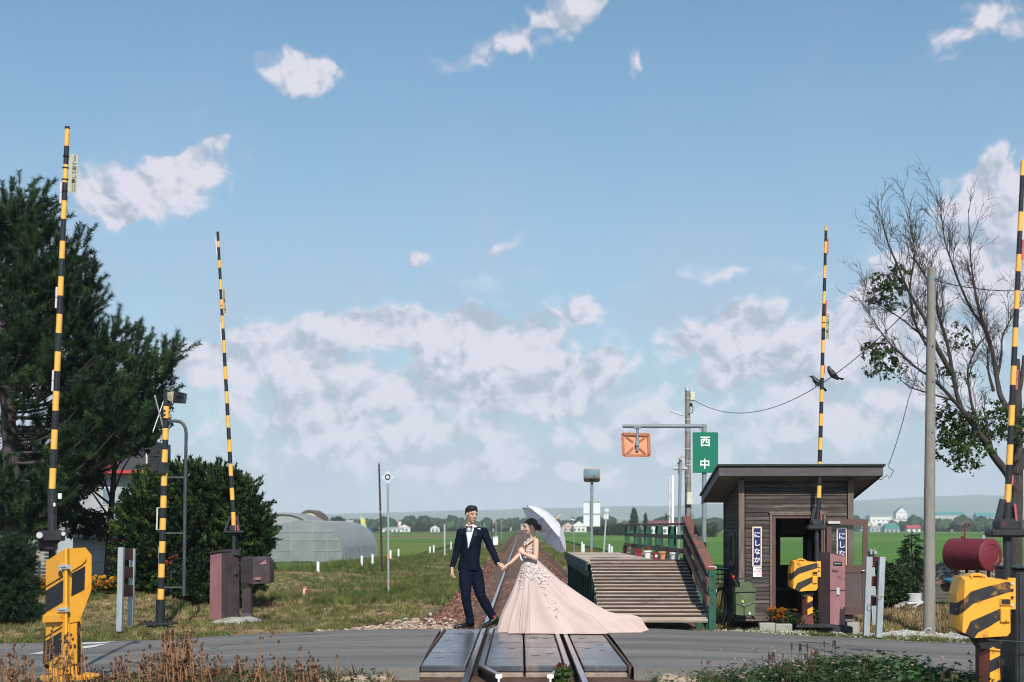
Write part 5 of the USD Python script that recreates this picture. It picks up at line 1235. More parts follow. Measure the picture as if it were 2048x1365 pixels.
sh.add('pane', sbox(wb['x0'], SD - 0.02, wb['z0'], wb['x1'], SD - 0.014, wb['z1']), PANE, under=w)
sh.add('floor', sbox(0.03, 0.03, -0.04, SW - 0.03, SD - 0.04, 0.05), mat('shed_floor', (0.12, 0.11, 0.1)))
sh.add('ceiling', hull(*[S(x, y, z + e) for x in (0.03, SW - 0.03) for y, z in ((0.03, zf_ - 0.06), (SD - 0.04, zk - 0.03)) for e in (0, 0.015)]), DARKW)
sh.add('bench', cat(sbox(0.1, SD - 0.5, 0.40, SW - 0.3, SD - 0.08, 0.44, 0.004), sbox(0.15, SD - 0.45, 0.05, 0.2, SD - 0.12, 0.4), sbox(1.2, SD - 0.45, 0.05, 1.25, SD - 0.12, 0.4)), mat('bench_wood', (0.13, 0.085, 0.06), var=0.2))
nb = sh.add('notice_board', sbox(0.95, SD - 0.06, 1.33, 1.37, SD - 0.045, 1.62), mat('notice_grey', (0.16, 0.17, 0.18), var=0.12))
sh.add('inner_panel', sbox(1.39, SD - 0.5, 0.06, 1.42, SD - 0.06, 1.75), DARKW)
sh.add('blue_poster', sbox(1.44, SD - 0.3, 0.7, 1.62, SD - 0.29, 1.35), mat('poster_blue', (0.13, 0.19, 0.27), var=0.15))
lw = sh.add('side_window', cat(sbox(-0.012, 0.60, 0.86, 0.0, 0.66, 1.36), sbox(-0.012, 1.16, 0.86, 0.0, 1.22, 1.36), sbox(-0.012, 0.66, 0.86, 0.0, 1.16, 0.90), sbox(-0.012, 0.66, 1.32, 0.0, 1.16, 1.36), sbox(-0.03, 0.58, 0.83, 0.005, 1.24, 0.858)), TRIM)
sh.add('pane', sbox(0.012, 0.66, 0.90, 0.016, 1.16, 1.32), PANE, under=lw)
for a in ((-0.014, -0.014, 0.075, 0.085), (SW - 0.075, -0.014, SW + 0.014, 0.085)):
 sh.add('corner_post', sbox(a[0], a[1], 0.02, a[2], a[3], zf_ - 0.005, 0.004), TRIM)
sh.add('corner_post', sbox(-0.012, SD - 0.07, 0.02, 0.06, SD + 0.012, zk - 0.005, 0.004), TRIM)
for a in ((0.0, -0.012, -0.02, dx0 - 0.03, 0.02, 0.057), (dx1 + 0.03, -0.012, -0.02, SW, 0.02, 0.057), (-0.01, 0.021, -0.02, 0.02, SD, 0.057)):
 sh.add('sill_beam', sbox(*a), TRIM)
df = sh.add('door_frame', cat(sbox(dx0 - 0.03, -0.028, 0.03, dx0, 0.06, dz1 + 0.03), sbox(dx1, -0.028, 0.03, dx1 + 0.03, 0.06, dz1 + 0.03), sbox(dx0, -0.028, dz1, dx1, 0.06, dz1 + 0.03), sbox(dx0 - 0.05, -0.034, dz1 + 0.031, dx1 + 0.05, 0.05, dz1 + 0.055)), TRIM)
sh.add('door_jamb', cat(sbox(dx0 + 0.001, -0.01, 0.05, dx0 + 0.06, 0.05, dz1 - 0.05), sbox(dx0 + 0.001, -0.01, dz1 - 0.049, dx1 - 0.001, 0.05, dz1 - 0.001), sbox(dx1 - 0.04, -0.01, 0.05, dx1 - 0.001, 0.05, dz1 - 0.05)), FRAME)
sh.add('door_step', sbox(dx0 - 0.02, -0.06, -0.03, dx1 + 0.02, 0.05, 0.028, 0.004), TRIM)
# the door leaf, folded back flat along the wall on the right
lx0, lx1, ly = 1.34, 1.975, -0.10
lz0, lz1 = 0.09, 1.575
dr = sh.add('door', cat(sbox(lx0, ly, lz0, lx0 + .075, ly + .04, lz1), sbox(lx1 - .075, ly, lz0, lx1, ly + .04, lz1), sbox(lx0 + .075, ly, lz1 - .09, lx1 - .075, ly + .04, lz1), sbox(lx0 + .075, ly, .74, lx1 - .075, ly + .04, .86), sbox(lx0 + .075, ly, lz0, lx1 - .075, ly + .04, lz0 + .12)), FRAME)
sh.add('lower_panel', sbox(lx0 + .075, ly + .012, lz0 + .12, lx1 - .075, ly + .028, .74), mat('door_panel', (0.085, 0.058, 0.056), var=0.12, rough=0.55), under=dr)
sh.add('pane', sbox(lx0 + .075, ly + .017, .86, lx1 - .075, ly + .023, lz1 - .09), PANE, under=dr)
sh.add('door_handle', sbox(lx1 - .1, ly - .035, .765, lx1 - .005, ly - .02, .785, .004), PALE_STEEL, under=dr)
sh.add('door_closer', sbox(lx0 + .01, ly - .05, lz1 - .075, lx0 + .2, ly - .002, lz1 - .03, .006), PALE_STEEL, under=dr)
# roof: thick edged slab sloping to the back, dark metal cover
ox0, ox1, oy0, oy1 = -0.36, SW + 0.40, -0.32, SD + 0.25
zu = lambda y: lerp(2.215, 1.905, y / SD) if True else 0
rf = sh.add('roof', hull(*[S(x, y, zu(y) + e) for x in (ox0 + .02, ox1 - .02) for y in (oy0 + .02, oy1 - .02) for e in (0.004, 0.10)]), SOFFIT)
sl = (1.905 - 2.215) / SD
for (xa, ya, xb, yb) in ((ox0, oy0, ox1, oy0 + .02), (ox0, oy0 + .0201, ox0 + .02, oy1), (ox1 - .02, oy0 + .0201, ox1, oy1)):
 n = 3 if xb - xa > 1 else 2
 for k in range(n):
  if xb - xa > 1:
   a0_, a1_ = lerp(xa, xb, k / n) + (0.0015 if k else 0), lerp(xa, xb, (k + 1) / n)
   q = hull(*[S(x, y, zu(y) + e) for x in (a0_, a1_) for y in (ya, yb) for e in (-0.02, 0.125)])
  else:
   a0_, a1_ = lerp(ya, yb, k / n) + (0.0015 if k else 0), lerp(ya, yb, (k + 1) / n)
   q = hull(*[S(x, y, zu(y) + e) for x in (xa, xb) for y in (a0_, a1_) for e in (-0.02, 0.125)])
  sh.add('fascia', q, ROOFM, under=rf)
sh.add('roof_cover', hull(*[S(x, y, zu(y) + e) for x in (ox0 - .03, ox1 + .03) for y in (oy0 - .04, oy1 + .03) for e in (0.13, 0.155)]), mat('dark_roofing', (0.035, 0.035, 0.04), var=0.2, rough=0.55), under=rf)
sh.add('wall_top_beam', sbox(0.08, -0.008, zf_ - 0.03, SW - 0.08, 0.02, zf_ + 0.02), TRIM)
for x in (1.45,):
 sh.add('foundation_block', sbox(x, 0.0, -0.25, x + 0.16, 0.2, -0.021), CONC)
sh.add('foundation_block', sbox(SW - 0.1, -0.08, -0.25, SW + 0.09, 0.1, -0.03), CONC)

# name boards on the shed
SIGNBLUE = mat('sign_blue', (0.012, 0.02, 0.11), var=0.06, rough=0.35)
CREAM = mat('sign_cream', (0.72, 0.56, 0.40), var=0.05, rough=0.4)
SIGNRED = mat('sign_red', (0.55, 0.03, 0.03), var=0.05, rough=0.4)


def name_board(px0, px1, py0, py1, label, lower=None):
 d = 22.24
 x0, x1, z1, z0 = X(px0, d), X(px1, d), Z(py0, d), Z(py1, d)
 y = So[1] - 0.012 - (x0 - So[0]) * math.tan(-al) * 1.0
 zz = Z(lower, d) if lower else z0
 t = Thing('station_name_board', label, 'sign', ((x0 + x1) / 2, y, z0), 'name boards on the shed')
 t.add('border', bb((x0, y - .014, z0), (x1, y, z1), .003), CREAM)
 t.add('panel', bb((x0 + .022, y - .017, z0 + .022), (x1 - .022, y - .013, z1 - .022)), SIGNBLUE)
 h = (z1 - z0 - .07) / 4.25
 hg = min(h * .98, (x1 - x0 - .05) * 1.0)
 for k, ch in enumerate('にしなか'):
  t.add('character', glyph(ch, hg, ((x0 + x1) / 2 - hg / 2, y - .0172, z1 - .035 - (k + 1) * h - (h * .04)), (1, 0, 0), (0, 0, 1), .003), WHITE)
 if lower:
  t.add('lower_plate', bb((x0 + .012, y - .012, zz), (x1 - .004, y, z0 - .004), .003), WHITE)
  w = x1 - x0
  t.add('red_lettering', cat(*[glyph(c, .034, (x0 + .022 + k * .034, y - .0125, zz + .075)) for k, c in enumerate('サッポロ')], *[glyph(c, .034, (x0 + .075 + k * .034, y - .0125, zz + .03)) for k, c in enumerate('ビール')]), SIGNRED)
  t.add('small_lettering', cat(*[glyph(c, .018, (x0 + .055 + k * .022, y - .0125, zz + .123)) for k, c in enumerate('北海道限定')]), INK)
 for x in (x0 + .011, x1 - .011):
  for z in (z0 + .011, z1 - .011):
   t.add('screw', bolt((x, y - .014, z), (0, -1, 0), .006, .004), PALE_STEEL)


name_board(1505, 1524.5, 1054, 1134, 'upright blue board with four white characters and a white plate below, left of the doorway', 1155)
name_board(1673, 1694, 1056, 1140, 'upright blue board with white characters seen through the glass of the open door')

# shopping trolley by the shed
D = 21.85
b = P(1489, 1243, D); b[2] = ground_z(b[0], b[1], False) + 0.0
OLIVE = mat('olive_canvas', (0.085, 0.115, 0.06), var=0.14, scale=7, rough=0.8, bump=0.3, bscale=60)
ps = lambda px, py, dy=0.0: np.array([X(px, D), D + dy, Z(py, D)])
t = Thing('shopping_trolley', 'olive green canvas shopping trolley on small black wheels beside the shed', 'shopping trolley', b)
t.add('bag', hull(*[ps(x, y, dy) for x, y in ((1467.5, 1228), (1507, 1231), (1468, 1178), (1508, 1177)) for dy in (-0.14, 0.12)], ps(1488, 1232, -0.16), ps(1488, 1200, -0.175)), OLIVE)
t.add('flap', hull(*[ps(x, y, dy) for x, y in ((1466.5, 1184), (1509, 1183), (1468, 1174.5), (1508, 1175)) for dy in (-0.158, 0.13)]), OLIVE)
t.add('pocket', hull(*[ps(x, y, dy) for x, y, dy in ((1469, 1229, -.145), (1505, 1230, -.145), (1469, 1206, -.16), (1485, 1212, -.195), (1505, 1205, -.16), (1486, 1230, -.185))]), mat('olive_canvas_light', (0.105, 0.14, 0.075), var=0.12, rough=0.8))
t.add('piping', cat(tube([ps(1469, 1206, -.165), ps(1484, 1212, -.2), ps(1505, 1205, -.165)], .005, 5), tube([ps(1484, 1212, -.2), ps(1484.5, 1230, -.19)], .006, 5), tube([ps(1467, 1184, -.165), ps(1508.5, 1183, -.165)], .005, 5), tube([ps(1468, 1229, -.15), ps(1468, 1180, -.15)], .004, 5)), BLK)
t.add('emblem', decal([ps(1493, 1228, -.178), ps(1498.5, 1228, -.172), ps(1495.5, 1221.5, -.182)], (0, -1, 0), .003), WHITE)
t.add('buckle', bb(ps(1479, 1205, -.2), ps(1483, 1199, -.185)), mat('buckle_lime', (0.45, 0.5, 0.08)))
t.add('back_pocket', hull(*[ps(x, y, dy) for x, y in ((1480, 1175), (1504, 1175), (1480, 1165), (1503, 1165)) for dy in (.0, .1)]), OLIVE)
t.add('handle', tube([ps(1505, 1235, .16), ps(1506, 1168, .17), ps(1503, 1159.5, .17), ps(1490, 1158, .17), ps(1478, 1159, .17), ps(1475, 1163, .17), ps(1474, 1235, .16)], .011, 7), BLK, smooth=True)
t.add('axle_frame', cat(bar(ps(1470, 1237, .05), ps(1512, 1237, .05), .02, .02), bar(ps(1489, 1236, -.15), ps(1489, 1236, .12), .02, .02), bar(ps(1472, 1233, .1), ps(1470, 1238, -.1), .02, .02), bar(ps(1506, 1233, .1), ps(1509, 1238, -.05), .02, .02)), BLK)
for x, dy in ((1473, -.1), (1478, -.06), (1505, .05), (1514, .08)):
 c = ps(x, 1237.5, dy); c[2] = b[2] + .052
 w = t.add('wheel', xf(lathe([(0, -.016), (.05, -.016), (.053, 0), (.05, .016), (0, .016)], 16), ry(PI / 2), c), BLK, smooth=30)
 t.add('hub', xf(lathe([(0, -.019), (.018, -.019), (.018, .019), (0, .019)], 10), ry(PI / 2), c), GALV, under=w)
um = Thing('folded_umbrella', 'black folded umbrella with a red band stuck in the green trolley', 'umbrella', ps(1476, 1172, 0))
um.add('cover', tube([ps(1461.5, 1147, -.0), ps(1466, 1155), ps(1472, 1168), ps(1478, 1181)], [.008, .018, .024, .02], 8), BLK, smooth=True)
um.add('red_band', tube([ps(1465.3, 1152, 0), ps(1466.6, 1155.5, 0)], .027, 8), SIGNRED)

# bicycle behind the shed corner
t = Thing('bicycle', 'black bicycle with wire basket parked behind the corner of the shed', 'bicycle', P(1438, 1226, 23.6))
bc = np.array([X(1441, 23.6), 23.6, ground_z(X(1441, 23.6), 23.6, False) - 0.0])
R = 0.31
yaw = math.radians(62)
bx = np.array([math.cos(yaw), math.sin(yaw), 0])
W0 = bc + np.array([0, 0, R]); W1 = W0 + bx * 1.05
sd = np.array([-bx[1], bx[0], 0])
ring = lambda c, r, tr, n=28: tube([c + r * (math.cos(a) * bx + math.sin(a) * np.array([0, 0, 1])) for a in np.linspace(0, 2 * PI, n)], tr, 6, False)
for c in (W0, W1):
 w = t.add('wheel', ring(c, R, 0.017), BLK, smooth=True)
 t.add('rim', ring(c, R - 0.022, 0.009), PALE_STEEL, under=w)
 t.add('spokes', cat(*[tube([c, c + (R - .02) * (math.cos(a) * bx + math.sin(a) * np.array([0, 0, 1]))], .0018, 3, False) for a in np.linspace(0, 2 * PI, 19)[:-1]]), PALE_STEEL, under=w)
 t.add('mudguard', tube([c + (R + .035) * (math.cos(a) * bx + math.sin(a) * np.array([0, 0, 1])) for a in np.linspace(0.5, 3.0, 14)], .012, 5), PALE_STEEL)
H_, ST, BBk = W0 + bx * 0.24 + [0, 0, 0.5], W1 - bx * 0.28 + [0, 0, 0.5], W0 + bx * 0.62 + [0, 0, -0.04]
t.add('frame', cat(cyl(H_, BBk, .017, 8), cyl(BBk, ST, .016, 8), cyl(BBk, W1, .01, 6), cyl(ST - [0, 0, .1], W1, .009, 6), cyl(H_, W0, .013, 8), cyl(H_ - [0, 0, .1], BBk + [0, 0, .12], .014, 8)), BLK)
t.add('handlebar', tube([H_ + [0, 0, .12] + sd * .25 + bx * .16, H_ + [0, 0, .14] + sd * .22, H_ + [0, 0, .12], H_ + [0, 0, .14] - sd * .22, H_ + [0, 0, .12] - sd * .25 + bx * .16], .011, 6), PALE_STEEL, smooth=True)
t.add('saddle', hull(*[ST + [0, 0, .14] + bx * a + sd * s + np.array([0, 0, z]) for a, s, z in ((-.13, 0, 0), (.1, .08, 0), (.1, -.08, 0), (-.1, 0, .04), (.09, .06, .05), (.09, -.06, .05))]), BLK)
kb = H_ - bx * .26 + [0, 0, .0]
t.add('basket', cat(*[bar(kb + bx * a + sd * s * .8 + [0, 0, -.12], kb + bx * a * 1.15 + sd * s + [0, 0, .12], .006, .006) for a, s in [(x, y) for x in (-.13, -.07, 0, .07, .13) for y in (-.16, .16)] + [(x, y) for x in (-.13, .13) for y in (-.1, -.03, .03, .1)]], *[tube([kb + bx * x * (1 + .6 * z) + sd * y * (1 + .8 * z) + [0, 0, z] for x, y in ((-.13, -.15), (.13, -.15), (.13, .15), (-.13, .15), (-.13, -.15))], .006, 4) for z in (-.12, -.04, .04, .12)]), BLK_STEEL)
t.add('carrier', tube([ST + [0, 0, -.02], W1 + [0, 0, .4], W1 + bx * .15 + [0, 0, .41], W1 + bx * .15 + sd * .08 + [0, 0, .41]], .008, 5), BLK_STEEL)

# kerb stones and marigolds at the gate's foot
for k, (a, c, lab) in enumerate(((1518, 1549, 'pale concrete kerb stone below the marigolds'), (1550, 1583, 'second pale concrete kerb stone, next to the base plate of the smaller gate'))):
 d = 21.55
 single('kerb_stone', bb((X(a, d), d - .06, Z(1260, d) - .05), (X(c, d), d + .08, Z(1246 + k * 2, d)), .01), CONC, lab, 'kerb stone')
MARI = leafmat('marigold_petal', (0.85, 0.36, 0.01), 0.2, 0.25, 0.25)
LEAFG = leafmat('marigold_leaf', (0.035, 0.085, 0.025), 0.3, 0.35, 0.25)


def bloom(seed, r=0.03):
 q = np.random.default_rng(seed); vs, fs = [], []
 for ring_, (n, rr, z) in enumerate(((10, 1.0, 0.0), (8, .75, .35), (5, .4, .55))):
  for k in range(n):
   a = 2 * PI * k / n + q.uniform(-.2, .2); w = 2.4 / n
   c, s = math.cos(a), math.sin(a); i = len(vs)
   vs += [(0, 0, z * r * .4), (r * rr * .75 * math.cos(a - w * .8), r * rr * .75 * math.sin(a - w * .8), z * r + .1 * r), (r * rr * c, r * rr * s, z * r), (r * rr * .75 * math.cos(a + w * .8), r * rr * .75 * math.sin(a + w * .8), z * r + .1 * r)]
   fs += [(i, i + 1, i + 2), (i, i + 2, i + 3)]
 return np.array(vs), np.array(fs)


def flower_clump(name, label, cpos, spread, nb, nl, petal=MARI, leaf=LEAFG, br=0.03, hgt=(0.1, 0.26), cat_='flowers', group=None):
 t = Thing(name, label, cat_, cpos, group)
 q = np.random.default_rng(int(abs(cpos[0]) * 977) + 3); c = np.asarray(cpos, float)
 vs, fs, n = [], [], 0
 st, bl = [], []
 for k in range(nb):
  p = c + np.array([q.normal(0, .5) * spread[0], q.normal(0, .5) * spread[1], q.uniform(*hgt)])
  st.append(tube([np.array([lerp(c[0], p[0], .7), lerp(c[1], p[1], .7), c[2]]), p], .003, 3, False))
  tilt = np.array([q.normal(0, .35), -.55 + q.normal(0, .3), 1.0])
  a_, b_, z_ = frame_of(tilt)
  bl.append(xf(bloom(k, br * q.uniform(.7, 1.2)), np.stack([a_, b_, z_], 1), p))
 t.add('leaves', xf(cat(*[xf(leaf_quads(nl // 6, .12, hgt[1] * .9, .05, k * 7 + nb), None, (q.normal(0, .45) * spread[0], q.normal(0, .45) * spread[1], 0)) for k in range(8)]), None, c), leaf)
 t.add('stems', cat(*st), leaf)
 t.add('blooms', cat(*bl), petal)


flower_clump('marigold_clump', 'bright orange marigolds in front of the shed behind kerb stones', P(1553, 1250, 21.75), (.16, .12), 42, 260, br=.038)
flower_clump('marigold_clump', 'small orange marigold plant right of the striped gate post', P(1626, 1248, 22.15), (.05, .07), 8, 120, br=.032)
flower_clump('marigold_clump', 'low green marigold plant with few blooms left of the striped gate post', P(1583, 1249, 21.85), (.1, .08), 4, 240, br=.025, hgt=(.05, .16))
# sign gantry with the green board
GREENS = mat('sign_green', (0.0, 0.15, 0.088), var=0.05, rough=0.4)
ORANGE_BACK = mat('orange_sheet', (0.62, 0.28, 0.16), var=0.1, scale=4, rough=0.6, dirt=(0.35, 0.14, 0.08), dirt_at=(0.6, 0.8), dirt_scale=5)
PIPE = mat('weathered_pipe', (0.20, 0.24, 0.26), var=0.2, scale=5, rough=0.55, stretch=(0.5, 0.5, 2), dirt=(0.19, 0.14, 0.10), dirt_at=(0.6, 0.72), dirt_scale=4)
D = 25.6
ps = lambda px, py, dy=0.0: np.array([X(px, D), D + dy, Z(py, D)])
g = Thing('sign_gantry', 'grey pole with a horizontal arm carrying a green board and an orange square sign back', 'sign gantry', ps(1409, 1230))
g.add('pole', cyl(ps(1408, 1235), ps(1408.5, 849), 0.042, 14), PIPE, smooth=40)
g.add('arm', cyl(ps(1245.5, 852.5), ps(1411, 852.5), 0.036, 14), PIPE, smooth=40)
g.add('gusset', prism([(0, 0), (.13, 0), (.13, -.13), (.09, -.13)], .012, ps(1397, 857, .006)), PIPE)
hg = g.add('hanger', cat(cyl(ps(1275, 856), ps(1274.5, 902), 0.027, 10), bar(ps(1267, 856), ps(1283, 856), .09, .03), box(ps(1274.5, 888, -.02), (.07, .06, .09), .01)), PIPE)
g.add('sign_back', prism([(ps(a, b)[0], ps(a, b)[2]) for a, b in ((1244.5, 868), (1297.5, 869), (1299, 912), (1247, 911.5))], .015, (0, D + .04, 0)), ORANGE_BACK)
g.add('sign_rim', cat(*[bar(ps(*p, .0), ps(*q, .0), .05, .012, up=(0, 1, 0)) for p, q in (((1244.5, 868.3), (1297.5, 869.3)), ((1247, 911.6), (1299, 912)), ((1244.7, 868.3), (1247, 911.6)), ((1297.6, 869.3), (1299, 912)))]), mat('orange_rim', (0.40, 0.15, 0.085), var=0.2))
for p, q in (((1265, 883), (1253, 874)), ((1279, 883), (1290, 874)), ((1265, 896), (1254, 907)), ((1279, 896), (1291, 908))):
 g.add('rib', bar(ps(*p, .015), ps(*q, .015), .03, .02, up=(0, 1, 0)), mat('orange_rim', ()))
g.add('rust_spot', cat(*[cyl(ps(a, b, .02), ps(a, b, .035), .012, 8) for a, b in ((1265.5, 884), (1265.7, 896.5))]), BLK_STEEL)
bd = g.add('green_board', bb(ps(1384.5, 946.5, -.075), ps(1435, 865.5, -.055), .004), GREENS)
for ch, (a, b), h in (('西', (1398.5, 893.5), 21.5), ('中', (1397.5, 938.5), 21.5)):
 g.add('character', glyph(ch, h / F * D, ps(a, b, -.0755)), WHITE, under=bd)
g.add('board_clamp', cat(bar(ps(1400, 880, -.045), ps(1416, 880, -.045), .02, .03), bar(ps(1400, 930, -.045), ps(1416, 930, -.045), .02, .03)), GALV)

# concrete pole with boxes, behind the platform
POLEC = mat('old_pole', (0.215, 0.2, 0.175), var=0.22, scale=5, rough=0.9, stretch=(2, 2, 0.7), bump=0.4, dirt=(0.13, 0.12, 0.105), dirt_scale=4, dirt_at=(0.5, 0.7))
D = 40.0
ps = lambda px, py, dy=0.0: np.array([X(px, D), D + dy, Z(py, D)])
t = Thing('utility_pole', 'old grey utility pole with meter boxes and straps behind the platform railing', 'utility pole', ps(1377, 1185), 'utility poles')
t.add('shaft', cyl(ps(1377, 1185), ps(1375, 779), .105, 14, .07), POLEC, smooth=40)
t.add('cap', lathe([(.0, .05), (.05, .045), (.078, .0), (.078, -.06)], 14, ps(1375, 779)), GALV, smooth=40)
for y in (798, 841, 862, 899, 924, 931, 953, 1020):
 t.add('strap', cyl(ps(1375.5, y), ps(1375.5, y - 1.6), .088, 12), PALE_STEEL)
t.add('top_box', bb(ps(1380, 802, -.1), ps(1389, 785, .1), .01), mat('box_cream', (0.55, 0.53, 0.45), var=0.1))
t.add('meter_box', bb(ps(1371.5, 1010, -.2), ps(1384, 985.5, -.08), .012), mat('box_cream', ()))
t.add('switch_box', bb(ps(1381, 1036, -.12), ps(1387, 1025, .05), .01), PIPE)
t.add('cable_loop', cat(tube([ps(1380, 812, -.08), ps(1385, 816, -.1), ps(1384, 826, -.1), ps(1376, 829, -.1)], .012, 5), tube([ps(1371, 985, -.1), ps(1369, 950, -.1), ps(1371, 930, -.09)], .011, 5), tube([ps(1372, 1011, -.12), ps(1370, 1035, -.12), ps(1369, 1050, -.12)], .014, 5)), BLK)
t.add('insulator', cat(sphere(ps(1381, 809, -.1), .04, 1), sphere(ps(1383, 811, -.05), .03, 1)), BLK)
lp = t.add('lamp_arm', tube([ps(1372, 831), ps(1366, 829), ps(1364, 827)], .015, 6), GALV)
t.add('lamp_tube', bar(ps(1340, 822), ps(1366, 831), .07, .05, .01), mat('lamp_pale', (0.5, 0.52, 0.52), var=0.1), under=lp)

D = 22.2
ps = lambda px, py, dy=0.0: np.array([X(px, D), D + dy, Z(py, D)])
t = Thing('utility_pole', 'tall plain concrete utility pole right of the shed, white smear near its foot', 'utility pole', ps(1858.5, 1268), 'utility poles')
t.add('shaft', tube([ps(1858.5, 1275), ps(1859, 1000), ps(1863, 535)], [.094, .085, .062], 18), mat('pole_concrete', (0.23, 0.215, 0.195), var=0.13, scale=9, rough=0.92, bump=0.3, stretch=(2, 2, 0.6), dirt=(0.17, 0.155, 0.14), dirt_scale=3, dirt_at=(0.5, 0.75), dstretch=(2, 2, .4)), smooth=True)
t.add('band', cyl(ps(1862.5, 561), ps(1862.6, 557), .067, 16), mat('teal_band', (0.12, 0.26, 0.27)))
t.add('hook', tube([ps(1868, 561, -.06), ps(1873, 560, -.06), ps(1875, 563, -.06)], .01, 5), BLK_STEEL)
for y, x in ((1068, 1860.5), (694, 1863), (765, 1863), (866, 1862), (1172, 1861)):
 t.add('step_hole', cyl(ps(x, y, -.085 + .0), ps(x, y, -.06), .012, 8), BLK)
sm = [ps(x, y, -.0) for x, y in ((1846.5, 1262), (1849, 1257), (1854, 1255), (1864, 1255), (1864, 1257.5), (1855, 1257.5), (1850, 1261), (1847.5, 1266))]
sv = []
for p in sm:
 dx = (p[0] - ps(1858.5, 1260)[0]); yv = D - math.sqrt(max(0.0962 ** 2 - dx * dx, 0)); sv += [[p[0], yv, p[2]]]
t.add('paint_smear', hull(np.array(sv), np.array(sv) + [0, .004, 0]) if False else decal(np.array(sv)[[0, 1, 2, 3, 4, 5, 6, 7]], (-.35, -1, 0), .012), WHITE)

# wires: pole to pole past the crows, to the tree, down to the shed
WIRE = mat('wire_black', (0.02, 0.02, 0.022))


def wire(a, b, sag, n=24): t_ = np.linspace(0, 1, n)[:, None]; w = lerp(np.asarray(a), np.asarray(b), t_); w[:, 2] -= (4 * t_ * (1 - t_))[:, 0] * sag; return w


A, B = P(1385, 799, 40.0), P(1870, 562, 22.14)
s_t = np.linspace(0, 1, 40)
w1 = lerp(A, B, s_t[:, None]); w1[:, 2] -= 4 * s_t * (1 - s_t) * 1.06
single('overhead_wire', tube(w1, .008, 5), WIRE, 'thin black wire slung between the two utility poles, with crows on it', 'wire')
single('overhead_wire', tube(wire(P(1875, 563, 22.2), P(2120, 572, 26), .12), .008, 5), WIRE, 'thin black wire from the tall pole out past the bare tree', 'wire')
cz = [P(1860, 720, 22.25), P(1836, 745, 22.2), P(1818, 795, 22.1), P(1805, 845, 22.05), P(1793, 886, 22.0), P(1778, 928, 21.97), P(1776, 934, 21.96), P(1787, 942, 21.96), P(1782, 952, 21.96), P(1778, 958, 21.97), P(1775, 950, 21.97), P(1762, 960, 21.98), P(1750, 958, 22.0)]
single('hanging_wire', tube(cz, .006, 5), WIRE, 'kinked loose wire hanging from the tall pole down to the shed roof', 'wire')


# two crows on the wire
def wire_at(px):
 pp = (w1[:, 0] / w1[:, 1]) * F + 1024
 return np.array([np.interp(px, pp, w1[:, k]) for k in range(3)])


CROW = mat('crow_feather', (0.012, 0.012, 0.016), var=0.3, rough=0.45, spec=0.5)
for px, lab, fl, tail in ((1634, 'black crow facing left on the wire, tail behind the striped arm', -1, .9), (1667, 'black crow hunched with head turned back on the wire, right of the arm', -1, 1.0)):
 c = wire_at(px); k = c[1] / F
 right = px > 1650
 q = (lambda x, y, dy=0.0: np.array([c[0] + (x - px) * k, c[1] + dy, Z(y, c[1])]))
 t = Thing('crow', lab, 'crow', c, 'crows on the wire')
 if not right:
  body = m3.Manifold.batch_hull([m3.Manifold.sphere(r, 24).translate(tuple(q(x, y))) for x, y, r in ((1630, 761, 5 * k), (1636, 766, 6.2 * k), (1643, 772, 3.5 * k))])
  neck = m3.Manifold.batch_hull([m3.Manifold.sphere(r, 24).translate(tuple(q(x, y))) for x, y, r in ((1631, 761, 4.6 * k), (1626, 755, 3.2 * k))])
  head = m3.Manifold.sphere(3.1 * k, 24).translate(tuple(q(1625.5, 754.5)))
  tl = m3.Manifold.batch_hull([m3.Manifold.sphere(.8 * k, 10).translate(tuple(q(x, y, dy * k))) for x, y, dy in ((1642, 771, 2.5), (1642, 771, -2.5), (1651, 783, 2), (1653, 781, -2))])
  beak = hull(q(1623.5, 752.5, -1 * k), q(1623.5, 756, 0), q(1623.5, 752.5, k), q(1617.5, 753.5, 0), q(1620, 752.2, 0))
  wing = hull(*[q(x, y, dy * k) for x, y, dy in ((1631, 760, -5), (1640, 766, -5.2), (1648, 777, -3), (1640, 775, -5), (1632, 769, -5.4))])
  feet = [(1631, 768), (1635, 771)]
 else:
  body = m3.Manifold.batch_hull([m3.Manifold.sphere(r, 24).translate(tuple(q(x, y))) for x, y, r in ((1661, 743, 5.4 * k), (1666, 750, 6.4 * k), (1675, 757, 3.6 * k))])
  neck = m3.Manifold.batch_hull([m3.Manifold.sphere(r, 24).translate(tuple(q(x, y))) for x, y, r in ((1660, 743, 5 * k), (1657.5, 737, 3.4 * k))])
  head = m3.Manifold.sphere(3.2 * k, 24).translate(tuple(q(1657.5, 735.5)))
  tl = m3.Manifold.batch_hull([m3.Manifold.sphere(.8 * k, 10).translate(tuple(q(x, y, dy * k))) for x, y, dy in ((1673, 755, 3), (1674, 756, -3), (1685, 760, 2.5), (1687, 758, -2.5))])
  beak = hull(q(1659, 734, -k), q(1659, 737, 0), q(1659, 734, k), q(1662.5, 734.5, -2 * k))
  wing = hull(*[q(x, y, dy * k) for x, y, dy in ((1660, 742, -5), (1668, 746, -5.6), (1677, 762, -2.5), (1670, 757, -5), (1661, 750, -5.6))])
  feet = [(1663, 754), (1667, 756)]
 bm = (body + neck + head + tl).refine_to_length(.02)
 mm = trimesh.Trimesh(*meshkit.arrays(bm)[:2]); mm.merge_vertices(); trimesh.smoothing.filter_taubin(mm, iterations=8)
 t.add('body', mm, CROW, smooth=True)
 t.add('beak', beak, CROW); t.add('wing', wing, CROW)
 for x, y in feet:
  f0 = q(x, y); f1 = wire_at(x) + [0, 0, .01]
  t.add('leg', tube([f0, f1], .006, 5), CROW)

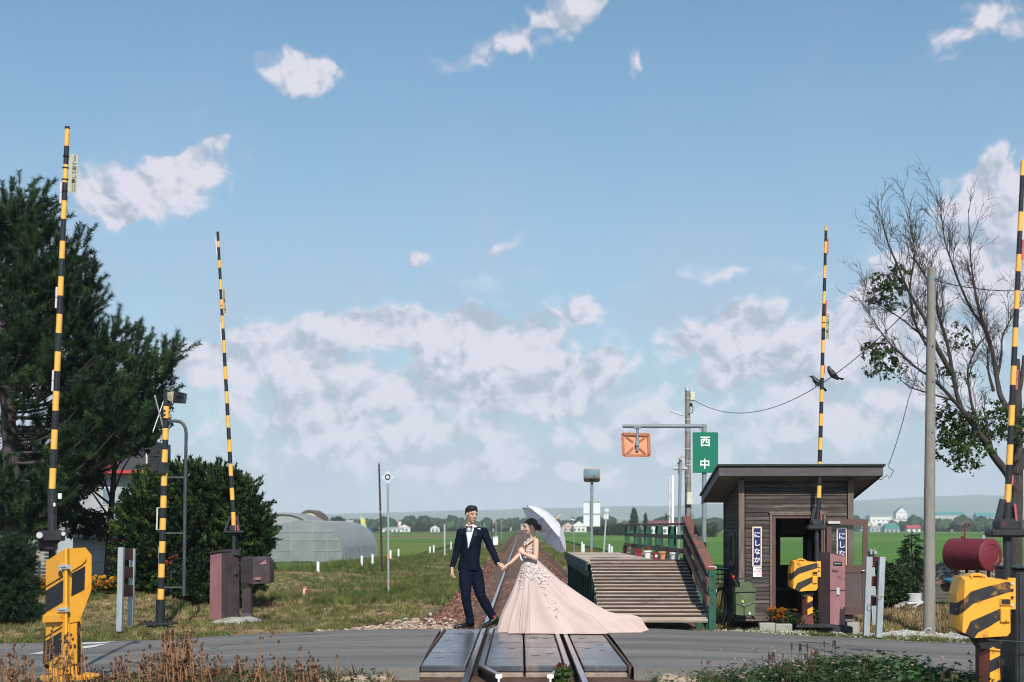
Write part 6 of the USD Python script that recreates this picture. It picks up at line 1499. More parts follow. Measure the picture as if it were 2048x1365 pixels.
# mirror on a pole and other line side posts
D = 60.0
ps = lambda px, py, dy=0.0: np.array([X(px, D), D + dy, Z(py, D)])
t = Thing('mirror_pole', 'grey pole with a rectangular convex mirror on top and two pale boards below', 'mirror pole', ps(1182.5, 1140))
t.add('pole', cyl(ps(1182.5, 1140), ps(1184, 945), .062, 12), PIPE, smooth=40)
t.add('rusty_foot', cyl(ps(1182.6, 1130), ps(1182.8, 1097), .066, 12), mat('rust_foot', (0.25, 0.13, 0.08), var=0.3))
rr = [(1170, 937), (1197, 937), (1201, 941), (1201, 961), (1197, 965), (1170, 965), (1166, 961), (1166, 941)]
t.add('mirror_rim', prism([(ps(a, b)[0], ps(a, b)[2]) for a, b in rr], .06, (0, D - .08, 0)), mat('mirror_rim_paint', (0.5, 0.38, 0.29), var=0.1))
ctr = ps(1183.5, 951, -.14)
gx = np.linspace(-1, 1, 13); GX, GY = np.meshgrid(gx, gx)
mv = np.stack([ctr[0] + GX * 15.8 * D / F, ctr[1] - .06 + .022 * (GX ** 2 + GY ** 2) - 0.03 + GY * 0.012, ctr[2] + GY * 12.2 * D / F], -1)
mv[..., 1] += GY * .0 - 0.0
i, j = np.meshgrid(np.arange(12), np.arange(12), indexing='ij')
mir = (mv.reshape(-1, 3), np.stack([i * 13 + j, i * 13 + j + 1, (i + 1) * 13 + j + 1, (i + 1) * 13 + j], -1).reshape(-1, 4))
t.add('mirror_face', mir, mat('mirror', (0.42, 0.43, 0.40), var=0.0, rough=0.05, metal=1.0), smooth=True)
bd = t.add('board', bb(ps(1167, 1028, .09), ps(1200.5, 1005, .11), .004), mat('pale_board', (0.60, 0.64, 0.70), var=0.05)); t.add('board', bb(ps(1167, 1053, .09), ps(1200.5, 1030, .11), .004), mat('pale_board', ()))
for y in (1003.5, 1028, 1053):
 t.add('crossbar', bar(ps(1167, y, .07), ps(1201, y, .07), .03, .04), mat('bar_tan', (0.38, 0.34, 0.29)))

D = 80.0
ps = lambda px, py, dy=0.0: np.array([X(px, D), D + dy, Z(py, D)])
t = Thing('marker_sign', 'small leaning post with pale diamond and plate near the mirror pole', 'marker sign', ps(1207, 1125))
t.add('post', cyl(ps(1206, 1125), ps(1213.5, 1016), .04, 8), PALE_STEEL)
t.add('diamond', decal([ps(1208, 1021), ps(1213.5, 1026), ps(1219, 1021), ps(1213.5, 1015.5)], (0, -1, 0), .02), mat('pale_board', ())); t.add('plate', decal([ps(1208, 1039), ps(1217, 1039), ps(1217, 1029), ps(1208, 1029)], (0, -1, 0), .02), mat('pale_board', ()))
D = 90.0
ps = lambda px, py, dy=0.0: np.array([X(px, D), D + dy, Z(py, D)])
t = Thing('speed_board_post', 'thin post with a small black and white slanted board right of the parasol', 'marker sign', ps(1149, 1112))
t.add('post', cyl(ps(1149, 1112), ps(1145, 1036), .03, 8), PIPE)
bq = t.add('board', decal([ps(1143, 1043), ps(1149, 1045.5), ps(1149, 1036.5), ps(1143, 1033.5)], (0, -1, 0), .02), BLK)
t.add('white_band', decal([ps(1143, 1040, -.03), ps(1149, 1042, -.03), ps(1149, 1040, -.03), ps(1143, 1037.5, -.03)], (0, -1, 0), .02), WHITE, under=bq)
D = 34.6
ps = lambda px, py, dy=0.0: np.array([X(px, D), D + dy, Z(py, D)])
t = Thing('white_track_sign', 'pair of tall white parallel boards on end behind the platform railing', 'track sign', ps(1343, 1160))
t.add('upright', bb(ps(1337.5, 1160, 0), ps(1341, 955, .04), .004), mat('grey_white', (0.5, 0.5, 0.48), var=0.15)); t.add('upright', bb(ps(1343, 1160, -.03), ps(1347.5, 951, .03), .004), WHITE)
t.add('tie', bar(ps(1338, 1031), ps(1346, 1031), .04, .06), GALV)
D = 33.0
ps = lambda px, py, dy=0.0: np.array([X(px, D), D + dy, Z(py, D)])
t = Thing('lamp_post', 'leaning grey post with a tilted lamp head and a diamond plate seen from behind', 'lamp post', ps(1355, 1165))
t.add('post', cyl(ps(1355.5, 1165), ps(1361, 921), .035, 10), PIPE, smooth=40)
t.add('diamond', decal([ps(1345, 936.5, .06), ps(1360.5, 951.5, .06), ps(1376, 937, .06), ps(1361, 921, .06)], (0, -1, 0), .015), mat('diamond_back', (0.36, 0.39, 0.42), var=0.08))
t.add('crossbar', bar(ps(1346, 936.5, .03), ps(1375, 937, .03), .02, .03), PALE_STEEL)
t.add('lamp_head', hull(*[ps(x, y, d) for x, y in ((1356, 918), (1361, 922), (1368, 915), (1364, 911)) for d in (-.08, .08)], ps(1370, 914)), mat('lamp_beige', (0.36, 0.33, 0.27)))
D = 35.5
ps = lambda px, py, dy=0.0: np.array([X(px, D), D + dy, Z(py, D)])
t = Thing('ring_sign', 'slim grey post topped by a pale diamond with a black ring', 'track sign', ps(777, 1188))
t.add('post', cyl(ps(777, 1190), ps(775.8, 967), .028, 10), GALV, smooth=40)
dm = t.add('diamond', decal([ps(763, 955), ps(775.5, 968), ps(788, 955), ps(775.5, 942)], (0, -1, 0), .012), mat('diamond_white', (0.5, 0.54, 0.57), var=0.04))
t.add('ring', xf(lathe([(.048, .004), (.048, -.004), (.072, -.004), (.072, .004), (.048, .004)], 24), rx(PI / 2), ps(775.5, 954.5, -.02)), INK, under=dm)
t.add('orange_tape', bb(ps(774.5, 1119, -.035), ps(779, 1110, .035), .004), mat('tape_orange', (0.6, 0.2, 0.12)))
D = 50.0
ps = lambda px, py, dy=0.0: np.array([X(px, D), D + dy, Z(py, D)])
t = Thing('bare_post', 'thin dark brown post standing left of the ring sign', 'post', ps(765, 1143))
t.add('post', cyl(ps(764.5, 1145), ps(758, 927), .042, 8, .03), mat('brown_post', (0.045, 0.025, 0.025), var=0.3), smooth=40)
t.add('cap', cyl(ps(758, 929), ps(758, 925.5), .036, 8), GALV)
t.add('ring', cyl(ps(761, 1026), ps(761, 1023.5), .045, 8), GALV)

# short white line side stakes, one by one
STK = [(636, 1149, 57, .5, 'left of the greenhouse corner, tallest of the white stakes'), (678.5 + 45, 1132.5, 72, .52, 'first of two white stakes in front of the greenhouse end'), (745, 1129.5, 73, .52, 'second of two white stakes in front of the greenhouse end'),
    (781, 1118, 86, .42, 'just right of the ring sign post'), (797, 1110.5, 98, .34, 'farther out between the ring sign and the couple'), (860, 1103.5, 112, .32, 'left one of a close pair beyond the green verge'), (867.5, 1102.5, 110, .38, 'right one of a close pair beyond the green verge'),
    (902, 1094.5, 140, .42, 'near the man in the suit, at his shoulder'), (1164, 1095, 108, .34, 'left one of two between parasol and mirror pole'), (1167.5, 1099, 102, .3, 'right one of two between parasol and mirror pole'), (1218.5, 1104, 92, .4, 'left one of two by the far platform corner'), (1223.5, 1106, 88, .33, 'right one of two by the far platform corner')]
for px, py, d, h, lab in STK:
 h *= 1.0
 b = P(px, py, d); b[2] = min(b[2], float(ground_z(b[0], b[1])) + 0.02) if False else b[2]
 gz = float(ground_z(b[0], b[1]))
 r = .06 if d < 80 else .065
 top = b[2] + h * (1.02 if d < 80 else 1.25)
 single('white_stake', lathe([(0, gz - .1), (r, gz - .1), (r, top - .05), (r * .8, top - .012), (0, top)], 12, (b[0], b[1], 0)), WHITE, 'short white stake ' + lab, 'stake', 'white stakes along the line', smooth=40)
t = Thing('striped_stub', 'short stub post, white with red side and orange top, in mown grass', 'stake', P(609, 1197, 33))
t.add('post', cyl(P(609, 1199, 33), P(609.5, 1178, 33), .042, 10), WHITE, smooth=40); t.add('red_side', bb(P(609.5, 1190, 32.94), P(613.5, 1180, 32.97)), SIGNRED); t.add('cap', cyl(P(609.3, 1178, 33), P(609.5, 1174, 33), .046, 10), mat('tape_orange', ()))
t = Thing('concrete_culvert', 'pale concrete slab over a dark culvert mouth in the verge behind the motor head', 'culvert', P(550, 1172, 45))
t.add('slab', hull(*[P(x, y, d) for x, y, d in ((525, 1166, 46), (568, 1166, 46), (560, 1176, 43), (520, 1174, 43))], *[P(x, y, d) - [0, 0, .1] for x, y, d in ((525, 1166, 46), (568, 1166, 46), (560, 1176, 43), (520, 1174, 43))]), CONC)
t.add('mouth', bb(P(548, 1182, 43), P(570, 1172, 44)), DARK_HOLE)
t = Thing('line_post', 'plain pale grey post standing in the grass left of the man', 'post', P(889, 1112, 95))
t.add('post', cyl(P(889.5, 1114, 95), P(889, 1049, 95), .05, 8), PALE_STEEL, smooth=40)
# grass, herbs and stalks
def tuft(n, h, spread, seed, w=0.006, lean=0.5):
 r = np.random.default_rng(seed); vs, fs = [], []
 for k in range(n):
  a, q = r.uniform(0, 2 * PI), r.uniform(0, spread)
  b = np.array([q * math.cos(a), q * math.sin(a), -0.01]); L = h * r.uniform(0.5, 1.2); t = r.uniform(0, 2 * PI); ln = r.uniform(0.1, lean)
  d = np.array([math.cos(t) * ln, math.sin(t) * ln, 1.0]); d /= np.linalg.norm(d); s = np.array([-math.sin(t + 1), math.cos(t + 1), 0]) * w
  m = b + d * L * 0.55; tip = b + d * L + np.array([math.cos(t), math.sin(t), -0.35]) * L * ln * 0.5
  i = len(vs); vs += [b - s, b + s, m + s * .8, m - s * .8, tip]
  fs += [(i, i + 1, i + 2), (i, i + 2, i + 3), (i + 3, i + 2, i + 4)]
 return np.array(vs), np.array(fs)


def herb(n, h, rad, seed, size):
 r = np.random.default_rng(seed); vs, fs = [], []
 for k in range(n):
  a, q = r.uniform(0, 2 * PI), rad * r.random() ** .6
  c = np.array([q * math.cos(a), q * math.sin(a), h * r.random() ** .8]); d = np.array([math.cos(a) + r.normal(0, .5), math.sin(a) + r.normal(0, .5), r.uniform(-.2, .9)]); d /= np.linalg.norm(d)
  s = np.cross(d, [0, 0, 1.0]); s = s / np.linalg.norm(s) + r.normal(0, .25, 3); L = size * r.uniform(.6, 1.3); i = len(vs)
  vs += [c, c + d * L * .5 + s * L * .3, c + d * L + [0, 0, -L * .15], c + d * L * .5 - s * L * .3]; fs += [(i, i + 1, i + 2), (i, i + 2, i + 3)]
 return np.array(vs), np.array(fs)


GRASS = leafmat('grass_green', (0.12, 0.195, 0.04), .35, .4, .4)
GRASS2 = leafmat('grass_yellow', (0.27, 0.27, 0.085), .3, .35, .4)
DRYG = leafmat('grass_dry', (0.52, 0.39, 0.21), .3, .35, .25)
BROWNG = leafmat('grass_brown', (0.14, 0.085, 0.045), .3, .35, .2)
gp = [(tuft(16, .09, .07, 1), GRASS), (tuft(16, .10, .08, 2), GRASS2), (tuft(16, .07, .09, 3, lean=1.4), DRYG), (tuft(14, .06, .09, 4, lean=1.6), BROWNG)]


def mown(n, xr, yr, pd, path, hs=(.7, 1.3), bias=1.0, mask=None, kinds=None):
 y = yr[0] + (yr[1] - yr[0]) * RNG.random(n) ** bias; x = RNG.uniform(*xr, n) + xt(y)
 if mask is not None:
  k = mask(x, y); x, y = x[k], y[k]
 nz = meshkit.fbm(np.stack([x * .8, y * .5, 0 * x], -1), 3, 12) + RNG.normal(0, .07, len(x))
 w = np.where(nz < .5 + pd, np.where(RNG.random(len(x)) < .6, 2, np.where(nz < .4, 3, 1)), np.where(RNG.random(len(x)) < .7, 0, 1))
 if kinds is not None:
  w = RNG.choice(kinds, len(x))
 return scatter(path, gp, np.stack([x, y, ground_z(x, y)], 1), spin=None, scale=np.stack([np.ones(len(x)) * 1.0, np.ones(len(x)), RNG.uniform(*hs, len(x))], 1), which=w, kind='stuff')


clear = lambda x, y: (y > 20.45) & ((x - xt(y)) < -1.9 - .9 * smooth(y, 22.5, 20.3))
mown(30000, (-15, -1.7), (20.3, 62), .2, '/World/mown_grass', bias=1.7, mask=clear)
mown(6000, (-9.5, -2.0), (20.25, 21.3), -.08, '/World/verge_grass', hs=(.5, 1.1), mask=lambda x, y: (x - xt(y)) < -2.3)
mown(5500, (1.35, 14), (20.15, 21.15), -.3, '/World/roadside_grass', hs=(.8, 1.5))
mown(2600, (2.9, 9), (21.3, 25.5), .12, '/World/shed_side_grass', hs=(.5, 1.2), mask=lambda x, y: ~((x > 3.5) & (x < 5.45) & (y > 22.2) & (y < 24.4)) & ~((x > 5.5) & (y < 22.6) & (y > 21.2)))
mown(3800, (5.2, 9.5), (22.9, 27), .3, '/World/dead_grass', hs=(1.2, 2.6), kinds=[2, 2, 2, 3])
mown(11000, (-6, -1.65), (30, 150), -.02, '/World/trackside_grass', hs=(1.3, 2.8), bias=1.5)
mown(11000, (1.65, 7.5), (34.3, 150), .03, '/World/trackside_grass_right', hs=(1.6, 3.6), bias=1.5)
mown(5000, (-11, -4), (58, 118), -.12, '/World/tall_verge_grass', hs=(1.8, 3.6))
mown(4500, (3.2, 12), (26, 58), .1, '/World/slope_grass', hs=(1.5, 3.5))
# rice standing at the near field edge
rp_ = [(tuft(22, .5, .14, 21, w=.008, lean=.35), leafmat('rice_blade', (0.10, 0.20, 0.035), .25, .25, .4)), (tuft(22, .46, .14, 22, w=.008, lean=.35), leafmat('rice_blade_pale', (0.2, 0.24, 0.06), .25, .25, .4))]
n = 7000; y = 55.5 + 14 * RNG.random(n) ** 1.6; x = RNG.uniform(11.4, 30, n)
scatter('/World/rice_edge', rp_, np.stack([x, y, -.9 + 0 * x], 1), scale=RNG.uniform(.8, 1.2, n), which=(RNG.random(n) < .3).astype(int), kind='stuff')

# white clover in the roadside grass, pinkish clover and herbs in the foreground
CLOV = leafmat('clover_leaf', (0.05, 0.115, 0.03), .35, .4, .3)
CLOV2 = leafmat('herb_leaf_pale', (0.10, 0.17, 0.06), .3, .35, .3)
WFL = leafmat('clover_white', (0.62, 0.58, 0.50), .1, .15, .3, hue=0)
PFL = leafmat('clover_pink', (0.50, 0.32, 0.33), .15, .2, .3, hue=0)
head = lambda seed, r: (trimesh.creation.icosphere(1, r).vertices * (1 + .25 * np.random.default_rng(seed).normal(0, 1, (42, 1))) * [1, 1, .85], trimesh.creation.icosphere(1, r).faces)
stalk_head = lambda seed, r, h: cat(xf(head(seed, r), None, (0, 0, h)))
n = 3000; x = np.concatenate([RNG.uniform(1.6, 4.3, 2400), RNG.uniform(4, 9.5, 600)]); y = 20.2 + .75 * RNG.random(n)
scatter('/World/white_clover', [(stalk_head(1, .014, .08), WFL), (stalk_head(2, .011, .06), WFL)], np.stack([x, y, ground_z(x, y)], 1), scale=RNG.uniform(.6, 1.15, n), kind='stuff')
n = 2900; x = np.concatenate([RNG.uniform(1.3, 6.2, 2200), RNG.uniform(2.4, 5.5, 700)]); y = RNG.uniform(12.2, 14.35, n)
dens = smooth(x, 1.2, 2.2)
k = RNG.random(n) < dens; x, y = x[k], y[k]
hq = .55 + .6 * smooth(x, 1.6, 3.2) * meshkit.noise(np.stack([x * 1.6, y * 1.6, 0 * x], -1), 6)
scatter('/World/foreground_herbs', [(herb(34, .26, .12, 1, .05), CLOV), (herb(30, .22, .13, 2, .06), CLOV), (herb(22, .3, .1, 3, .08), CLOV2), (tuft(20, .3, .1, 5, w=.004), GRASS), (herb(12, .2, .12, 6, .13), CLOV2), (cat(*[xf(cat(tube([(0, 0, 0), (.03, 0, .42)], .0025, 3, False), tube([(.03, 0, .40), (.034, 0, .46)], .007, 5)), rz(k * 1.7), (.05 * k - .1, .03 * k, 0)) for k in range(4)]), BROWNG)], np.stack([x, y, ground_z(x, y)], 1), scale=hq * RNG.uniform(.7, 1.2, len(x)), which=RNG.choice(6, len(x), p=[.36, .235, .13, .2, .06, .015]), kind='stuff')
n = 170; x = RNG.uniform(1.9, 6, n); y = RNG.uniform(12.6, 14.3, n)
scatter('/World/pink_clover', [(cat(stalk_head(3, .014, .36)), PFL), (stalk_head(4, .012, .30), PFL)], np.stack([x, y, ground_z(x, y)], 1), scale=np.stack([np.full(n, .9), np.full(n, .9), RNG.uniform(.6, 1.05, n)], 1), kind='stuff')
n = 3600; x = RNG.uniform(-6.2, -1.2, n); y = RNG.uniform(12.0, 14.4, n)
k = RNG.random(n) < .35 + .65 * smooth(x, -2.0, -3.0); x, y = x[k], y[k]
scatter('/World/foreground_grass', [(tuft(16, .16, .08, 31), DRYG), (tuft(16, .14, .08, 32), GRASS), (herb(22, .14, .09, 33, .05), CLOV), (tuft(14, .2, .07, 34), BROWNG)], np.stack([x, y, ground_z(x, y)], 1), scale=RNG.uniform(.6, 1.2, len(x)), which=RNG.choice(4, len(x), p=[.35, .25, .15, .25]), kind='stuff')

STALK = mat('dry_stalk', (0.30, 0.155, 0.075), var=.3, scale=8, rough=.8)
SEED = mat('dry_seed_head', (0.075, 0.042, 0.028), var=.4, scale=20, rough=.9)


def dry_weeds(label, spots, group=None):
 """Dead stems with dark seed heads; spots are (column, row of the tip, distance)."""
 b = P(spots[0][0], 1365, spots[0][2]); b[2] = ground_z(b[0], b[1])
 t = Thing('dry_weed', label, 'dry weeds', b, group)
 st, hd, lf = [], [], []
 for k, (px, py, d) in enumerate(spots):
  tip = P(px, py, d); ft = np.array([tip[0] + RNG.normal(0, .05), d + RNG.normal(0, .03), 0]); ft[2] = ground_z(ft[0], ft[1]) - .02
  mid = lerp(ft, tip, .55) + RNG.normal(0, .012, 3)
  st.append(tube([ft, mid, tip], [.006, .005, .003], 4, False))
  for q in range(RNG.integers(2, 6)):
   c = tip + RNG.normal(0, .01, 3) - [0, 0, q * .02]
   hd.append(xf(rock(.010, k * 7 + q, 1, 1.3), None, c, RNG.uniform(.6, 1.3)))
  if RNG.random() < .5:
   m = lerp(ft, tip, RNG.uniform(.3, .8)); e = m + np.array([RNG.normal(0, .07), RNG.normal(0, .05), RNG.uniform(0, .09)])
   st.append(tube([m, e], .002, 3, False)); hd.append(xf(rock(.009, k + 400, 1, 1.2), None, e))
   lf.append(xf(leaf_quads(3, .03, .05, .07, k), None, m))
 t.add('stems', cat(*st), STALK, kind='stuff'); t.add('seed_heads', cat(*hd), SEED, kind='stuff')
 if lf:
  t.add('withered_leaves', cat(*lf), BROWNG)


q = np.random.default_rng(11)
dry_weeds('thick clump of tall dead brown stems in front of the road, below the signal post', [(q.normal(350, 26), q.uniform(1258, 1345), q.uniform(12.9, 13.8)) for _ in range(88)] + [(x, y, 13.3) for x, y in ((366, 1252), (377, 1262), (386, 1258), (393, 1275), (352, 1284), (338, 1290), (329, 1312), (403, 1300))])
dry_weeds('scattered dead stems against the foot of the orange gate box', [(q.uniform(90, 178), q.uniform(1255, 1330), q.uniform(12.9, 13.4)) for _ in range(26)])
dry_weeds('leaning dead stems at the left edge of the foreground', [(x, y, 13.0) for x, y in ((8, 1268), (28, 1283), (46, 1283), (30, 1300), (22, 1320), (5, 1330), (40, 1335))] + [(q.uniform(0, 70), q.uniform(1310, 1355), 12.9) for _ in range(20)])
dry_weeds('sparse row of dead stems between gate box and clump', [(q.uniform(185, 300), q.uniform(1295, 1350), q.uniform(12.8, 13.5)) for _ in range(24)])
dry_weeds('sparse dead stems with dark heads right of the brown clump', [(x, y, 13.4) for x, y in ((522, 1272), (545, 1268), (560, 1282), (569, 1315), (600, 1292), (621, 1308), (672, 1312), (471, 1310), (438, 1304))] + [(q.uniform(410, 640), q.uniform(1310, 1355), q.uniform(13, 13.8)) for _ in range(44)])
# small plant at the track's near end
b = P(1126, 1362, 14.1)
t = Thing('track_plant', 'small bushy green plant with reddish tips growing by the right check rail end', 'plant', b)
t.add('leaves', xf(leaf_quads(150, .09, .17, .05, 77, .9), None, b - [0, 0, .02]), leafmat('track_plant_leaf', (0.09, 0.13, 0.025), .3, .35, .3))
t.add('reddish_tips', xf(leaf_quads(36, .05, .05, .035, 78, .9), None, b + [-.02, 0, .13]), leafmat('track_plant_tip', (0.26, 0.09, 0.03), .3, .3, .3))

# trees
BARK = mat('bark', (0.06, 0.05, 0.045), var=.35, scale=9, rough=.95, bump=.8, bscale=16, stretch=(2, 2, .5))


def brush(n, L, ln, seed, w=.0045, fwd=.8):
 r = np.random.default_rng(seed); vs, fs = [], []
 for k in range(n):
  a = r.uniform(0, 2 * PI); z = L * r.random(); d = np.array([math.cos(a), math.sin(a), fwd * r.uniform(.6, 1.5)]); d /= np.linalg.norm(d); s = np.cross(d, r.normal(0, 1, 3)); s = s / np.linalg.norm(s) * w
  b = np.array([0, 0, z]); i = len(vs); vs += [b - s, b + s, b + d * ln * r.uniform(.7, 1.2)]; fs.append((i, i + 1, i + 2))
 return np.array(vs), np.array(fs)


NEEDLE = leafmat('pine_needle', (0.034, 0.08, 0.032), .35, .45, .12, hue=.02)
NEEDLE2 = leafmat('pine_needle_light', (0.075, 0.135, 0.04), .3, .4, .15, hue=.02)
PB = [(brush(95, .26, .12, 1, .006), NEEDLE), (brush(95, .30, .11, 2, .006), NEEDLE), (brush(85, .22, .12, 3, .006), NEEDLE2)]


def pine():
 d0 = 31.0
 base = P(30, 1165, d0)
 t = Thing('pine_tree', 'big dark pine with upturned shoots filling the left edge behind the near gate', 'tree', base)
 r = np.random.default_rng(5)
 trunk = [base, P(28, 1000, d0), P(14, 800, d0), P(-10, 600, d0), P(-40, 330, d0)]
 t.add('trunk', tube(trunk, [.22, .19, .15, .11, .03], 10), BARK, smooth=True)
 tr = np.array(trunk)
 def at(z):
  return np.array([np.interp(z, tr[:, 2], tr[:, k]) for k in range(3)])
 tips = [(27, 388), (66, 392), (93, 398), (106, 465), (80, 480), (162, 488), (150, 520), (189, 561), (166, 551), (178, 654), (195, 600), (150, 600), (120, 560), (268, 673), (300, 690), (349, 698), (340, 725), (310, 735), (235, 672), (240, 720), (330, 770), (300, 800), (270, 760), (60, 440), (10, 420), (120, 640), (215, 760), (280, 840), (240, 820), (200, 700), (320, 840)]
 br = [(x, y, d0 + r.uniform(-.5, .7)) for x, y in tips]
 yy = [390, 465, 490, 560, 650, 672, 700, 770, 850, 900, 960, 1030]; xx = [90, 105, 150, 185, 185, 255, 335, 320, 300, 240, 190, 120]
 for _ in range(105):
  y = 430 + 58 * r.integers(0, 11) + r.normal(0, 7); xm = np.interp(y, yy, xx); x = -70 + (xm + 60) * r.random() ** .62
  br.append((x, y + 12, d0 + r.uniform(-1.7, 1.8) * (1 - .45 * (x > xm - 50))))
 limbs, pos, dr, sc = [], [], [], []
 for x, y, d in br:
  e = P(x, y, d); L = np.hypot(*(e - at(e[2]))[:2])
  a = at(min(max(e[2] - .35 * L - .25, base[2] + 1.1), 8.2))
  s = np.linspace(0, 1, 9)[:, None]
  c = lerp(a, e, s); c[:, 2] += (-.16 * L * np.sin(s[:, 0] * PI) + .0)
  limbs.append(tube(c[:, :], np.linspace(.035, .008, 9), 4, False))
  n = int(6 + 7 * L)
  for k in range(n):
   u = 1 - .62 * r.random() ** 1.4
   p = np.array([np.interp(u, s[:, 0], c[:, j]) for j in range(3)])
   out = (e - a) / (L + .2); lat = r.normal(0, 1, 3)
   g = out * .45 + np.array([0, 0, .75]) + lat * .45
   for m in range(2):
    pos.append(p + lat * [.12, .12, .07] + g * .13 * m); dr.append(g + r.normal(0, .15, 3)); sc.append(r.uniform(.8, 1.25))
  for m in range(4):
   pos.append(e + np.array([0, 0, -.34 + .16 * m]) - (e - a) / (L + .1) * (.06 * (3 - m))); dr.append(np.array([0, 0, 1.0]) + (e - a) / (L + .1) * .35 + r.normal(0, .1, 3)); sc.append(r.uniform(.8, 1.1))
 t.add('limbs', cat(*limbs), BARK)
 pos = np.array(pos) - base
 top = np.array(pos)[:, 2]
 scatter(t.path + '/crown', PB, pos, zdir=np.array(dr), scale=np.array(sc), which=np.where(r.random(len(pos)) < .22, 2, r.integers(0, 2, len(pos))))


pine()
LEAF_A = leafmat('broad_leaf', (0.065, 0.125, 0.028), .35, .4, .3)
LEAF_D = leafmat('broad_leaf_dark', (0.022, 0.05, 0.018), .35, .4, .2)
YEW, YEW2 = leafmat('yew_dark', (0.024, 0.06, 0.018), .3, .4, .12, hue=.02), leafmat('yew_tip', (0.11, 0.18, 0.035), .3, .35, .25, hue=.02)


def crown(t, base, lumps, n, protos, seed, which=None, up=.5, inner=.75, part='crown', sc=(.8, 1.3)):
 """Leaf clumps over and within a set of lumps (centre, radii), facing outwards."""
 r = np.random.default_rng(seed); P_, D_ = [], []
 w = np.array([np.prod(q[1]) ** .667 for q in lumps]); w /= w.sum()
 for (c, R), m in zip(lumps, r.multinomial(n, w)):
  d = r.normal(0, 1, (m, 3)); d /= np.linalg.norm(d, axis=1, keepdims=True)
  k = inner + (1 - inner) * r.random(m) ** .5
  k *= .70 + .54 * meshkit.noise(d * 2.2 + np.asarray(c), seed)
  P_.append(np.asarray(c) + d * np.asarray(R) * k[:, None]); D_.append(d + [0, 0, up] + r.normal(0, .3, (m, 3)))
 P_, D_ = np.vstack(P_), np.vstack(D_)
 wh = r.integers(0, len(protos), len(P_)) if which is None else r.choice(len(protos), len(P_), p=which)
 scatter(f'{t.path}/{part}', protos, P_ - t.base, zdir=D_, scale=r.uniform(*sc, len(P_)), which=wh)


leaf_clump = lambda n, r, size, seed: leaf_quads(n, r, r * 1.2, size, seed, 1.0)
# broadleaf tree mixed in under the pine
D = 34.0
b = P(215, 1160, D)
t = Thing('leafy_tree', 'loose leafy tree under the pine, in front of the red roofed house', 'tree', b)
t.add('trunk', tube([b, P(220, 1050, D), P(232, 900, D), P(240, 800, D)], [.10, .08, .05, .02], 8), BARK, smooth=True)
ms = [tube([P(222, y0, D), P((x + 222) / 2, (y0 + y) / 2 - 12, D), P(x, y, D + dd)], [.03, .02, .006], 5, False) for x, y, y0, dd in ((150, 960, 1040, -.4), (180, 900, 1000, .4), (290, 850, 960, .3), (315, 820, 930, -.3), (270, 900, 1000, -.3), (130, 1010, 1060, .2), (180, 1050, 1080, -.3), (100, 940, 1010, .4))]
t.add('limbs', cat(*ms), BARK)
lumps = [(P(x, y, D + dd), (rx_ * D / F, rx_ * D / F, ry_ * D / F)) for x, y, rx_, ry_, dd in ((150, 960, 48, 30, -.4), (180, 895, 55, 32, .4), (285, 845, 45, 34, .3), (310, 812, 26, 26, -.3), (255, 880, 44, 26, -.3), (110, 1000, 52, 34, .2), (180, 1048, 42, 22, -.3), (95, 930, 60, 36, .4), (60, 1040, 50, 40, 0), (215, 800, 60, 44, .5), (20, 960, 60, 60, .3))]
crown(t, b, lumps, 2300, [(leaf_clump(26, .13, .085, 1), LEAF_D), (leaf_clump(26, .13, .085, 2), LEAF_D), (leaf_clump(22, .12, .08, 3), LEAF_A)], 3, [.45, .4, .15], inner=.35)

# the big clipped looking yew
D = 29.5
b = P(400, 1212, D)
t = Thing('round_yew', 'big dark green rounded yew with feathery lighter tips behind the motor head gate', 'shrub', b)
t.add('stem', cat(*[tube([b + [dx, 0, 0], b + [dx * 3, 0, 1.2]], [.07, .03], 6) for dx in (-.2, 0, .22)]), BARK)
lumps = [(P(x, y, D + dd), (a * D / F, a * D / F, c * D / F)) for x, y, a, c, dd in ((400, 1090, 112, 118, .3), (320, 1040, 70, 80, -.2), (385, 985, 62, 48, .2), (440, 1000, 58, 52, 0), (480, 1060, 52, 60, -.2), (470, 1130, 58, 62, 0), (330, 1130, 78, 70, -.3), (285, 1070, 50, 60, .2), (300, 980, 30, 30, .4), (500, 1090, 36, 44, .3), (420, 1170, 90, 50, -.3), (275, 1150, 40, 60, .3))]
sp = [(brush(60, .2, .075, 11, .012, 1.1), YEW), (brush(60, .22, .075, 12, .012, 1.1), YEW), (brush(55, .24, .07, 13, .012, 1.2), YEW2)]
crown(t, b, lumps, 6500, sp, 8, [.4, .38, .22], up=.7, inner=.7)
r = np.random.default_rng(3); pos, dr = [], []
for x, y in [(514, 968), (540, 1040), (536, 1075), (528, 1010), (505, 985), (470, 955), (440, 940), (400, 932), (360, 938), (330, 950), (540, 1058), (520, 1100), (530, 1130)]:
 for m in range(14):
  q_ = m / 13; c = P(lerp(440, x, .55 + .45 * q_), lerp(1060, y, .55 + .45 * q_), D + r.uniform(-.3, .3)); pos.append(c + r.normal(0, .04, 3)); dr.append(np.array([(x - 430) / 90, 0, .5 + (1000 - y) / 150]) + r.normal(0, .25, 3))
scatter(t.path + '/feathery_shoots', sp, np.array(pos) - b, zdir=np.array(dr), scale=r.uniform(.7, 1.1, len(pos)))
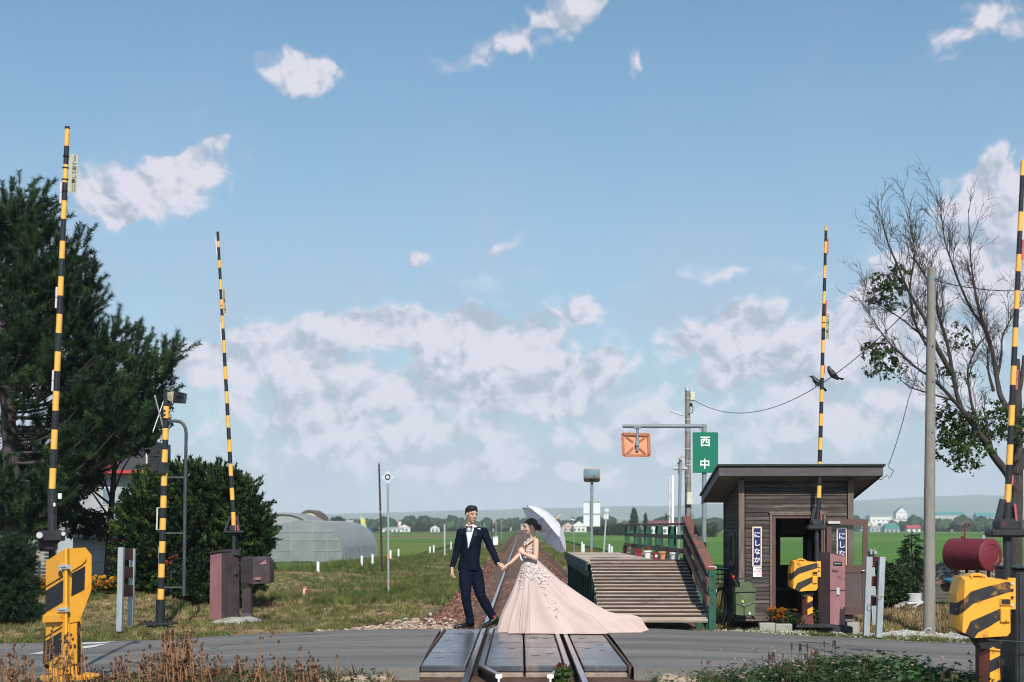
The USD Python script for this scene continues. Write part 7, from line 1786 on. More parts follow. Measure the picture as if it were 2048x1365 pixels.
# small bush at the far left, bright sprays, and low shrubs along the house bed
D = 25.0
b = P(10, 1255, D)
t = Thing('feathery_bush', 'feathery mid green bush at the left edge beside the marigold bed', 'shrub', b)
t.add('stem', tube([b, b + [0, 0, .8]], [.04, .015], 6), BARK)
crown(t, b, [(P(x, y, D + dd), (a * D / F, a * D / F, c * D / F)) for x, y, a, c, dd in ((5, 1130, 52, 50, 0), (-20, 1190, 75, 60, .2), (22, 1195, 40, 55, -.1), (35, 1110, 26, 26, .1))], 1500, [(brush(50, .16, .1, 21, .005, .9), leafmat('bush_green', (0.03, 0.08, 0.03), .3, .4, .2)), (brush(50, .18, .1, 22, .005, .9), LEAF_D)], 4, inner=.5)
D = 28.3
for lab, x0, x1, seed in (('long bed of orange marigolds left of the orange gate box', -10, 95, 1), ('bed of orange marigolds between the orange gate box and the guard posts', 168, 240, 2)):
 c = P((x0 + x1) / 2, 1192, D); c[2] = ground_z(c[0], D)
 t = Thing('marigold_bed', lab, 'flower bed', c)
 w = (x1 - x0) * D / F / 2; rr = np.random.default_rng(seed); n = int(170 * w)
 px_ = np.stack([rr.uniform(-w, w, n), rr.uniform(-.3, .3, n), rr.uniform(.1, .38, n)], 1)
 scatter(t.path + '/blooms', [(bloom(1, .05), MARI), (bloom(2, .045), MARI), (bloom(3, .045), leafmat('marigold_red', (.6, .13, .01), .2, .2, .2))], px_, zdir=np.stack([rr.normal(0, .4, n), -.7 + rr.normal(0, .3, n), np.ones(n)], 1), scale=rr.uniform(.7, 1.2, n))
 n = int(150 * w); pl = np.stack([rr.uniform(-w, w, n), rr.uniform(-.3, .3, n), 0 * np.zeros(n)], 1)
 scatter(t.path + '/leaves', [(herb(26, .3, .13, 5, .07), LEAFG)], pl, scale=rr.uniform(.7, 1.1, n))
t = Thing('red_flower_bush', 'pinkish red blooms beside the banded signal post', 'flowers', P(342, 1190, 27))
t.add('leaves', xf(leaf_quads(160, .28, .8, .08, 4, .8), None, P(342, 1185, 27)), LEAF_D); t.add('stems', tube([P(342, 1190, 27), P(343, 1120, 27)], .012, 5), BARK)
t.add('blooms', cat(xf(leaf_quads(34, .11, .12, .06, 5, 1), None, P(336, 1128, 26.9)), xf(leaf_quads(14, .05, .08, .05, 6, 1), None, P(350, 1117, 26.9))), leafmat('red_bloom', (0.5, 0.06, 0.08), .2, .2, .25))

# the half bare tree on the right
BARK2 = mat('dark_bark', (0.05, 0.043, 0.039), var=.4, scale=9, rough=.95, bump=.8, bscale=16, stretch=(2, 2, .5))


def bare_tree():
 D = 27.0
 C = lambda cx, cy, dd=0.0: P(1690 + cx / 2.354, 380 + cy / 2.354, D + dd)
 base = P(2032, 1236, D)
 t = Thing('half_bare_tree', 'half bare tree with dark branching limbs and a few leafy clumps right of the pole', 'tree', base)
 r = np.random.default_rng(21)
 L = [([base, P(2030, 1080, D), P(2034, 980, D), C(812, 1200, .1), C(812, 1000, .2), C(806, 800, .3)], (.15, .07)),
   ([P(2034, 985, D), C(765, 1335, -.1), C(700, 1255, -.2), C(650, 1170, -.3), C(600, 1100, -.3), C(545, 1030, -.4), C(520, 940, -.4), C(482, 720, -.5), C(440, 590, -.5), C(425, 470, -.6), C(405, 330, -.6)], (.085, .007)),
   ([C(640, 1160, -.3), C(592, 1000, -.1), C(575, 850, 0), C(600, 780, .1), C(630, 720, .2)], (.035, .006)),
   ([C(800, 1120, .1), C(770, 1040, .2), C(730, 970, .3), C(715, 890, .4), C(690, 740, .4), C(650, 640, .5), C(590, 560, .5), C(525, 410, .6), C(470, 250, .6), C(448, 80, .7)], (.066, .006)),
   ([C(680, 715, .4), C(640, 600, .2), C(615, 500, .1), C(592, 340, 0), C(580, 90, -.1)], (.045, .006)),
   ([C(506, 870, -.4), C(430, 740, -.6), C(385, 620, -.7), C(340, 550, -.7), C(290, 460, -.8), C(240, 340, -.9), C(200, 250, -1), C(175, 160, -1)], (.05, .006)),
   ([C(430, 740, -.6), C(360, 685, -.4), C(250, 595, -.2), C(130, 520, 0)], (.022, .005)),
   ([C(545, 1030, -.4), C(430, 900, -.7), C(330, 835, -.9), C(200, 715, -1), C(60, 510, -1.1)], (.035, .005)),
   ([C(538, 1000, -.4), C(420, 965, -.3), C(300, 930, -.2), C(225, 860, -.1)], (.025, .005)),
   ([C(715, 890, .4), C(735, 800, .5), C(738, 690, .5), C(785, 600, .6), C(830, 520, .6)], (.03, .005)),
   ([C(700, 950, .3), C(675, 860, .3), C(668, 750, .3)], (.035, .012)),
   ([C(690, 1215, -.2), C(660, 1060, 0), C(645, 1020, 0)], (.03, .008)),
   ([C(805, 1010, .2), C(832, 900, .2), C(842, 780, .2)], (.05, .03)),
   ([P(2034, 950, D), P(2052, 900, D), P(2090, 830, D), P(2110, 720, D + .4)], (.09, .02)),
   ([C(425, 800, -.5), C(330, 640, -.2), C(300, 480, 0), C(330, 300, .1), C(310, 150, .2)], (.03, .005)),
   ([C(470, 700, -.4), C(430, 560, 0), C(380, 400, .3), C(300, 300, .4)], (.025, .005))]
 limb, twig = [], []
 def spray(p, d, ln, rad, level):
  n = 5; pts = [p]; dd = d / np.linalg.norm(d)
  for k in range(n):
   dd = dd + r.normal(0, .10, 3) + np.array([0, 0, .05]); dd /= np.linalg.norm(dd); pts.append(pts[-1] + dd * ln / n)
  twig.append(tube(pts, np.linspace(rad, max(rad * .4, .0022), n + 1), 4 if level == 0 else 3, False))
  if level < 2:
   for k in range(r.integers(4, 7) if level == 0 else r.integers(2, 5)):
    q = r.uniform(.2, .95); i = min(int(q * n), n - 1); pp = lerp(pts[i], pts[i + 1], q * n - i); ax = pts[i + 1] - pts[i]; ax /= np.linalg.norm(ax)
    side = np.cross(ax, r.normal(0, 1, 3)); side /= np.linalg.norm(side); side[1] *= .7
    spray(pp, ax * .8 + side * .6, ln * r.uniform(.35, .6), max(rad * .55, .0035), level + 1)
 for k, (pts, (ra, rb)) in enumerate(L):
  pts = np.array(pts); m = len(pts); s = np.linspace(0, m - 1, (m - 1) * 4 + 1)
  fine = np.stack([np.interp(s, np.arange(m), pts[:, j]) for j in range(3)], 1)
  fine[1:-1] = (fine[:-2] + 2 * fine[1:-1] + fine[2:]) / 4
  limb.append(tube(fine, np.linspace(ra, rb, len(fine)) if k else np.linspace(ra, rb, len(fine)), 8 if ra > .05 else 6))
  if k in (0, 12):
   continue
  Lk = np.linalg.norm(np.diff(fine, axis=0), axis=1).sum()
  for _ in range(int(Lk * 8.0)):
   q = r.uniform(.3 if ra > .06 else .12, 1) * (len(fine) - 1); i = min(int(q), len(fine) - 2); pp = lerp(fine[i], fine[i + 1], q - i); ax = fine[i + 1] - fine[i]; ax /= np.linalg.norm(ax)
   side = np.cross(ax, r.normal(0, 1, 3)); side /= np.linalg.norm(side); side[1] *= .6
   spray(pp, ax * .8 + side * .5 + [0, 0, .42], r.uniform(.3, .75) * (.7 + .5 * q / len(fine)), .0068, 0)
 t.add('trunk', limb[0], BARK2, smooth=True)
 for m in limb[1:]:
  t.add('limb', m, BARK2, smooth=True)
 t.add('twigs', cat(*twig), mat('twig', (0.042, 0.035, 0.032), var=.25, rough=.9), kind='stuff')
 cl = [(1770, 560, 22), (1760, 600, 24), (1785, 580, 22), (1800, 545, 15), (1840, 625, 12), (1790, 620, 12), (1745, 700, 20), (1770, 715, 24), (1755, 740, 20), (1790, 745, 18), (1780, 690, 12), (1910, 665, 18), (1895, 690, 13), (1935, 690, 10), (1885, 830, 25), (1900, 860, 32), (1930, 850, 34), (1895, 900, 30), (1940, 900, 34), (1960, 870, 28), (1930, 930, 18), (1870, 830, 12), (2000, 850, 34), (2035, 860, 30), (2010, 820, 20), (2040, 840, 22), (1980, 820, 13), (1880, 745, 14), (1920, 760, 9), (1935, 755, 10), (1905, 750, 10), (1950, 940, 12), (1915, 875, 26)]
 lumps = [(P(x, y, D + r.uniform(-.5, .4)), (q * D / F * 1.3, q * D / F * 1.3, q * D / F * .95)) for x, y, q in cl]
 crown(t, base, lumps, 980, [(leaf_clump(7, .07, .07, 1), LEAF_A), (leaf_clump(7, .07, .07, 2), LEAF_D), (leaf_clump(6, .07, .065, 3), leafmat('leaf_yellowing', (.16, .15, .03), .3, .3, .35))], 31, [.66, .22, .12], inner=.1, part='foliage')


bare_tree()

# young spruce, round shrub and rough ground by the tall pole
D = 28.0
b = P(1824, 1195, D)
t = Thing('young_spruce', 'young dark spruce with tiered branches just left of the tall concrete pole', 'tree', b)
t.add('trunk', tube([b, P(1823, 1072, D)], [.045, .008], 7), BARK, smooth=True)
r = np.random.default_rng(9); pos, dr, lm = [], [], []
for k in range(150):
 q_ = r.random() ** .8; z = lerp(.12, 1.0, q_) * (b[2] * 0 + 1.22); a = r.uniform(0, 2 * PI); R = .34 * (1 - q_) ** .8 + .02
 o = np.array([math.cos(a), math.sin(a), 0])
 for m in range(1 + int(R / .06)):
  pos.append(np.array([0, 0, z]) + o * (.05 + .06 * m) + [0, 0, -.04 * m * .4]); dr.append(o + [0, 0, .25])
pos += [np.array([0, 0, 1.18]), np.array([0, 0, 1.1])]; dr += [np.array([0, 0, 1.0])] * 2
scatter(t.path + '/crown', [(brush(44, .11, .035, 41, .004, .8), leafmat('spruce', (.022, .055, .03), .3, .4, .1)), (brush(44, .1, .035, 42, .004, .8), leafmat('spruce_light', (.04, .085, .04), .3, .4, .1))], np.array(pos), zdir=np.array(dr), scale=r.uniform(.8, 1.2, len(pos)))
D = 27.2
b = P(1780, 1203, D)
t = Thing('round_bush', 'dense mid green bush between the open shed door and the young spruce', 'shrub', b)
t.add('stem', tube([b, b + [0, 0, .4]], [.04, .02], 6), BARK)
crown(t, b, [(P(x, y, D), (a * D / F, a * D / F, c * D / F)) for x, y, a, c in ((1783, 1165, 30, 36), (1765, 1155, 24, 28), (1800, 1175, 26, 28), (1775, 1190, 34, 18), (1752, 1170, 22, 30))], 1300, [(leaf_clump(22, .07, .05, 1), LEAF_A), (leaf_clump(22, .07, .05, 2), LEAF_D), (leaf_clump(14, .07, .045, 3), CLOV2)], 6, [.4, .5, .1], inner=.5)
pg = [(rock(.035, 60 + k, 1), mat(f'grey_gravel_{k}', c, var=.2, scale=20, rough=.95, rand=.3)) for k, c in enumerate(((.33, .32, .30), (.24, .235, .225), (.42, .40, .37)))]
n = 3400; x = RNG.uniform(4.9, 8.2, n); y = 21.25 + RNG.random(n) * (1.25 - .1 * np.abs(x - 6.6))
scatter('/World/pale_gravel', pg, np.stack([x, y, ground_z(x, y) + .02], 1), zdir=RNG.normal(0, 1, (n, 3)), scale=RNG.uniform(.5, 1.2, n), kind='stuff')
# heap of dark gravel behind the tank
hp = P(1960, 1165, 30.5)
m = trimesh.creation.icosphere(4, 1.0); v = m.vertices * [1.35, 1.0, .62]; v += (meshkit.fbm(m.vertices * 3, 3, 4)[:, None] - .5) * .2
single('gravel_heap', (v + hp - [0, 0, .12], m.faces), mat('gravel_heap', (.16, .145, .125), var=.5, scale=22, rough=1, bump=1.0, bscale=26), 'rounded heap of dark gravel behind the red tank', 'gravel heap', smooth=True)
n = 1500; th = RNG.uniform(0, 2 * PI, n); ph = np.arccos(RNG.uniform(0, 1, n)); dv = np.stack([np.cos(th) * np.sin(ph) * 1.36, np.sin(th) * np.sin(ph), np.cos(ph) * .63], 1)
scatter('/World/heap_stones', [(rock(.035, 70, 1), pg[1][1]), (rock(.03, 71, 1), STONES[2])], dv + hp - [0, 0, .1], zdir=RNG.normal(0, 1, (n, 3)), scale=RNG.uniform(.5, 1.3, n), kind='stuff')
t = Thing('concrete_stub', 'broken pale concrete ring on a slab, lying on the spoil left of the tall pole', 'concrete stub', P(1829, 1206, 25))
c = P(1829, 1203, 25)
t.add('ring', lathe([(.055, .0), (.115, 0), (.12, .09), (.125, .135), (.10, .14), (.06, .135), (.055, 0)], 20, c), mat('pale_concrete', (.48, .48, .47), var=.12, scale=9, rough=.9, bump=.3), smooth=40)
t.add('hole', cyl(c + [-.128, -.03, .07], c + [-.09, -.02, .07], .04, 12), DARK_HOLE)
t.add('slab', xf(box((0, 0, 0), (.34, .24, .045), .012), rz(.15) @ ry(-.05), c - [.01, 0, .025]), mat('pale_concrete', ())); t.add('splinter', xf(box((0, 0, 0), (.2, .04, .03), .006), ry(-.5), P(1834, 1211, 24.7)), mat('pale_concrete', ()))
for k, (px, py, s, lab) in enumerate(((1794, 1214, .05, 'small grey stone left on the spoil heap'), (1803, 1211, .06, 'rounded grey stone beside another on the spoil heap'), (1801, 1229, .045, 'angular tan stone low on the spoil heap'))):
 single('loose_stone', xf(rock(1, 90 + k, 2, .8), None, P(px, py, 24.6), s), mat('loose_stone', (.27, .245, .21), var=.2), lab, 'stone', smooth=50)
# red tank on a stand, plank wall, tarpaulin
TANKR = mat('tank_maroon', (0.15, 0.02, 0.03), var=.15, scale=5, rough=.5, dirt=(.09, .02, .025), dirt_scale=4)
D = 25.6
ax = np.array([.42, .9, 0]); ax /= np.linalg.norm(ax); ax = np.array([-ax[0], ax[1], 0])
c1 = P(1981, 1110, D)                                # centre of the near end
c0 = c1 + np.array([-.42, .78, 0])
ax = (c0 - c1) / np.linalg.norm(c0 - c1)
R = .292
t = Thing('oil_tank', 'dark red horizontal oil tank on legs behind the large striped gate', 'tank', [c1[0], c1[1], -.2])
a_, b_, _ = frame_of(ax)
def disc_profile(m): return np.stack([a_, b_, ax], 1)
FR = np.stack([a_, b_, ax], 1); Lk = np.linalg.norm(c0 - c1)
t.add('shell', xf(lathe([(R, 0), (R, Lk)], 36), FR, c1), TANKR, smooth=True)
e = t.add('end_cap', xf(lathe([(0, -.035), (R * .55, -.03), (R * .62, -.02), (R * .66, -.03), (R * .9, -.018), (R * 1.01, .0), (R * 1.01, .03), (R, .03)], 36), FR, c1), TANKR, smooth=35)
t.add('end_cap', xf(lathe([(R, -.03), (R * 1.01, -.03), (R * 1.01, 0), (R * .9, .02), (0, .03)], 36), FR, c0), TANKR, smooth=35)
t.add('filler_cap', cyl(lerp(c1, c0, .75) + [0, 0, R - .01], lerp(c1, c0, .75) + [0, 0, R + .035], .035, 12), TANKR); t.add('filler_cap', cyl(lerp(c1, c0, .2) + [0, 0, R - .01], lerp(c1, c0, .2) + [0, 0, R + .06], .035, 12), GALV)
p = lerp(c1, c0, .7) + [0, 0, R]
t.add('vent_pipe', tube([p, p + [0, 0, .24], p + [.03, 0, .29], p + [.07, 0, .28], p + [.09, 0, .23]], .014, 7), TANKR, smooth=True)
for q in (.2, .8):
 for s in (-.14, .14):
  f = lerp(c1, c0, q) + np.array([ax[1], -ax[0], 0]) * s
  t.add('leg', bar([f[0], f[1], -.25], [f[0], f[1], c1[2] - R * .82], .05, .05), TANKR)
PLANKW = mat('grey_plank', (.10, .088, .08), var=.35, scale=5, rough=.9, stretch=(.6, 4, 8), bump=.5, rand=.25)
D = 28.6
t = Thing('plank_wall', 'low weathered plank wall with a rusty sheet on top, behind the tall pole', 'plank wall', P(1900, 1205, D))
for k, y in enumerate((1201, 1193.5, 1186, 1178.5, 1171)):
 t.add('plank', bar(P(1838, y, D), P(1960, y, D), .03, .068, .004, up=(0, 0, 1)), PLANKW)
for x in (1845, 1895, 1950):
 t.add('stake', bar(P(x, 1212, D + .05), P(x, 1166, D + .05), .06, .05), PLANKW)
t.add('rusty_sheet', hull(*[P(x, y, d) for x, y, d in ((1868, 1166, D - .02), (1912, 1160, D - .02), (1912, 1158, D + .5), (1868, 1163, D + .5))], *[P(x, y + 1.5, d) for x, y, d in ((1868, 1166, D - .02), (1912, 1160, D - .02))]), mat('rusty_sheet', (.27, .085, .06), var=.25))
m = trimesh.creation.icosphere(3, 1.0); v = m.vertices * [.17, .16, .055]; v[:, 2] = np.maximum(v[:, 2], -.03); v += (meshkit.fbm(m.vertices * 4, 2, 3)[:, None] - .5) * .04
single('blue_tarpaulin', (v + P(1903, 1161, D - .12), m.faces), mat('tarp_blue', (.02, .13, .19), var=.2, rough=.5, scale=10), 'crumpled teal blue tarpaulin lying on the plank wall', 'tarpaulin', smooth=True)

# the house behind the trees at the left
HW = mat('house_grey_wall', (.33, .35, .38), var=.1, rough=.9, scale=2)
HROOF = mat('house_red_roof', (.42, .045, .04), var=.15, rough=.5, scale=3)
D = 46.0
ps = lambda px, py, dy=0.0: np.array([X(px, D), D + dy, Z(py, D)])
gz = -.75
t = Thing('house', 'grey house with bright red roof mostly hidden behind the pine', 'house', (X(60, D), D, gz))
x0, x1 = X(-260, D), X(300, D)
t.add('wall', bb((x0, D, gz), (X(262, D), D + 6, Z(948, D))), HW)
t.add('roof', hull(*[(x, y, z) for x in (x0 - .3, X(300, D)) for y, z in ((D - .5, Z(948, D)), (D - .5, Z(944, D)), (D + 6.5, Z(948, D)), (D + 3, Z(914, D)))]), HROOF)
gw = t.add('gable', hull(*[(x, y, z) for y in (D - .1, D + 3) for x, z in ((X(236, D), Z(944, D)), (X(297, D), Z(944, D)), (X(297, D), Z(880, D)), (X(250, D), Z(880, D)))]), mat('gable_dark', (.045, .055, .07), var=.15, rough=.7))
t.add('gable_window', bb(ps(268, 905, -.14), ps(273, 885, -.09)), mat('pane_dull', (.25, .24, .25), rough=.2), under=gw)
t.add('gable_edge', bb(ps(295, 932, -.2), ps(298, 862, -.11)), mat('pale_trim', (.5, .47, .45), var=.1), under=gw)
for a in ((204, 1010, 222, 975), (60, 1040, 90, 1000), (120, 1040, 145, 1005)):
 w = t.add('window', bb(ps(a[0], a[1], -.03), ps(a[2], a[3], -.005)), mat('pale_trim', ()))
 t.add('pane', bb(ps(a[0] + 2, a[1] - 2, -.04), ps(a[2] - 2, a[3] + 2, -.031)), mat('pane_blue', (.16, .22, .28), var=.1, rough=.15), under=w)
D = 39.0
ps = lambda px, py, dy=0.0: np.array([X(px, D), D + dy, Z(py, D)])
t = Thing('garage', 'low pale concrete outbuilding with slate roof behind the orange gate box', 'outbuilding', ps(195, 1180))
t.add('wall', bb(ps(146, 1185), ps(226, 1077, 3)), mat('garage_block', (.36, .35, .34), var=.14, scale=4, rough=.95, bump=.2)); t.add('pier', bb(ps(219, 1185, -.06), ps(228, 1077, -.002)), mat('garage_pier', (.27, .27, .275), var=.1))
for y in (1100, 1125, 1150):
 t.add('joint', bb(ps(147, y + .7, -.004), ps(218, y - .7, .01)), mat('joint_dark', (.2, .195, .19)))
t.add('roof', hull(*[ps(x, y, d) for x in (140, 238) for y, d in ((1077, -.3), (1073, -.3), (1073, 3.2), (1050, 1.6))]), mat('slate_blue', (.15, .19, .23), var=.2, rough=.6))
t = Thing('orange_shutter', 'rusty orange panel standing beside the pale outbuilding', 'panel', ps(234, 1140))
t.add('panel', bb(ps(227, 1140, -.1), ps(247, 1074, -.06)), mat('orange_brown', (.33, .13, .035), var=.2)); t.add('rail', bb(ps(226.5, 1110, -.115), ps(247.5, 1106, -.101)), mat('orange_brown_dark', (.2, .08, .03)))
D = 38.0
ps = lambda px, py, dy=0.0: np.array([X(px, D), D + dy, Z(py, D)])
t = Thing('slatted_fence', 'pale slatted garden wall between the left bush and the gate mast', 'fence', ps(75, 1172))
for k in range(12):
 y = 1170 - k * 7.2
 t.add('slat', bb(ps(40, y, 0), ps(112, y - 5.6, .03)), mat('slat_cream', (.42, .37, .28), var=.15, rand=.15))
for x in (44, 76, 108):
 t.add('post', bb(ps(x, 1180, .031), ps(x + 3, 1084, .1)), mat('slat_cream', ()))
single('ornamental_pole', cyl(P(323, 1150, 33), P(323.5, 1050, 33), .03, 8), mat('teal_pole', (.02, .12, .1)), 'thin teal pole in the shade left of the banded signal post', 'pole')

# vinyl greenhouse and hoop barns
def film(name, col, clear):
 if name not in MATS:
  MATS[name] = usdkit.material(stage, '/World/Looks/' + name, {'t': ('transparent_bsdf', {'color': (.92, .94, .95)}), 'p': ('principled_bsdf', {'roughness': .35, 'specular_ior_level': .5}), 'l': ('translucent_bsdf', {'color': col}), 'm0': ('mix_closure', {'fac': .45}),
          'tc': ('texture_coordinate', {}), 'n': ('noise_texture', {'scale': 1.2, 'detail': 6.0}), 'r': ('rgb_ramp', {'ramp': [(.35, np.array(col) * .72), (.7, np.array(col))]}), 'm': ('mix_closure', {'fac': clear})},
          [('tc.object', 'n.vector'), ('n.fac', 'r.fac'), ('r.color', 'p.base_color'), ('p.BSDF', 'm0.closure1'), ('l.BSDF', 'm0.closure2'), ('m0.closure', 'm.closure1'), ('t.BSDF', 'm.closure2')], surface='m.closure')
 return MATS[name]


def arch(w, h, n=17):
 a = np.linspace(0, PI, n)
 x = -np.cos(a) * w / 2; z = np.sin(a) ** .62 * h
 k = np.abs(np.cos(a)) ** 1.6
 return np.stack([x * (1 - .0 * k), z], 1)


FILM, FILM2 = film('vinyl_film', (.52, .56, .58), .22), film('vinyl_front', (.46, .51, .50), .30)
yaw = math.radians(-3.5)
d0 = 95.0
gc = np.array([X(604, d0), d0, -.86]); W_, H_, Lg = 5.4, 2.75, 15.0
RZ = rz(yaw)
t = Thing('vinyl_greenhouse', 'milky vinyl greenhouse with rounded roof in the field by the yew', 'greenhouse', gc)
pr = arch(W_, H_)
G = lambda x, y, z: gc + RZ @ np.array([x, y, z])
ns = 16
v = np.array([[G(x, Lg * k / ns, z) for x, z in pr] for k in range(ns + 1)]).reshape(-1, 3); m = len(pr)
i, j = np.meshgrid(np.arange(ns), np.arange(m - 1), indexing='ij')
t.add('roof_film', (v, np.stack([i * m + j, i * m + j + 1, (i + 1) * m + j + 1, (i + 1) * m + j], -1).reshape(-1, 4)), FILM, smooth=True)
from shapely.geometry import Polygon
fr = trimesh.creation.triangulate_polygon(Polygon(pr), engine='earcut')
t.add('front_film', (np.array([G(x, -.02, z) for x, z in fr[0]]), fr[1]), FILM2); t.add('back_film', (np.array([G(x, Lg + .02, z) for x, z in fr[0]]), fr[1]), FILM2)
STE = mat('hoop_steel', (.32, .34, .35), rough=.5, metal=.4)
for k in range(ns + 1):
 t.add('hoop', tube([G(x * 1.004, Lg * k / ns, z * 1.004) for x, z in pr], .022, 5, False), STE)
for z in (.75, 1.45, 2.0):
 w = float(np.interp(z, pr[:9, 1], -pr[:9, 0]))
 t.add('front_bar', bar(G(-w, -.05, z), G(w, -.05, z), .04, .04), STE)
for x in (-1.7, -.75, .75, 1.7):
 t.add('front_bar', bar(G(x, -.05, 0), G(x, -.05, float(np.interp(x, pr[:, 0], pr[:, 1]))), .04, .05), STE)
t.add('door', bb(G(-.7, -.12, .05) , G(.7, -.07, 1.4)), FILM2)
t.add('side_curtain', cat(*[bar(G(s * 2.62, 1.5, .72), G(s * 2.62, Lg - .5, .72), .03, .5) for s in (1,)]), mat('curtain_grey', (.2, .22, .22), var=.4, scale=3))


def hoop_barn(name, label, px, d, w, h, ln, zb, front, roofm, cat_='barn'):
 g = np.array([X(px, d), d, zb]); t = Thing(name, label, cat_, g)
 a = np.linspace(0, PI, 15); q = np.stack([-np.cos(a) * w / 2, np.sin(a) * h], 1)
 o = cat(prism(Polygon([tuple(x) for x in np.vstack([q * 1.03, q[::-1] * .97])]), ln, g + [0, ln, 0])); t.add('roof', o, roofm, smooth=40)
 t.add('front_wall', prism(Polygon(q * .97), .1, g + [0, .4, 0]), front)
 t.add('door', bb(g + [-w * .14, .25, 0], g + [w * .14, .29, h * .5]), mat('barn_door', (.3, .29, .27)))


hoop_barn('hoop_barn', 'grey rounded barn roof just right of the yew, behind the greenhouse', 566, 190, 10, 4.2, 16, -.86, mat('barn_grey', (.26, .27, .28), var=.2), mat('barn_roof_grey', (.25, .26, .28), var=.2))
hoop_barn('hoop_barn', 'brown arched barn with cream front above the greenhouse', 618, 230, 5.8, 5.0, 9, -.86, mat('barn_cream', (.58, .5, .36), var=.1), mat('barn_brown', (.10, .07, .06), var=.2))

# the town across the fields
def house(px, w, base, wh, rh, d, wall, roof, label, kind='gable', name='far_house', group='houses of the far town'):
 """w, wh, rh: width, wall and roof height in pixels of the photograph at distance d; stands on the field's level."""
 k = d / F; zb = -.9
 x, W2, h, r = X(px, d), w * k / 2, max((base - (HOR + (EYE - zb) / k)) * 0 + wh * k, 1.5), rh * k
 t = Thing(name, label, 'house' if name == 'far_house' else 'building', (x, d, zb), group)
 Lb = min(W2 * 1.6, 14)
 t.add('wall', bb((x - W2, d, zb), (x + W2, d + Lb, zb + h)), wall)
 if kind == 'gable':                                     # gable end towards the viewer
  rf = hull(*[(x + s * W2 * 1.08, y, zb + h) for s in (-1, 1) for y in (d - .25, d + Lb + .25)], *[(x, y, zb + h + r) for y in (d - .25, d + Lb + .25)])
  t.add('roof', rf, roof); t.add('gable_wall', hull(*[(x + s * W2 * .96, y, zb + h - .02) for s in (-1, 1) for y in (d - .28, d - .26)], *[(x, y, zb + h + r * .9) for y in (d - .28, d - .26)]), wall)
 elif kind == 'side':
  t.add('roof', hull(*[(x + s * W2 * 1.05, y, zb + h) for s in (-1, 1) for y in (d - .4, d + Lb + .4)], *[(x + s * W2 * 1.05, d + Lb / 2, zb + h + r) for s in (-1, 1)]), roof)
 elif kind == 'arch':
  a = np.linspace(0, PI, 11); t.add('roof', prism(Polygon([(-math.cos(q) * W2 * 1.04, math.sin(q) * r) for q in a]), Lb + .4, (x, d + Lb + .2, zb + h)), roof)
 else:
  t.add('roof', bb((x - W2 * 1.02, d - .3, zb + h + .002), (x + W2 * 1.02, d + Lb + .3, zb + h + max(r, .3))), roof)
 n = max(1, int(w / 9))
 for q in range(n):
  cx = x + (-1 + 2 * (q + .5) / n) * W2 * .86
  for lv in range(1 if h < 4.5 else 2):
   zc = zb + (h * .5 if h < 4.5 else h * (.28 + .45 * lv))
   t.add('window', bb((cx - min(.55, W2 / n * .5), d - .32, zc - .4), (cx + min(.55, W2 / n * .5), d - .29 if kind == 'gable' else d - .01, zc + .45)), mat('far_pane', (.11, .14, .18), rough=.25))


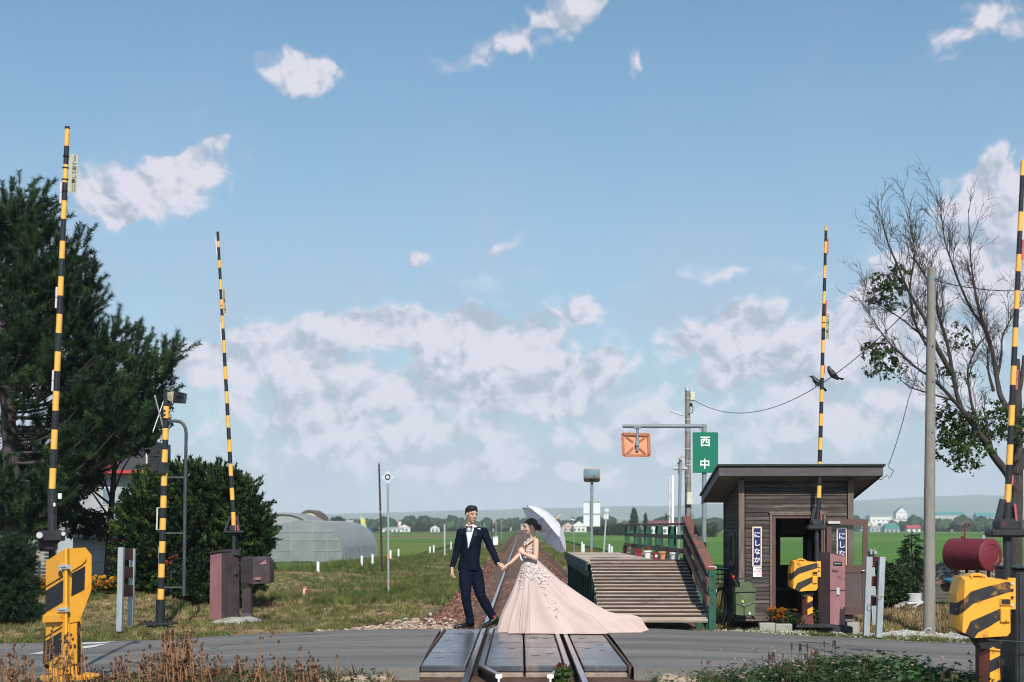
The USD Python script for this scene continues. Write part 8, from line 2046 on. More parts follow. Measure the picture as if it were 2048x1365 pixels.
W_ = mat('town_white', (.62, .61, .6), var=.08); WC = mat('town_cream', (.52, .47, .4), var=.1); WP = mat('town_pink', (.52, .36, .32), var=.1); WB = mat('town_grey', (.36, .37, .39), var=.12)
RR, RB, RT, RG, RK, RPK = (mat('town_roof_' + n, c, var=.15) for n, c in (('red', (.33, .07, .06)), ('blue', (.06, .17, .33)), ('teal', (.06, .23, .22)), ('grey', (.3, .31, .33)), ('dark', (.09, .09, .1)), ('pink', (.47, .22, .19))))
TOWN = [(692, 26, 15, 8, 760, W_, RG, 'white far house just left of the pale green banner', 'side'), (838 - 30, 24, 9, 6, 700, W_, RPK, 'white far house with orange pink roof right of the ring sign', 'gable'), (829, 22, 12, 8, 820, W_, RG, 'white far house with grey roof left of the far dark trees', 'gable'),
  (770, 46, 14, 5, 860, WP, RPK, 'long low pinkish far building behind the thin brown post', 'flat'), (893, 26, 13, 7, 760, W_, RG, 'white far house with grey roof, nearest left of the man', 'side'), (735, 14, 14, 7, 900, WC, RK, 'cream far house with dark roof behind the banner', 'gable'),
  (985, 36, 14, 5, 800, W_, RPK, 'long white far building between the couple with a pinkish roof', 'side'), (1013, 20, 10, 6, 880, WC, RR, 'cream far house with red roof at the end of the rails', 'gable'), (1136, 24, 12, 8, 640, WP, RPK, 'pink far house right beside the parasol', 'gable'), (1158, 30, 12, 11, 640, W_, RG, 'white far house with broad pale roof left of the mirror pole', 'gable'),
  (1218, 22, 10, 7, 760, W_, RPK, 'small pale far house with pinkish roof right of the mirror pole', 'side'), (1236, 14, 9, 8, 620, W_, RG, 'tiny white far house in front of the hedge', 'gable'), (1325, 60, 20, 10, 400, W_, mat('barn_red', (.16, .055, .065), var=.15), 'two storey white house with dark red roof behind the platform railing', 'side'),
  (1410, 34, 15, 5, 900, W_, RK, 'white far block just left of the shed roof', 'flat'), (1440, 20, 12, 6, 850, WC, RG, 'cream far house tucked against the shed corner', 'side'), (1762, 44, 28, 2, 1000, W_, RG, 'big white factory hall left of the tall pole, largest of the far buildings', 'flat'), (1806, 44, 22, 2, 1000, W_, RG, 'second white factory hall, lower, beside the tall pole', 'flat'),
  (1803, 22, 36, 10, 1100, W_, RB, 'white factory gable with bright blue roof above the halls', 'gable'), (1784, 30, 3, 11, 720, WB, RT, 'grey arched warehouse in front of the factory', 'arch'), (1828, 26, 7, 7, 700, W_, RR, 'low far house with red roof left of the tall pole', 'side'), (1750, 20, 8, 4, 760, WB, RG, 'low grey shed at the foot of the factory', 'flat'),
  (1894, 60, 12, 8, 860, WP, mat('town_roof_brown', (.2, .09, .08), var=.15), 'long brown roofed far building right of the tall pole', 'side'), (1895, 64, 30, 7, 1250, WB, RT, 'long far hall with a teal roof above the brown roofed building', 'side'), (1927, 26, 8, 12, 800, WB, RT, 'far arched shed with teal roof above the red tank', 'arch'), (1730, 22, 14, 4, 980, W_, RG, 'white annex at the left end of the factory', 'flat'),
  (1973, 36, 26, 9, 1200, WB, RT, 'teal roofed far hall beside the big tree trunk', 'side'), (720, 44, 9, 3, 560, mat('tarp_far_blue', (.03, .10, .28), var=.3, scale=.6), mat('tarp_far_blue', ()), 'low blue covered stack at the foot of the banner', 'flat'), (678 + 5, 40, 8, 5, 600, W_, RG, 'low white hoop house behind the greenhouse roof', 'arch'), (785, 40, 7, 4, 620, W_, RG, 'low white hoop house right of the ring sign', 'arch'),
  (1098, 20, 9, 6, 760, W_, RR, 'small white far house with red roof behind the bride', 'gable'), (870, 18, 9, 5, 640, W_, RB, 'small white far house with blue roof before the far dark trees', 'gable'), (1054, 24, 10, 4, 900, WC, RG, 'low cream far building beyond the rails behind the parasol', 'flat')]
for px, w, wh, rh, d, wl, rf, lab, kind in TOWN:
 house(px, w, 1066, wh, rh, d, wl, rf, lab, kind, 'far_house' if w < 40 or 'house' in lab and w < 61 else 'far_building')
# banner
d = 330.0
t = Thing('banner', 'pale green triangular banner flying above the blue covered stack', 'banner', P(728, 1074, d))
t.add('pole', cyl(P(731, 1076, d), P(721, 1030, d), .06, 6), PALE_STEEL)
t.add('cloth', prism([(P(x, y, d)[0], P(x, y, d)[2]) for x, y in ((720.5, 1031), (722, 1050), (734, 1057), (730, 1046), (724, 1034))], .05, (0, d, 0)), mat('banner_green', (.36, .52, .27), var=.15)); t.add('emblem', xf(sphere((0, 0, 0), (.55, .02, .7), 2), None, P(726, 1043, d - .06)), mat('banner_yellow', (.62, .50, .16)))
# hedge rows and single far trees
FAR_LEAF, FAR_LEAF2 = leafmat('far_foliage', (.025, .06, .028), .3, .25, .1), leafmat('far_foliage_light', (.05, .09, .035), .3, .25, .1)
far_clump = [(leaf_clump(30, .8, .6, 51), FAR_LEAF), (leaf_clump(30, .8, .6, 52), FAR_LEAF), (leaf_clump(30, .8, .6, 53), FAR_LEAF2)]


def far_tree(name, label, px, base_py, top_py, half, d, shape, n=90, cat_='tree'):
 k = d / F; zb = -.9; b = np.array([X(px, d), d, zb]); top = Z(top_py, d); t = Thing(name, label, cat_, b)
 t.add('trunk', cyl(b, [b[0], d, lerp(zb, top, .75)], .02 * half * k * 3 + .08, 7, .05), BARK)
 r = np.random.default_rng(int(px)); h = top - zb
 if shape == 'cone':
  q = r.random(n * 3) ** .8; a = r.uniform(0, 2 * PI, n * 3); R = half * k * (1 - q) * r.uniform(.75, 1.08, n * 3)
  pos = np.stack([R * np.cos(a), R * np.sin(a), h * (.08 + .92 * q)], 1)
 elif shape == 'umbrella':
  a = r.uniform(0, 2 * PI, n); R = half * k * r.random(n) ** .5; pos = np.stack([R * np.cos(a), R * np.sin(a), h * (.62 + .34 * np.sqrt(np.clip(1 - (R / (half * k)) ** 2, 0, 1)) * r.uniform(.4, 1, n))], 1)
 else:
  v = r.normal(0, 1, (n, 3)); v /= np.linalg.norm(v, axis=1, keepdims=True); pos = v * np.array([half * k, half * k, h * .45]) * r.uniform(.5, 1.05, (n, 1)) + [0, 0, h * .55]
 s = np.clip(half * k * .30, .25, 2.2)
 scatter(t.path + '/crown', far_clump, pos, zdir=r.normal(0, 1, (len(pos), 3)), scale=r.uniform(.7, 1.2, len(pos)) * s, which=r.choice(3, len(pos), p=[.45, .4, .15]))


for a in (('far_pine', 'lone dark flat topped pine above the greenhouse', 675, 1064, 1033, 14, 500, 'umbrella', 70), ('far_spruce', 'tall dark spruce left of the white two storey house', 1268, 1068, 1019, 14, 380, 'cone', 90), ('far_spruce', 'smaller dark spruce between the tall spruce and the white two storey house', 1291, 1068, 1028, 9, 390, 'cone', 60), ('far_spruce', 'little spruce top above the dark red roof', 1332, 1060, 1028, 6, 520, 'cone', 40),
    ('far_round_tree', 'left one of the dark round trees left of the man', 843, 1066, 1042, 12, 700, 'round', 50), ('far_round_tree', 'right one of the dark round trees left of the man', 864, 1066, 1045, 9, 690, 'round', 45), ('far_round_tree', 'green round tree between the utility pole and the shed roof', 1425, 1070, 1044, 14, 420, 'round', 60), ('far_round_tree', 'yellowish green round tree at the foot of the utility pole', 1391, 1070, 1052, 7, 400, 'round', 40),
    ('far_round_tree', 'round tree before the hedge right of the mirror pole', 1240, 1070, 1048, 9, 390, 'round', 45), ('far_round_tree', 'pale round tree between banner and ring sign', 752, 1066, 1052, 8, 600, 'round', 40), ('far_round_tree', 'dark tree right of the factory above the tank pipe', 1930, 1066, 1044, 8, 760, 'round', 45)):
 far_tree(*a)
for lab, xa, xb, top, d in (('dark clipped hedge row behind the mirror pole', 1188, 1252, 1053, 360), ('dark hedge row behind the railing end, left of the shed', 1384, 1428, 1060, 300)):
 k = d / F; b = np.array([X((xa + xb) / 2, d), d, -.9]); t = Thing('hedge', lab, 'hedge', b); r = np.random.default_rng(int(xa)); n = 260
 h = Z(top, d) + .9
 t.add('stems', bb(b + [-(xb - xa) * k / 2, -.3, 0], b + [(xb - xa) * k / 2, .3, h * .7]), LEAF_D)
 scatter(t.path + '/foliage', far_clump, np.stack([r.uniform(-1, 1, n) * (xb - xa) * k / 2, r.uniform(-.8, .8, n), r.uniform(.15, 1, n) * h], 1), zdir=r.normal(0, 1, (n, 3)), scale=r.uniform(.6, 1, n))
# the mass of far off trees between the houses and below the hills
r = np.random.default_rng(17); n = 2600
d = r.uniform(720, 2400, n); px = r.uniform(200, 2300, n)
keep = (meshkit.noise(np.stack([px / 60, d / 260, 0 * d], -1), 3) > .42)
d, px = d[keep], px[keep]
lump = trimesh.creation.icosphere(2, 1.0); lv = lump.vertices * (.75 + .5 * meshkit.noise(lump.vertices * 2.3, 3))[:, None] * [3.2, 3.2, 4.0] + [0, 0, 3.2]
lump2 = lump.vertices * (.7 + .6 * meshkit.noise(lump.vertices * 2.9, 8))[:, None] * [4.2, 4.2, 3.4] + [0, 0, 2.8]
scatter('/World/far_wood', [((lv, lump.faces), FAR_LEAF, True), ((lump2, lump.faces), FAR_LEAF2, True)], np.stack([(px - 1024) * d / F, d, np.full(len(d), -1.0)], 1), scale=r.uniform(.6, 1.35, len(d)), kind='stuff')
r = np.random.default_rng(23); n = 420
d = r.uniform(900, 2300, n); px = r.uniform(300, 2200, n)
scatter('/World/far_roofs', [(bb((-3.5, -3, 0), (3.5, 3, 4)), W_), (hull(*[(x, y, 0) for x in (-4, 4) for y in (-3, 3)], *[(x, y, 3.4) for x in (-4, 4) for y in (-3, 3)], (-4, 0, 5.5), (4, 0, 5.5)), WC), (bb((-5, -4, 0), (5, 4, 3.4)), RPK), (bb((-4, -4, 0), (4, 4, 4.4)), WB)], np.stack([(px - 1024) * d / F, d, np.full(n, -1.0)], 1), spin=r.uniform(-.4, .4, n), scale=r.uniform(.6, 1.3, n), which=r.choice(4, n, p=[.45, .25, .12, .18]), kind='stuff')
# line side posts and signals far along the track
for k, (px, y0, y1, d, lab) in enumerate(((984, 1090, 1040, 150, 'thin dark line side post left of the rails beyond the couple, tallest'), (992, 1085, 1042, 180, 'thin grey line side post next to the tallest one by the rails'), (1003, 1080, 1038, 220, 'farther grey line side post with a cross arm by the rails'), (969, 1095, 1046, 130, 'thin pale line side post by the man arm'))):
 t = Thing('line_side_post', lab, 'post', P(px, y0, d))
 t.add('shaft', cyl(P(px, y0 + 2, d), P(px, y1, d), .06, 6), PIPE if k else BLK); t.add('arm', bar(P(px - 2.5, y1 + 3, d), P(px + 2.5, y1 + 3, d), .08, .08), PIPE)
for px, py, d, lab in ((978, 1086, 130, 'white equipment box by the rails behind the couple'), (991, 1084, 128, 'second white equipment box nearer the rails')):
 t = Thing('equipment_box', lab, 'equipment box', P(px, py, d)); b = P(px, py, d)
 t.add('body', bb(b + [-.22, 0, -.3], b + [.22, .3, .42], .02), WHITE); t.add('lid', bb(b + [-.25, -.03, .42], b + [.25, .33, .48], .01), PALE_STEEL)
# the couple
SKIN = mat('skin', (.48, .285, .205), var=.06, scale=14, rough=.5, spec=.35)
SKINW = mat('skin_fair', (.56, .365, .285), var=.05, scale=14, rough=.5, spec=.35)
NAVY = mat('navy_cloth', (.0019, .0055, .0165), var=.25, scale=30, rough=.85, spec=.15, bump=.2, bscale=120)
NAVY_L = mat('navy_lapel', (.003, .0075, .021), var=.2, scale=20, rough=.6, spec=.2)
SHIRT = mat('white_shirt', (.70, .71, .76), var=.05, rough=.7, scale=12)
BOW = mat('bow_burgundy', (.075, .012, .022), var=.3, scale=40, rough=.5)
HAIRB = mat('black_hair', (.012, .010, .010), var=.4, scale=40, rough=.45, stretch=(1, 1, 3), bump=.6, bscale=60)
HAIRW = mat('dark_brown_hair', (.028, .016, .013), var=.45, scale=30, rough=.4, stretch=(1, 1, 3), bump=.6, bscale=50)
SHOE = mat('black_shoe', (.012, .012, .013), var=.2, rough=.22)
SOCK = mat('red_sock', (.36, .012, .02), var=.2, scale=30, rough=.85)
EYEM = mat('eye_dark', (.015, .01, .01), rough=.3); LIP = mat('lips', (.46, .20, .16), rough=.45); LIPR = mat('lips_red', (.52, .12, .11), rough=.4); TEETH = mat('teeth', (.72, .70, .66), rough=.4); BROW = mat('brow', (.03, .02, .018), rough=.8)
PEARL = mat('pearl', (.78, .76, .72), rough=.2)


def sph(p, r): return m3.Manifold.sphere(float(r), 20).translate(tuple(map(float, p)))


def ell(p, r, rot=None):
 m = m3.Manifold.sphere(1.0, 28).scale(tuple(map(float, r)))
 if rot is not None:
  m = m.transform(np.hstack([np.asarray(rot, float), np.zeros((3, 1))]))
 return m.translate(tuple(map(float, p)))


def chain(*pr):
 """Bones: (point, radius) pairs, hulled two by two."""
 out = None
 for (p, r), (q, s) in zip(pr[:-1], pr[1:]):
  h = m3.Manifold.batch_hull([sph(p, r), sph(q, s)])
  out = h if out is None else out + h
 return out


def soft(m, edge=.018, it=10):
 t = trimesh.Trimesh(*meshkit.arrays(m.refine_to_length(edge))[:2]); t.merge_vertices()
 trimesh.smoothing.filter_taubin(t, lamb=.5, nu=.52, iterations=it)
 return np.array(t.vertices), np.array(t.faces)


def ring_loft(rings, n=28):
 """Closed loft through ellipses: (centre, right axis x half width, front axis x half depth, squareness)."""
 vs = []
 a = np.linspace(0, 2 * PI, n, endpoint=False)
 for c, u, w, k in rings:
  ca, sa = np.sign(np.cos(a)) * np.abs(np.cos(a)) ** k, np.sign(np.sin(a)) * np.abs(np.sin(a)) ** k
  vs.append(np.asarray(c) + ca[:, None] * np.asarray(u) + sa[:, None] * np.asarray(w))
 m = len(rings); v = np.vstack([np.array(vs).reshape(-1, 3), [rings[0][0]], [rings[-1][0]]])
 i, j = np.meshgrid(np.arange(m - 1), np.arange(n), indexing='ij')
 q = np.stack([i * n + j, i * n + (j + 1) % n, (i + 1) * n + (j + 1) % n, (i + 1) * n + j], -1).reshape(-1, 4)
 k = np.arange(n)
 f = np.vstack([q[:, [0, 1, 2]], q[:, [0, 2, 3]], np.stack([np.full(n, m * n), (k + 1) % n, k], 1), np.stack([np.full(n, m * n + 1), (m - 1) * n + k, (m - 1) * n + (k + 1) % n], 1)])
 return v, f


def manifold(mesh):
 t = trimesh.Trimesh(*mesh); t.merge_vertices(); t.fix_normals()
 if t.volume < 0:
  t.invert()
 return m3.Manifold(m3.Mesh(np.asarray(t.vertices, np.float32), np.asarray(t.faces, np.uint32)))


def hand(wrist, fwd, back, side, size=1.0, curl=.5, spread=.12, per=None, r=1.0):
 """Palm and five fingers: fwd along the hand, back out of the back of the hand, side towards the thumb."""
 fwd, back, side = (np.asarray(x, float) / np.linalg.norm(x) for x in (fwd, back, side))
 s = size
 W = np.asarray(wrist, float)
 K = lambda a, b, c=0.0: W + s * (fwd * a + side * b + back * c)
 palm = m3.Manifold.batch_hull([sph(K(0, .012), .019 * s * r), sph(K(0, -.012), .019 * s * r), sph(K(.085, .030), .0135 * s * r), sph(K(.088, .010), .014 * s * r), sph(K(.084, -.012), .0135 * s * r), sph(K(.076, -.030), .0125 * s * r)])
 out = palm
 for k, (b, L, y0) in enumerate(((.031, (.042, .025, .02), .085), (.0105, (.046, .029, .022), .089), (-.011, (.042, .027, .021), .085), (-.031, (.033, .02, .018), .077))):
  c = curl if per is None else per[k]
  p = K(y0, b); d = fwd + side * spread * (1.5 - k) * .5; d /= np.linalg.norm(d); pts = [(p, .0098 * s * r)]
  ang = .15
  for q, l in enumerate(L):
   ang += c * (.75, .95, .7)[q]
   dd = d * math.cos(ang) - back * math.sin(ang)
   p = p + dd * l * s; pts.append((p, (.0092, .0085, .0072)[q] * s * r))
  out = out + chain(*pts)
 tb = [(K(.018, .022, -.006), .014 * s * r), (K(.048, .05, -.014), .0115 * s * r), (K(.075, .058, -.024), .0098 * s * r), (K(.098, .055, -.034), .0082 * s * r)]
 return out + chain(*tb)


def head_shape(c, f, u, s=1.0, fem=False):
 """Skull, jaw, nose, ears and neck root as one solid: f faces forward, u is up."""
 f, u = np.asarray(f, float), np.asarray(u, float); f = f / np.linalg.norm(f); u = u - f * (u @ f); u /= np.linalg.norm(u); r = np.cross(f, u)
 B = np.stack([r, f, u], 1)
 H = lambda x, y, z: np.asarray(c) + s * (r * x + f * y + u * z)
 skull = ell(H(0, -.012, .030), np.array([.074, .094, .086]) * s, B)
 face = m3.Manifold.batch_hull([ell(H(0, .012, .03), np.array([.068 if not fem else .066, .072, .062]) * s, B), ell(H(0, .030, -.035), np.array([.056 if not fem else .052, .052, .04]) * s, B), ell(H(0, .050, -.088 if not fem else -.082), np.array([.026 if not fem else .02, .024, .018]) * s, B), ell(H(0, .0, -.062), np.array([.052 if not fem else .046, .042, .03]) * s, B)])
 nose = m3.Manifold.batch_hull([sph(H(0, .080, .018), .007 * s), sph(H(0, .0985 if not fem else .092, -.022), (.0115 if not fem else .0088) * s), sph(H(.011, .085, -.028), .0075 * s), sph(H(-.011, .085, -.028), .0075 * s)])
 brow = m3.Manifold.batch_hull([ell(H(.03, .070, .034), np.array([.024, .014, .010]) * s, B), ell(H(-.03, .070, .034), np.array([.024, .014, .010]) * s, B)])
 cheek = ell(H(.034, .056, -.018), np.array([.024, .022, .022]) * s, B) + ell(H(-.034, .056, -.018), np.array([.024, .022, .022]) * s, B)
 chin = sph(H(0, .060, -.09 if not fem else -.083), .017 * s)
 ears = m3.Manifold()
 for q in (-1, 1):
  ears = ears + ell(H(q * .075, -.008, .0), np.array([.010, .019, .031]) * s, B)
 return skull + face + nose + brow + cheek + chin + ears, H, B


def face_parts(t, H, s, fem, B, lipm):
 for q in (-1, 1):
  t.add('eye', xf(sphere((0, 0, 0), np.array([.0135, .006, .0055 if fem else .005]) * s, 2), B, H(q * .031, .0765 + (0 if fem else .001), .012)), EYEM)
  b = [H(q * x, y, z) for x, y, z in ((.012, .083, .033), (.03, .0815, .038 if fem else .036), (.046, .073, .033))]
  t.add('eyebrow', tube(b, np.array([.002, .003, .0016]) * s * (.8 if fem else 1.15), 5), BROW)
 lp = [H(x, y, z) for x, y, z in ((-.026, .073, -.052), (-.012, .085, -.056), (0, .0885, -.0565), (.012, .085, -.056), (.026, .073, -.052))]
 t.add('lips', cat(tube(lp, np.array([.0015, .0032, .0036, .0032, .0015]) * s, 6), tube([p - s * .0075 * B[:, 2] - B[:, 1] * s * (.002 if k in (0, 4) else 0) for k, p in enumerate(lp)], np.array([.0015, .003, .004, .003, .0015]) * s, 6)), lipm)
 t.add('teeth', tube([p + B[:, 1] * .0035 * s - B[:, 2] * .0035 * s for p in lp[1:4]], .0032 * s, 5), TEETH)


# ---- the man: striding to the left, body turned to the camera, head turned back to her
DM = 19.95
M = lambda px, py, dy=0.0: np.array([X(px, DM), DM + dy, Z(py, DM)])
foot_l = M(934, 1256.5, -.02)
man = Thing('person', 'man in navy suit, burgundy bow tie and black shoes leading the bride by the hand', 'person', (M(940, 1257)[0], DM, 0.0))
ft = np.array([-.42, -.907, 0]); rt = np.array([.907, -.42, 0])       # chest forward and to the picture's right along the chest
hd_f = np.array([.50, -.84, -.10]); hd_c = M(943.5, 1030.3, -.03)
headm, H, B = head_shape(hd_c, hd_f, (.03, 0, 1), 1.03)
neck_b = M(940, 1056, .03)
shl, shr = M(921.5, 1066.5, -.03), M(967.5, 1064, .02)                 # shoulders as they stand in the picture
ell_, elr = M(913.5, 1103, .03), M(983, 1099, -.02)
wrl, wrr = M(905, 1134, -.08), M(996.5, 1128.5, -.09)
hipl, hipr = M(931.5, 1146, -.02), M(951.5, 1145, .03)
kl, kr = M(932.5, 1193, -.10), M(961, 1190, -.02)
al_, ar_ = M(940, 1241, -.02), M(984.5, 1235, .06)
body = headm + chain((H(0, -.012, -.05), .052), (neck_b, .055)) + chain((neck_b, .05), (M(944, 1082, .03), .075), (M(942, 1120, .03), .075), (M(941, 1140, .03), .07))
body = body + chain((shl, .04), (ell_, .036), (wrl, .026)) + chain((shr, .04), (elr, .036), (wrr, .026)) + chain((M(941, 1140, .03), .07), (hipl, .06), (kl, .042), (al_, .034)) + chain((M(941, 1140, .03), .07), (hipr, .06), (kr, .042), (ar_, .034)) + chain((M(944, 1080, .03), .06), (shl, .035)) + chain((M(944, 1080, .03), .06), (shr, .035))
dl = (wrl - ell_) / np.linalg.norm(wrl - ell_)
body = body + chain((wrl, .024), (wrl + dl * .02, .022)) + hand(wrl + dl * .015, dl * .8 + np.array([.12, -.05, -.45]), (-.85, -.5, .1), (.1, -.8, -.3), .96, .55)
fr_ = M(1009, 1132.5, -.10) - wrr; fr_ /= np.linalg.norm(fr_)
body = body + hand(wrr, fr_ * .9 + np.array([.1, 0, -.1]), (.25, -.75, .55), (.4, -.35, -.85), .98, .62)
man.add('body', soft(body, .012, 5), SKIN, smooth=True)
face_parts(man, H, 1.03, False, B, LIP)
hair = (ell(H(0, -.018, .055), np.array([.081, .097, .075]) * 1.03, B) + ell(H(0, .03, .088), np.array([.064, .05, .042]) * 1.03, B) + ell(H(.02, .055, .085), np.array([.04, .03, .026]), B) + ell(H(0, -.07, .02), np.array([.066, .04, .06]), B)) - ell(H(0, .098, -.01), np.array([.074, .075, .082]), B) - ell(H(0, .04, -.06), np.array([.1, .06, .08]), B)
hv = soft(hair, .012, 3); nz = meshkit.noise(hv[0] * 60, 3)[:, None] - .4; cv = hv[0] - hd_c; cv /= np.linalg.norm(cv, axis=1, keepdims=True)
man.add('hair', (hv[0] + cv * nz * .014, hv[1]), HAIRB, smooth=True)
R_ = lambda px, py, hw, hdp, dy=0.0, k=.85, o=0.0: (M(px, py, dy), rt * hw, ft * hdp, k)
jr = [R_(937, 1142, .152, .108, .0, .8), R_(938, 1130, .150, .108, .0, .8), R_(940, 1112, .140, .104), R_(942, 1098, .136, .104), R_(943.5, 1084, .146, .112), R_(944, 1072, .164, .115), R_(944.5, 1063, .178, .104, .01), R_(944, 1058.5, .160, .085, .015), R_(943, 1055, .10, .066, .02), R_(942, 1052.5, .062, .055, .03)]
torso = manifold(ring_loft(jr))
slv_l = chain((shl, .062), (lerp(shl, ell_, .5), .057), (ell_, .051), (lerp(ell_, wrl, .55), .043), (lerp(ell_, wrl, .93), .038))
slv_r = chain((shr, .062), (lerp(shr, elr, .5), .058), (elr, .052), (lerp(elr, wrr, .55), .044), (lerp(elr, wrr, .93), .039))
vee_pts = [(936.5, 1100), (931.5, 1052), (934, 1046), (948, 1046), (948.5, 1056)]
def front_prism(pts, d0, d1):
 m = trimesh.creation.extrude_polygon(Polygon([(X(a, DM), Z(b, DM)) for a, b in pts]), d1 - d0, engine='earcut')
 v = np.stack([m.vertices[:, 0], DM + d0 + m.vertices[:, 2], m.vertices[:, 1]], 1)
 return manifold((v, np.array(m.faces)))
vee = front_prism(vee_pts, -.4, -.015)
slit = front_prism([(934.5, 1143), (936.3, 1118), (936.7, 1118), (938.5, 1143)], -.4, -.05)
jv = soft((torso + slv_l + slv_r) - vee - slit, .018, 4)
q = jv[0]; wr = (meshkit.fbm(q * np.array([16, 16, 9]), 3, 5)[:, None] - .5) * .024
nrm = np.array(trimesh.Trimesh(*jv, process=False).vertex_normals)
man.add('jacket', (q + nrm * wr, jv[1]), NAVY, smooth=True)
sr = [(c, u * .93, w * .93, k) for c, u, w, k in jr[3:9]] + [R_(941, 1049.5, .055, .05, .015, .95)]
man.add('shirt', soft(manifold(ring_loft(sr)), .018, 3), SHIRT, smooth=True)
big = manifold(ring_loft([(c, u * 1.045 + rt * .004, w * 1.05 + ft * .004, k) for c, u, w, k in jr]))
for pts in ([(936.5, 1101), (931, 1053), (927.5, 1060), (927, 1070), (931, 1071), (930, 1074)], [(936.8, 1101), (949, 1054), (953, 1058), (954.5, 1071), (951, 1073.5), (951, 1077)]):
 man.add('lapel', soft((front_prism(pts, -.4, -.02) ^ big) - torso.scale((1, 1, 1)), .02, 0), NAVY_L)
man.add('collar', cat(hull(*[M(x, y, d) for x, y, d in ((933.5, 1048, -.075), (938.5, 1053, -.12), (935, 1056.5, -.115), (932, 1052, -.08), (934, 1049, -.06), (938, 1053, -.10))]), hull(*[M(x, y, d) for x, y, d in ((948, 1048, -.05), (940.5, 1053, -.12), (945, 1056.5, -.105), (949, 1052, -.06), (947, 1048, -.04), (941, 1053, -.1))])), SHIRT)
bc = M(938.3, 1054.5, -.135)
man.add('bow_tie', cat(hull(*[bc + rt * a + np.array([0, 0, z]) + ft * d for a, z, d in ((.004, .008, .0), (.004, -.008, .0), (.052, .021, -.012), (.05, -.021, -.012), (.028, .012, .012), (.028, -.012, .012))]), hull(*[bc - rt * a + np.array([0, 0, z]) + ft * d for a, z, d in ((.004, .008, .0), (.004, -.008, .0), (.052, .021, -.012), (.05, -.021, -.012), (.028, .012, .012), (.028, -.012, .012))]), sphere(bc + ft * .006, (.011, .01, .012), 1)), BOW)
for p, q_ in ((ell_, wrl), (elr, wrr)):
 d = (q_ - p) / np.linalg.norm(q_ - p)
 man.add('cuff', cyl(lerp(p, q_, .92), lerp(p, q_, 1.0), .0335, 14), SHIRT, smooth=40)
man.add('button', sphere(M(937.2, 1112, -.115), (.006, .004, .006), 1), BLK)
man.add('breast_pocket', soft(front_prism([(949, 1080.5), (957, 1079), (957.2, 1080.4), (949.2, 1082)], -.4, -.02) ^ big, .02, 0), NAVY_L)
tl = chain((hipl, .098), (lerp(hipl, kl, .5), .088), (kl, .069), (lerp(kl, al_, .55), .062), (al_ + [0, 0, .035], .056), (al_ + [.005, 0, -.01], .060))
tr_ = chain((hipr, .10), (lerp(hipr, kr, .5), .09), (kr, .071), (lerp(kr, ar_, .55), .064), (lerp(kr, ar_, .86), .058), (lerp(kr, ar_, .97), .060))
pel = chain((M(936, 1136), .115), (M(946, 1138, .02), .115)) + chain((hipl, .1), (hipr, .1))
tv = soft(tl + tr_ + pel, .02, 6); nrm = np.array(trimesh.Trimesh(*tv, process=False).vertex_normals)
man.add('trousers', (tv[0] + nrm * (meshkit.fbm(tv[0] * np.array([14, 14, 7]), 3, 8)[:, None] - .5) * .028, tv[1]), NAVY, smooth=True)


def shoe(t, heel, toe, ankle, up):
 heel, toe, up = np.asarray(heel, float), np.asarray(toe, float), np.asarray(up, float)
 d = (toe - heel); L = np.linalg.norm(d); d /= L; up = up - d * (up @ d); up /= np.linalg.norm(up); s = np.cross(d, up)
 K = lambda a, b, c: heel + d * a * L + s * b + up * c
 up_ = m3.Manifold.batch_hull([ell(K(.12, 0, .045), (.034,) * 3), ell(K(.12, 0, .075), (.032,) * 3), ell(K(.42, 0, .05), (.036,) * 3)]) + m3.Manifold.batch_hull([ell(K(.42, 0, .045), (.037,) * 3), sph(K(.68, .012, .035), .034), sph(K(.68, -.012, .035), .034), sph(K(.9, .004, .026), .024)])
 t.add('shoe', soft(up_, .012, 6), SHOE, smooth=True)
 sole = hull(*[K(a, b, c) for c in (.002, .016) for a, b in ((.03, .024), (.03, -.024), (.35, .027), (.35, -.027), (.66, .043), (.66, -.043), (.93, .022), (.93, -.022), (1.0, 0))])
 t.add('sole', sole, mat('shoe_sole', (.02, .018, .017), rough=.6)); t.add('heel', hull(*[K(a, b, c) for c in (-.012, .006) for a, b in ((.02, .025), (.02, -.025), (.24, .027), (.24, -.027))]), mat('shoe_sole', ()))
 t.add('sock', cyl(K(.14, 0, .07), lerp(K(.14, 0, .07), ankle, .9) + up * .02, .036, 10, .040), SOCK if heel[2] > .05 else BLK, smooth=40)


shoe(man, M(948.5, 1256.3, .04), M(908, 1257.3, -.10), al_, (0, 0, 1))
shoe(man, M(999, 1246, .05), M(964.5, 1257.2, -.06), ar_, (.28, 0, .96))

# ---- the bride: walking left, seen from her left side
DW = 19.75
Wm = lambda px, py, dy=0.0: np.array([X(px, DW), DW + dy, Z(py, DW)])
br = Thing('person', 'bride in blush gown with long train, dark hair in a bun, holding a parasol', 'person', (Wm(1060, 1264)[0], DW, 0.0))
hf = np.array([-.965, -.20, -.16]); hc = Wm(1060.5, 1054.5, 0)
headw, H, B = head_shape(hc, hf, (-.05, -.02, 1), .99, True)
nb_ = Wm(1066, 1080, 0)
shn, shf = Wm(1071.5, 1082.5, -.15), Wm(1063, 1082, .15)                # near (left) and far (right) shoulder
eln, wrn = Wm(1071, 1117, -.20), Wm(1047, 1106.5, -.20)
elf, wrf = Wm(1041, 1108, .12), Wm(1020, 1127.5, .02)
bodyw = headw + chain((H(0, -.02, -.06), .041), (nb_, .043)) + chain((nb_, .042), (Wm(1064, 1092), .06)) + chain((nb_, .038), (shn, .034)) + chain((nb_, .038), (shf, .034))
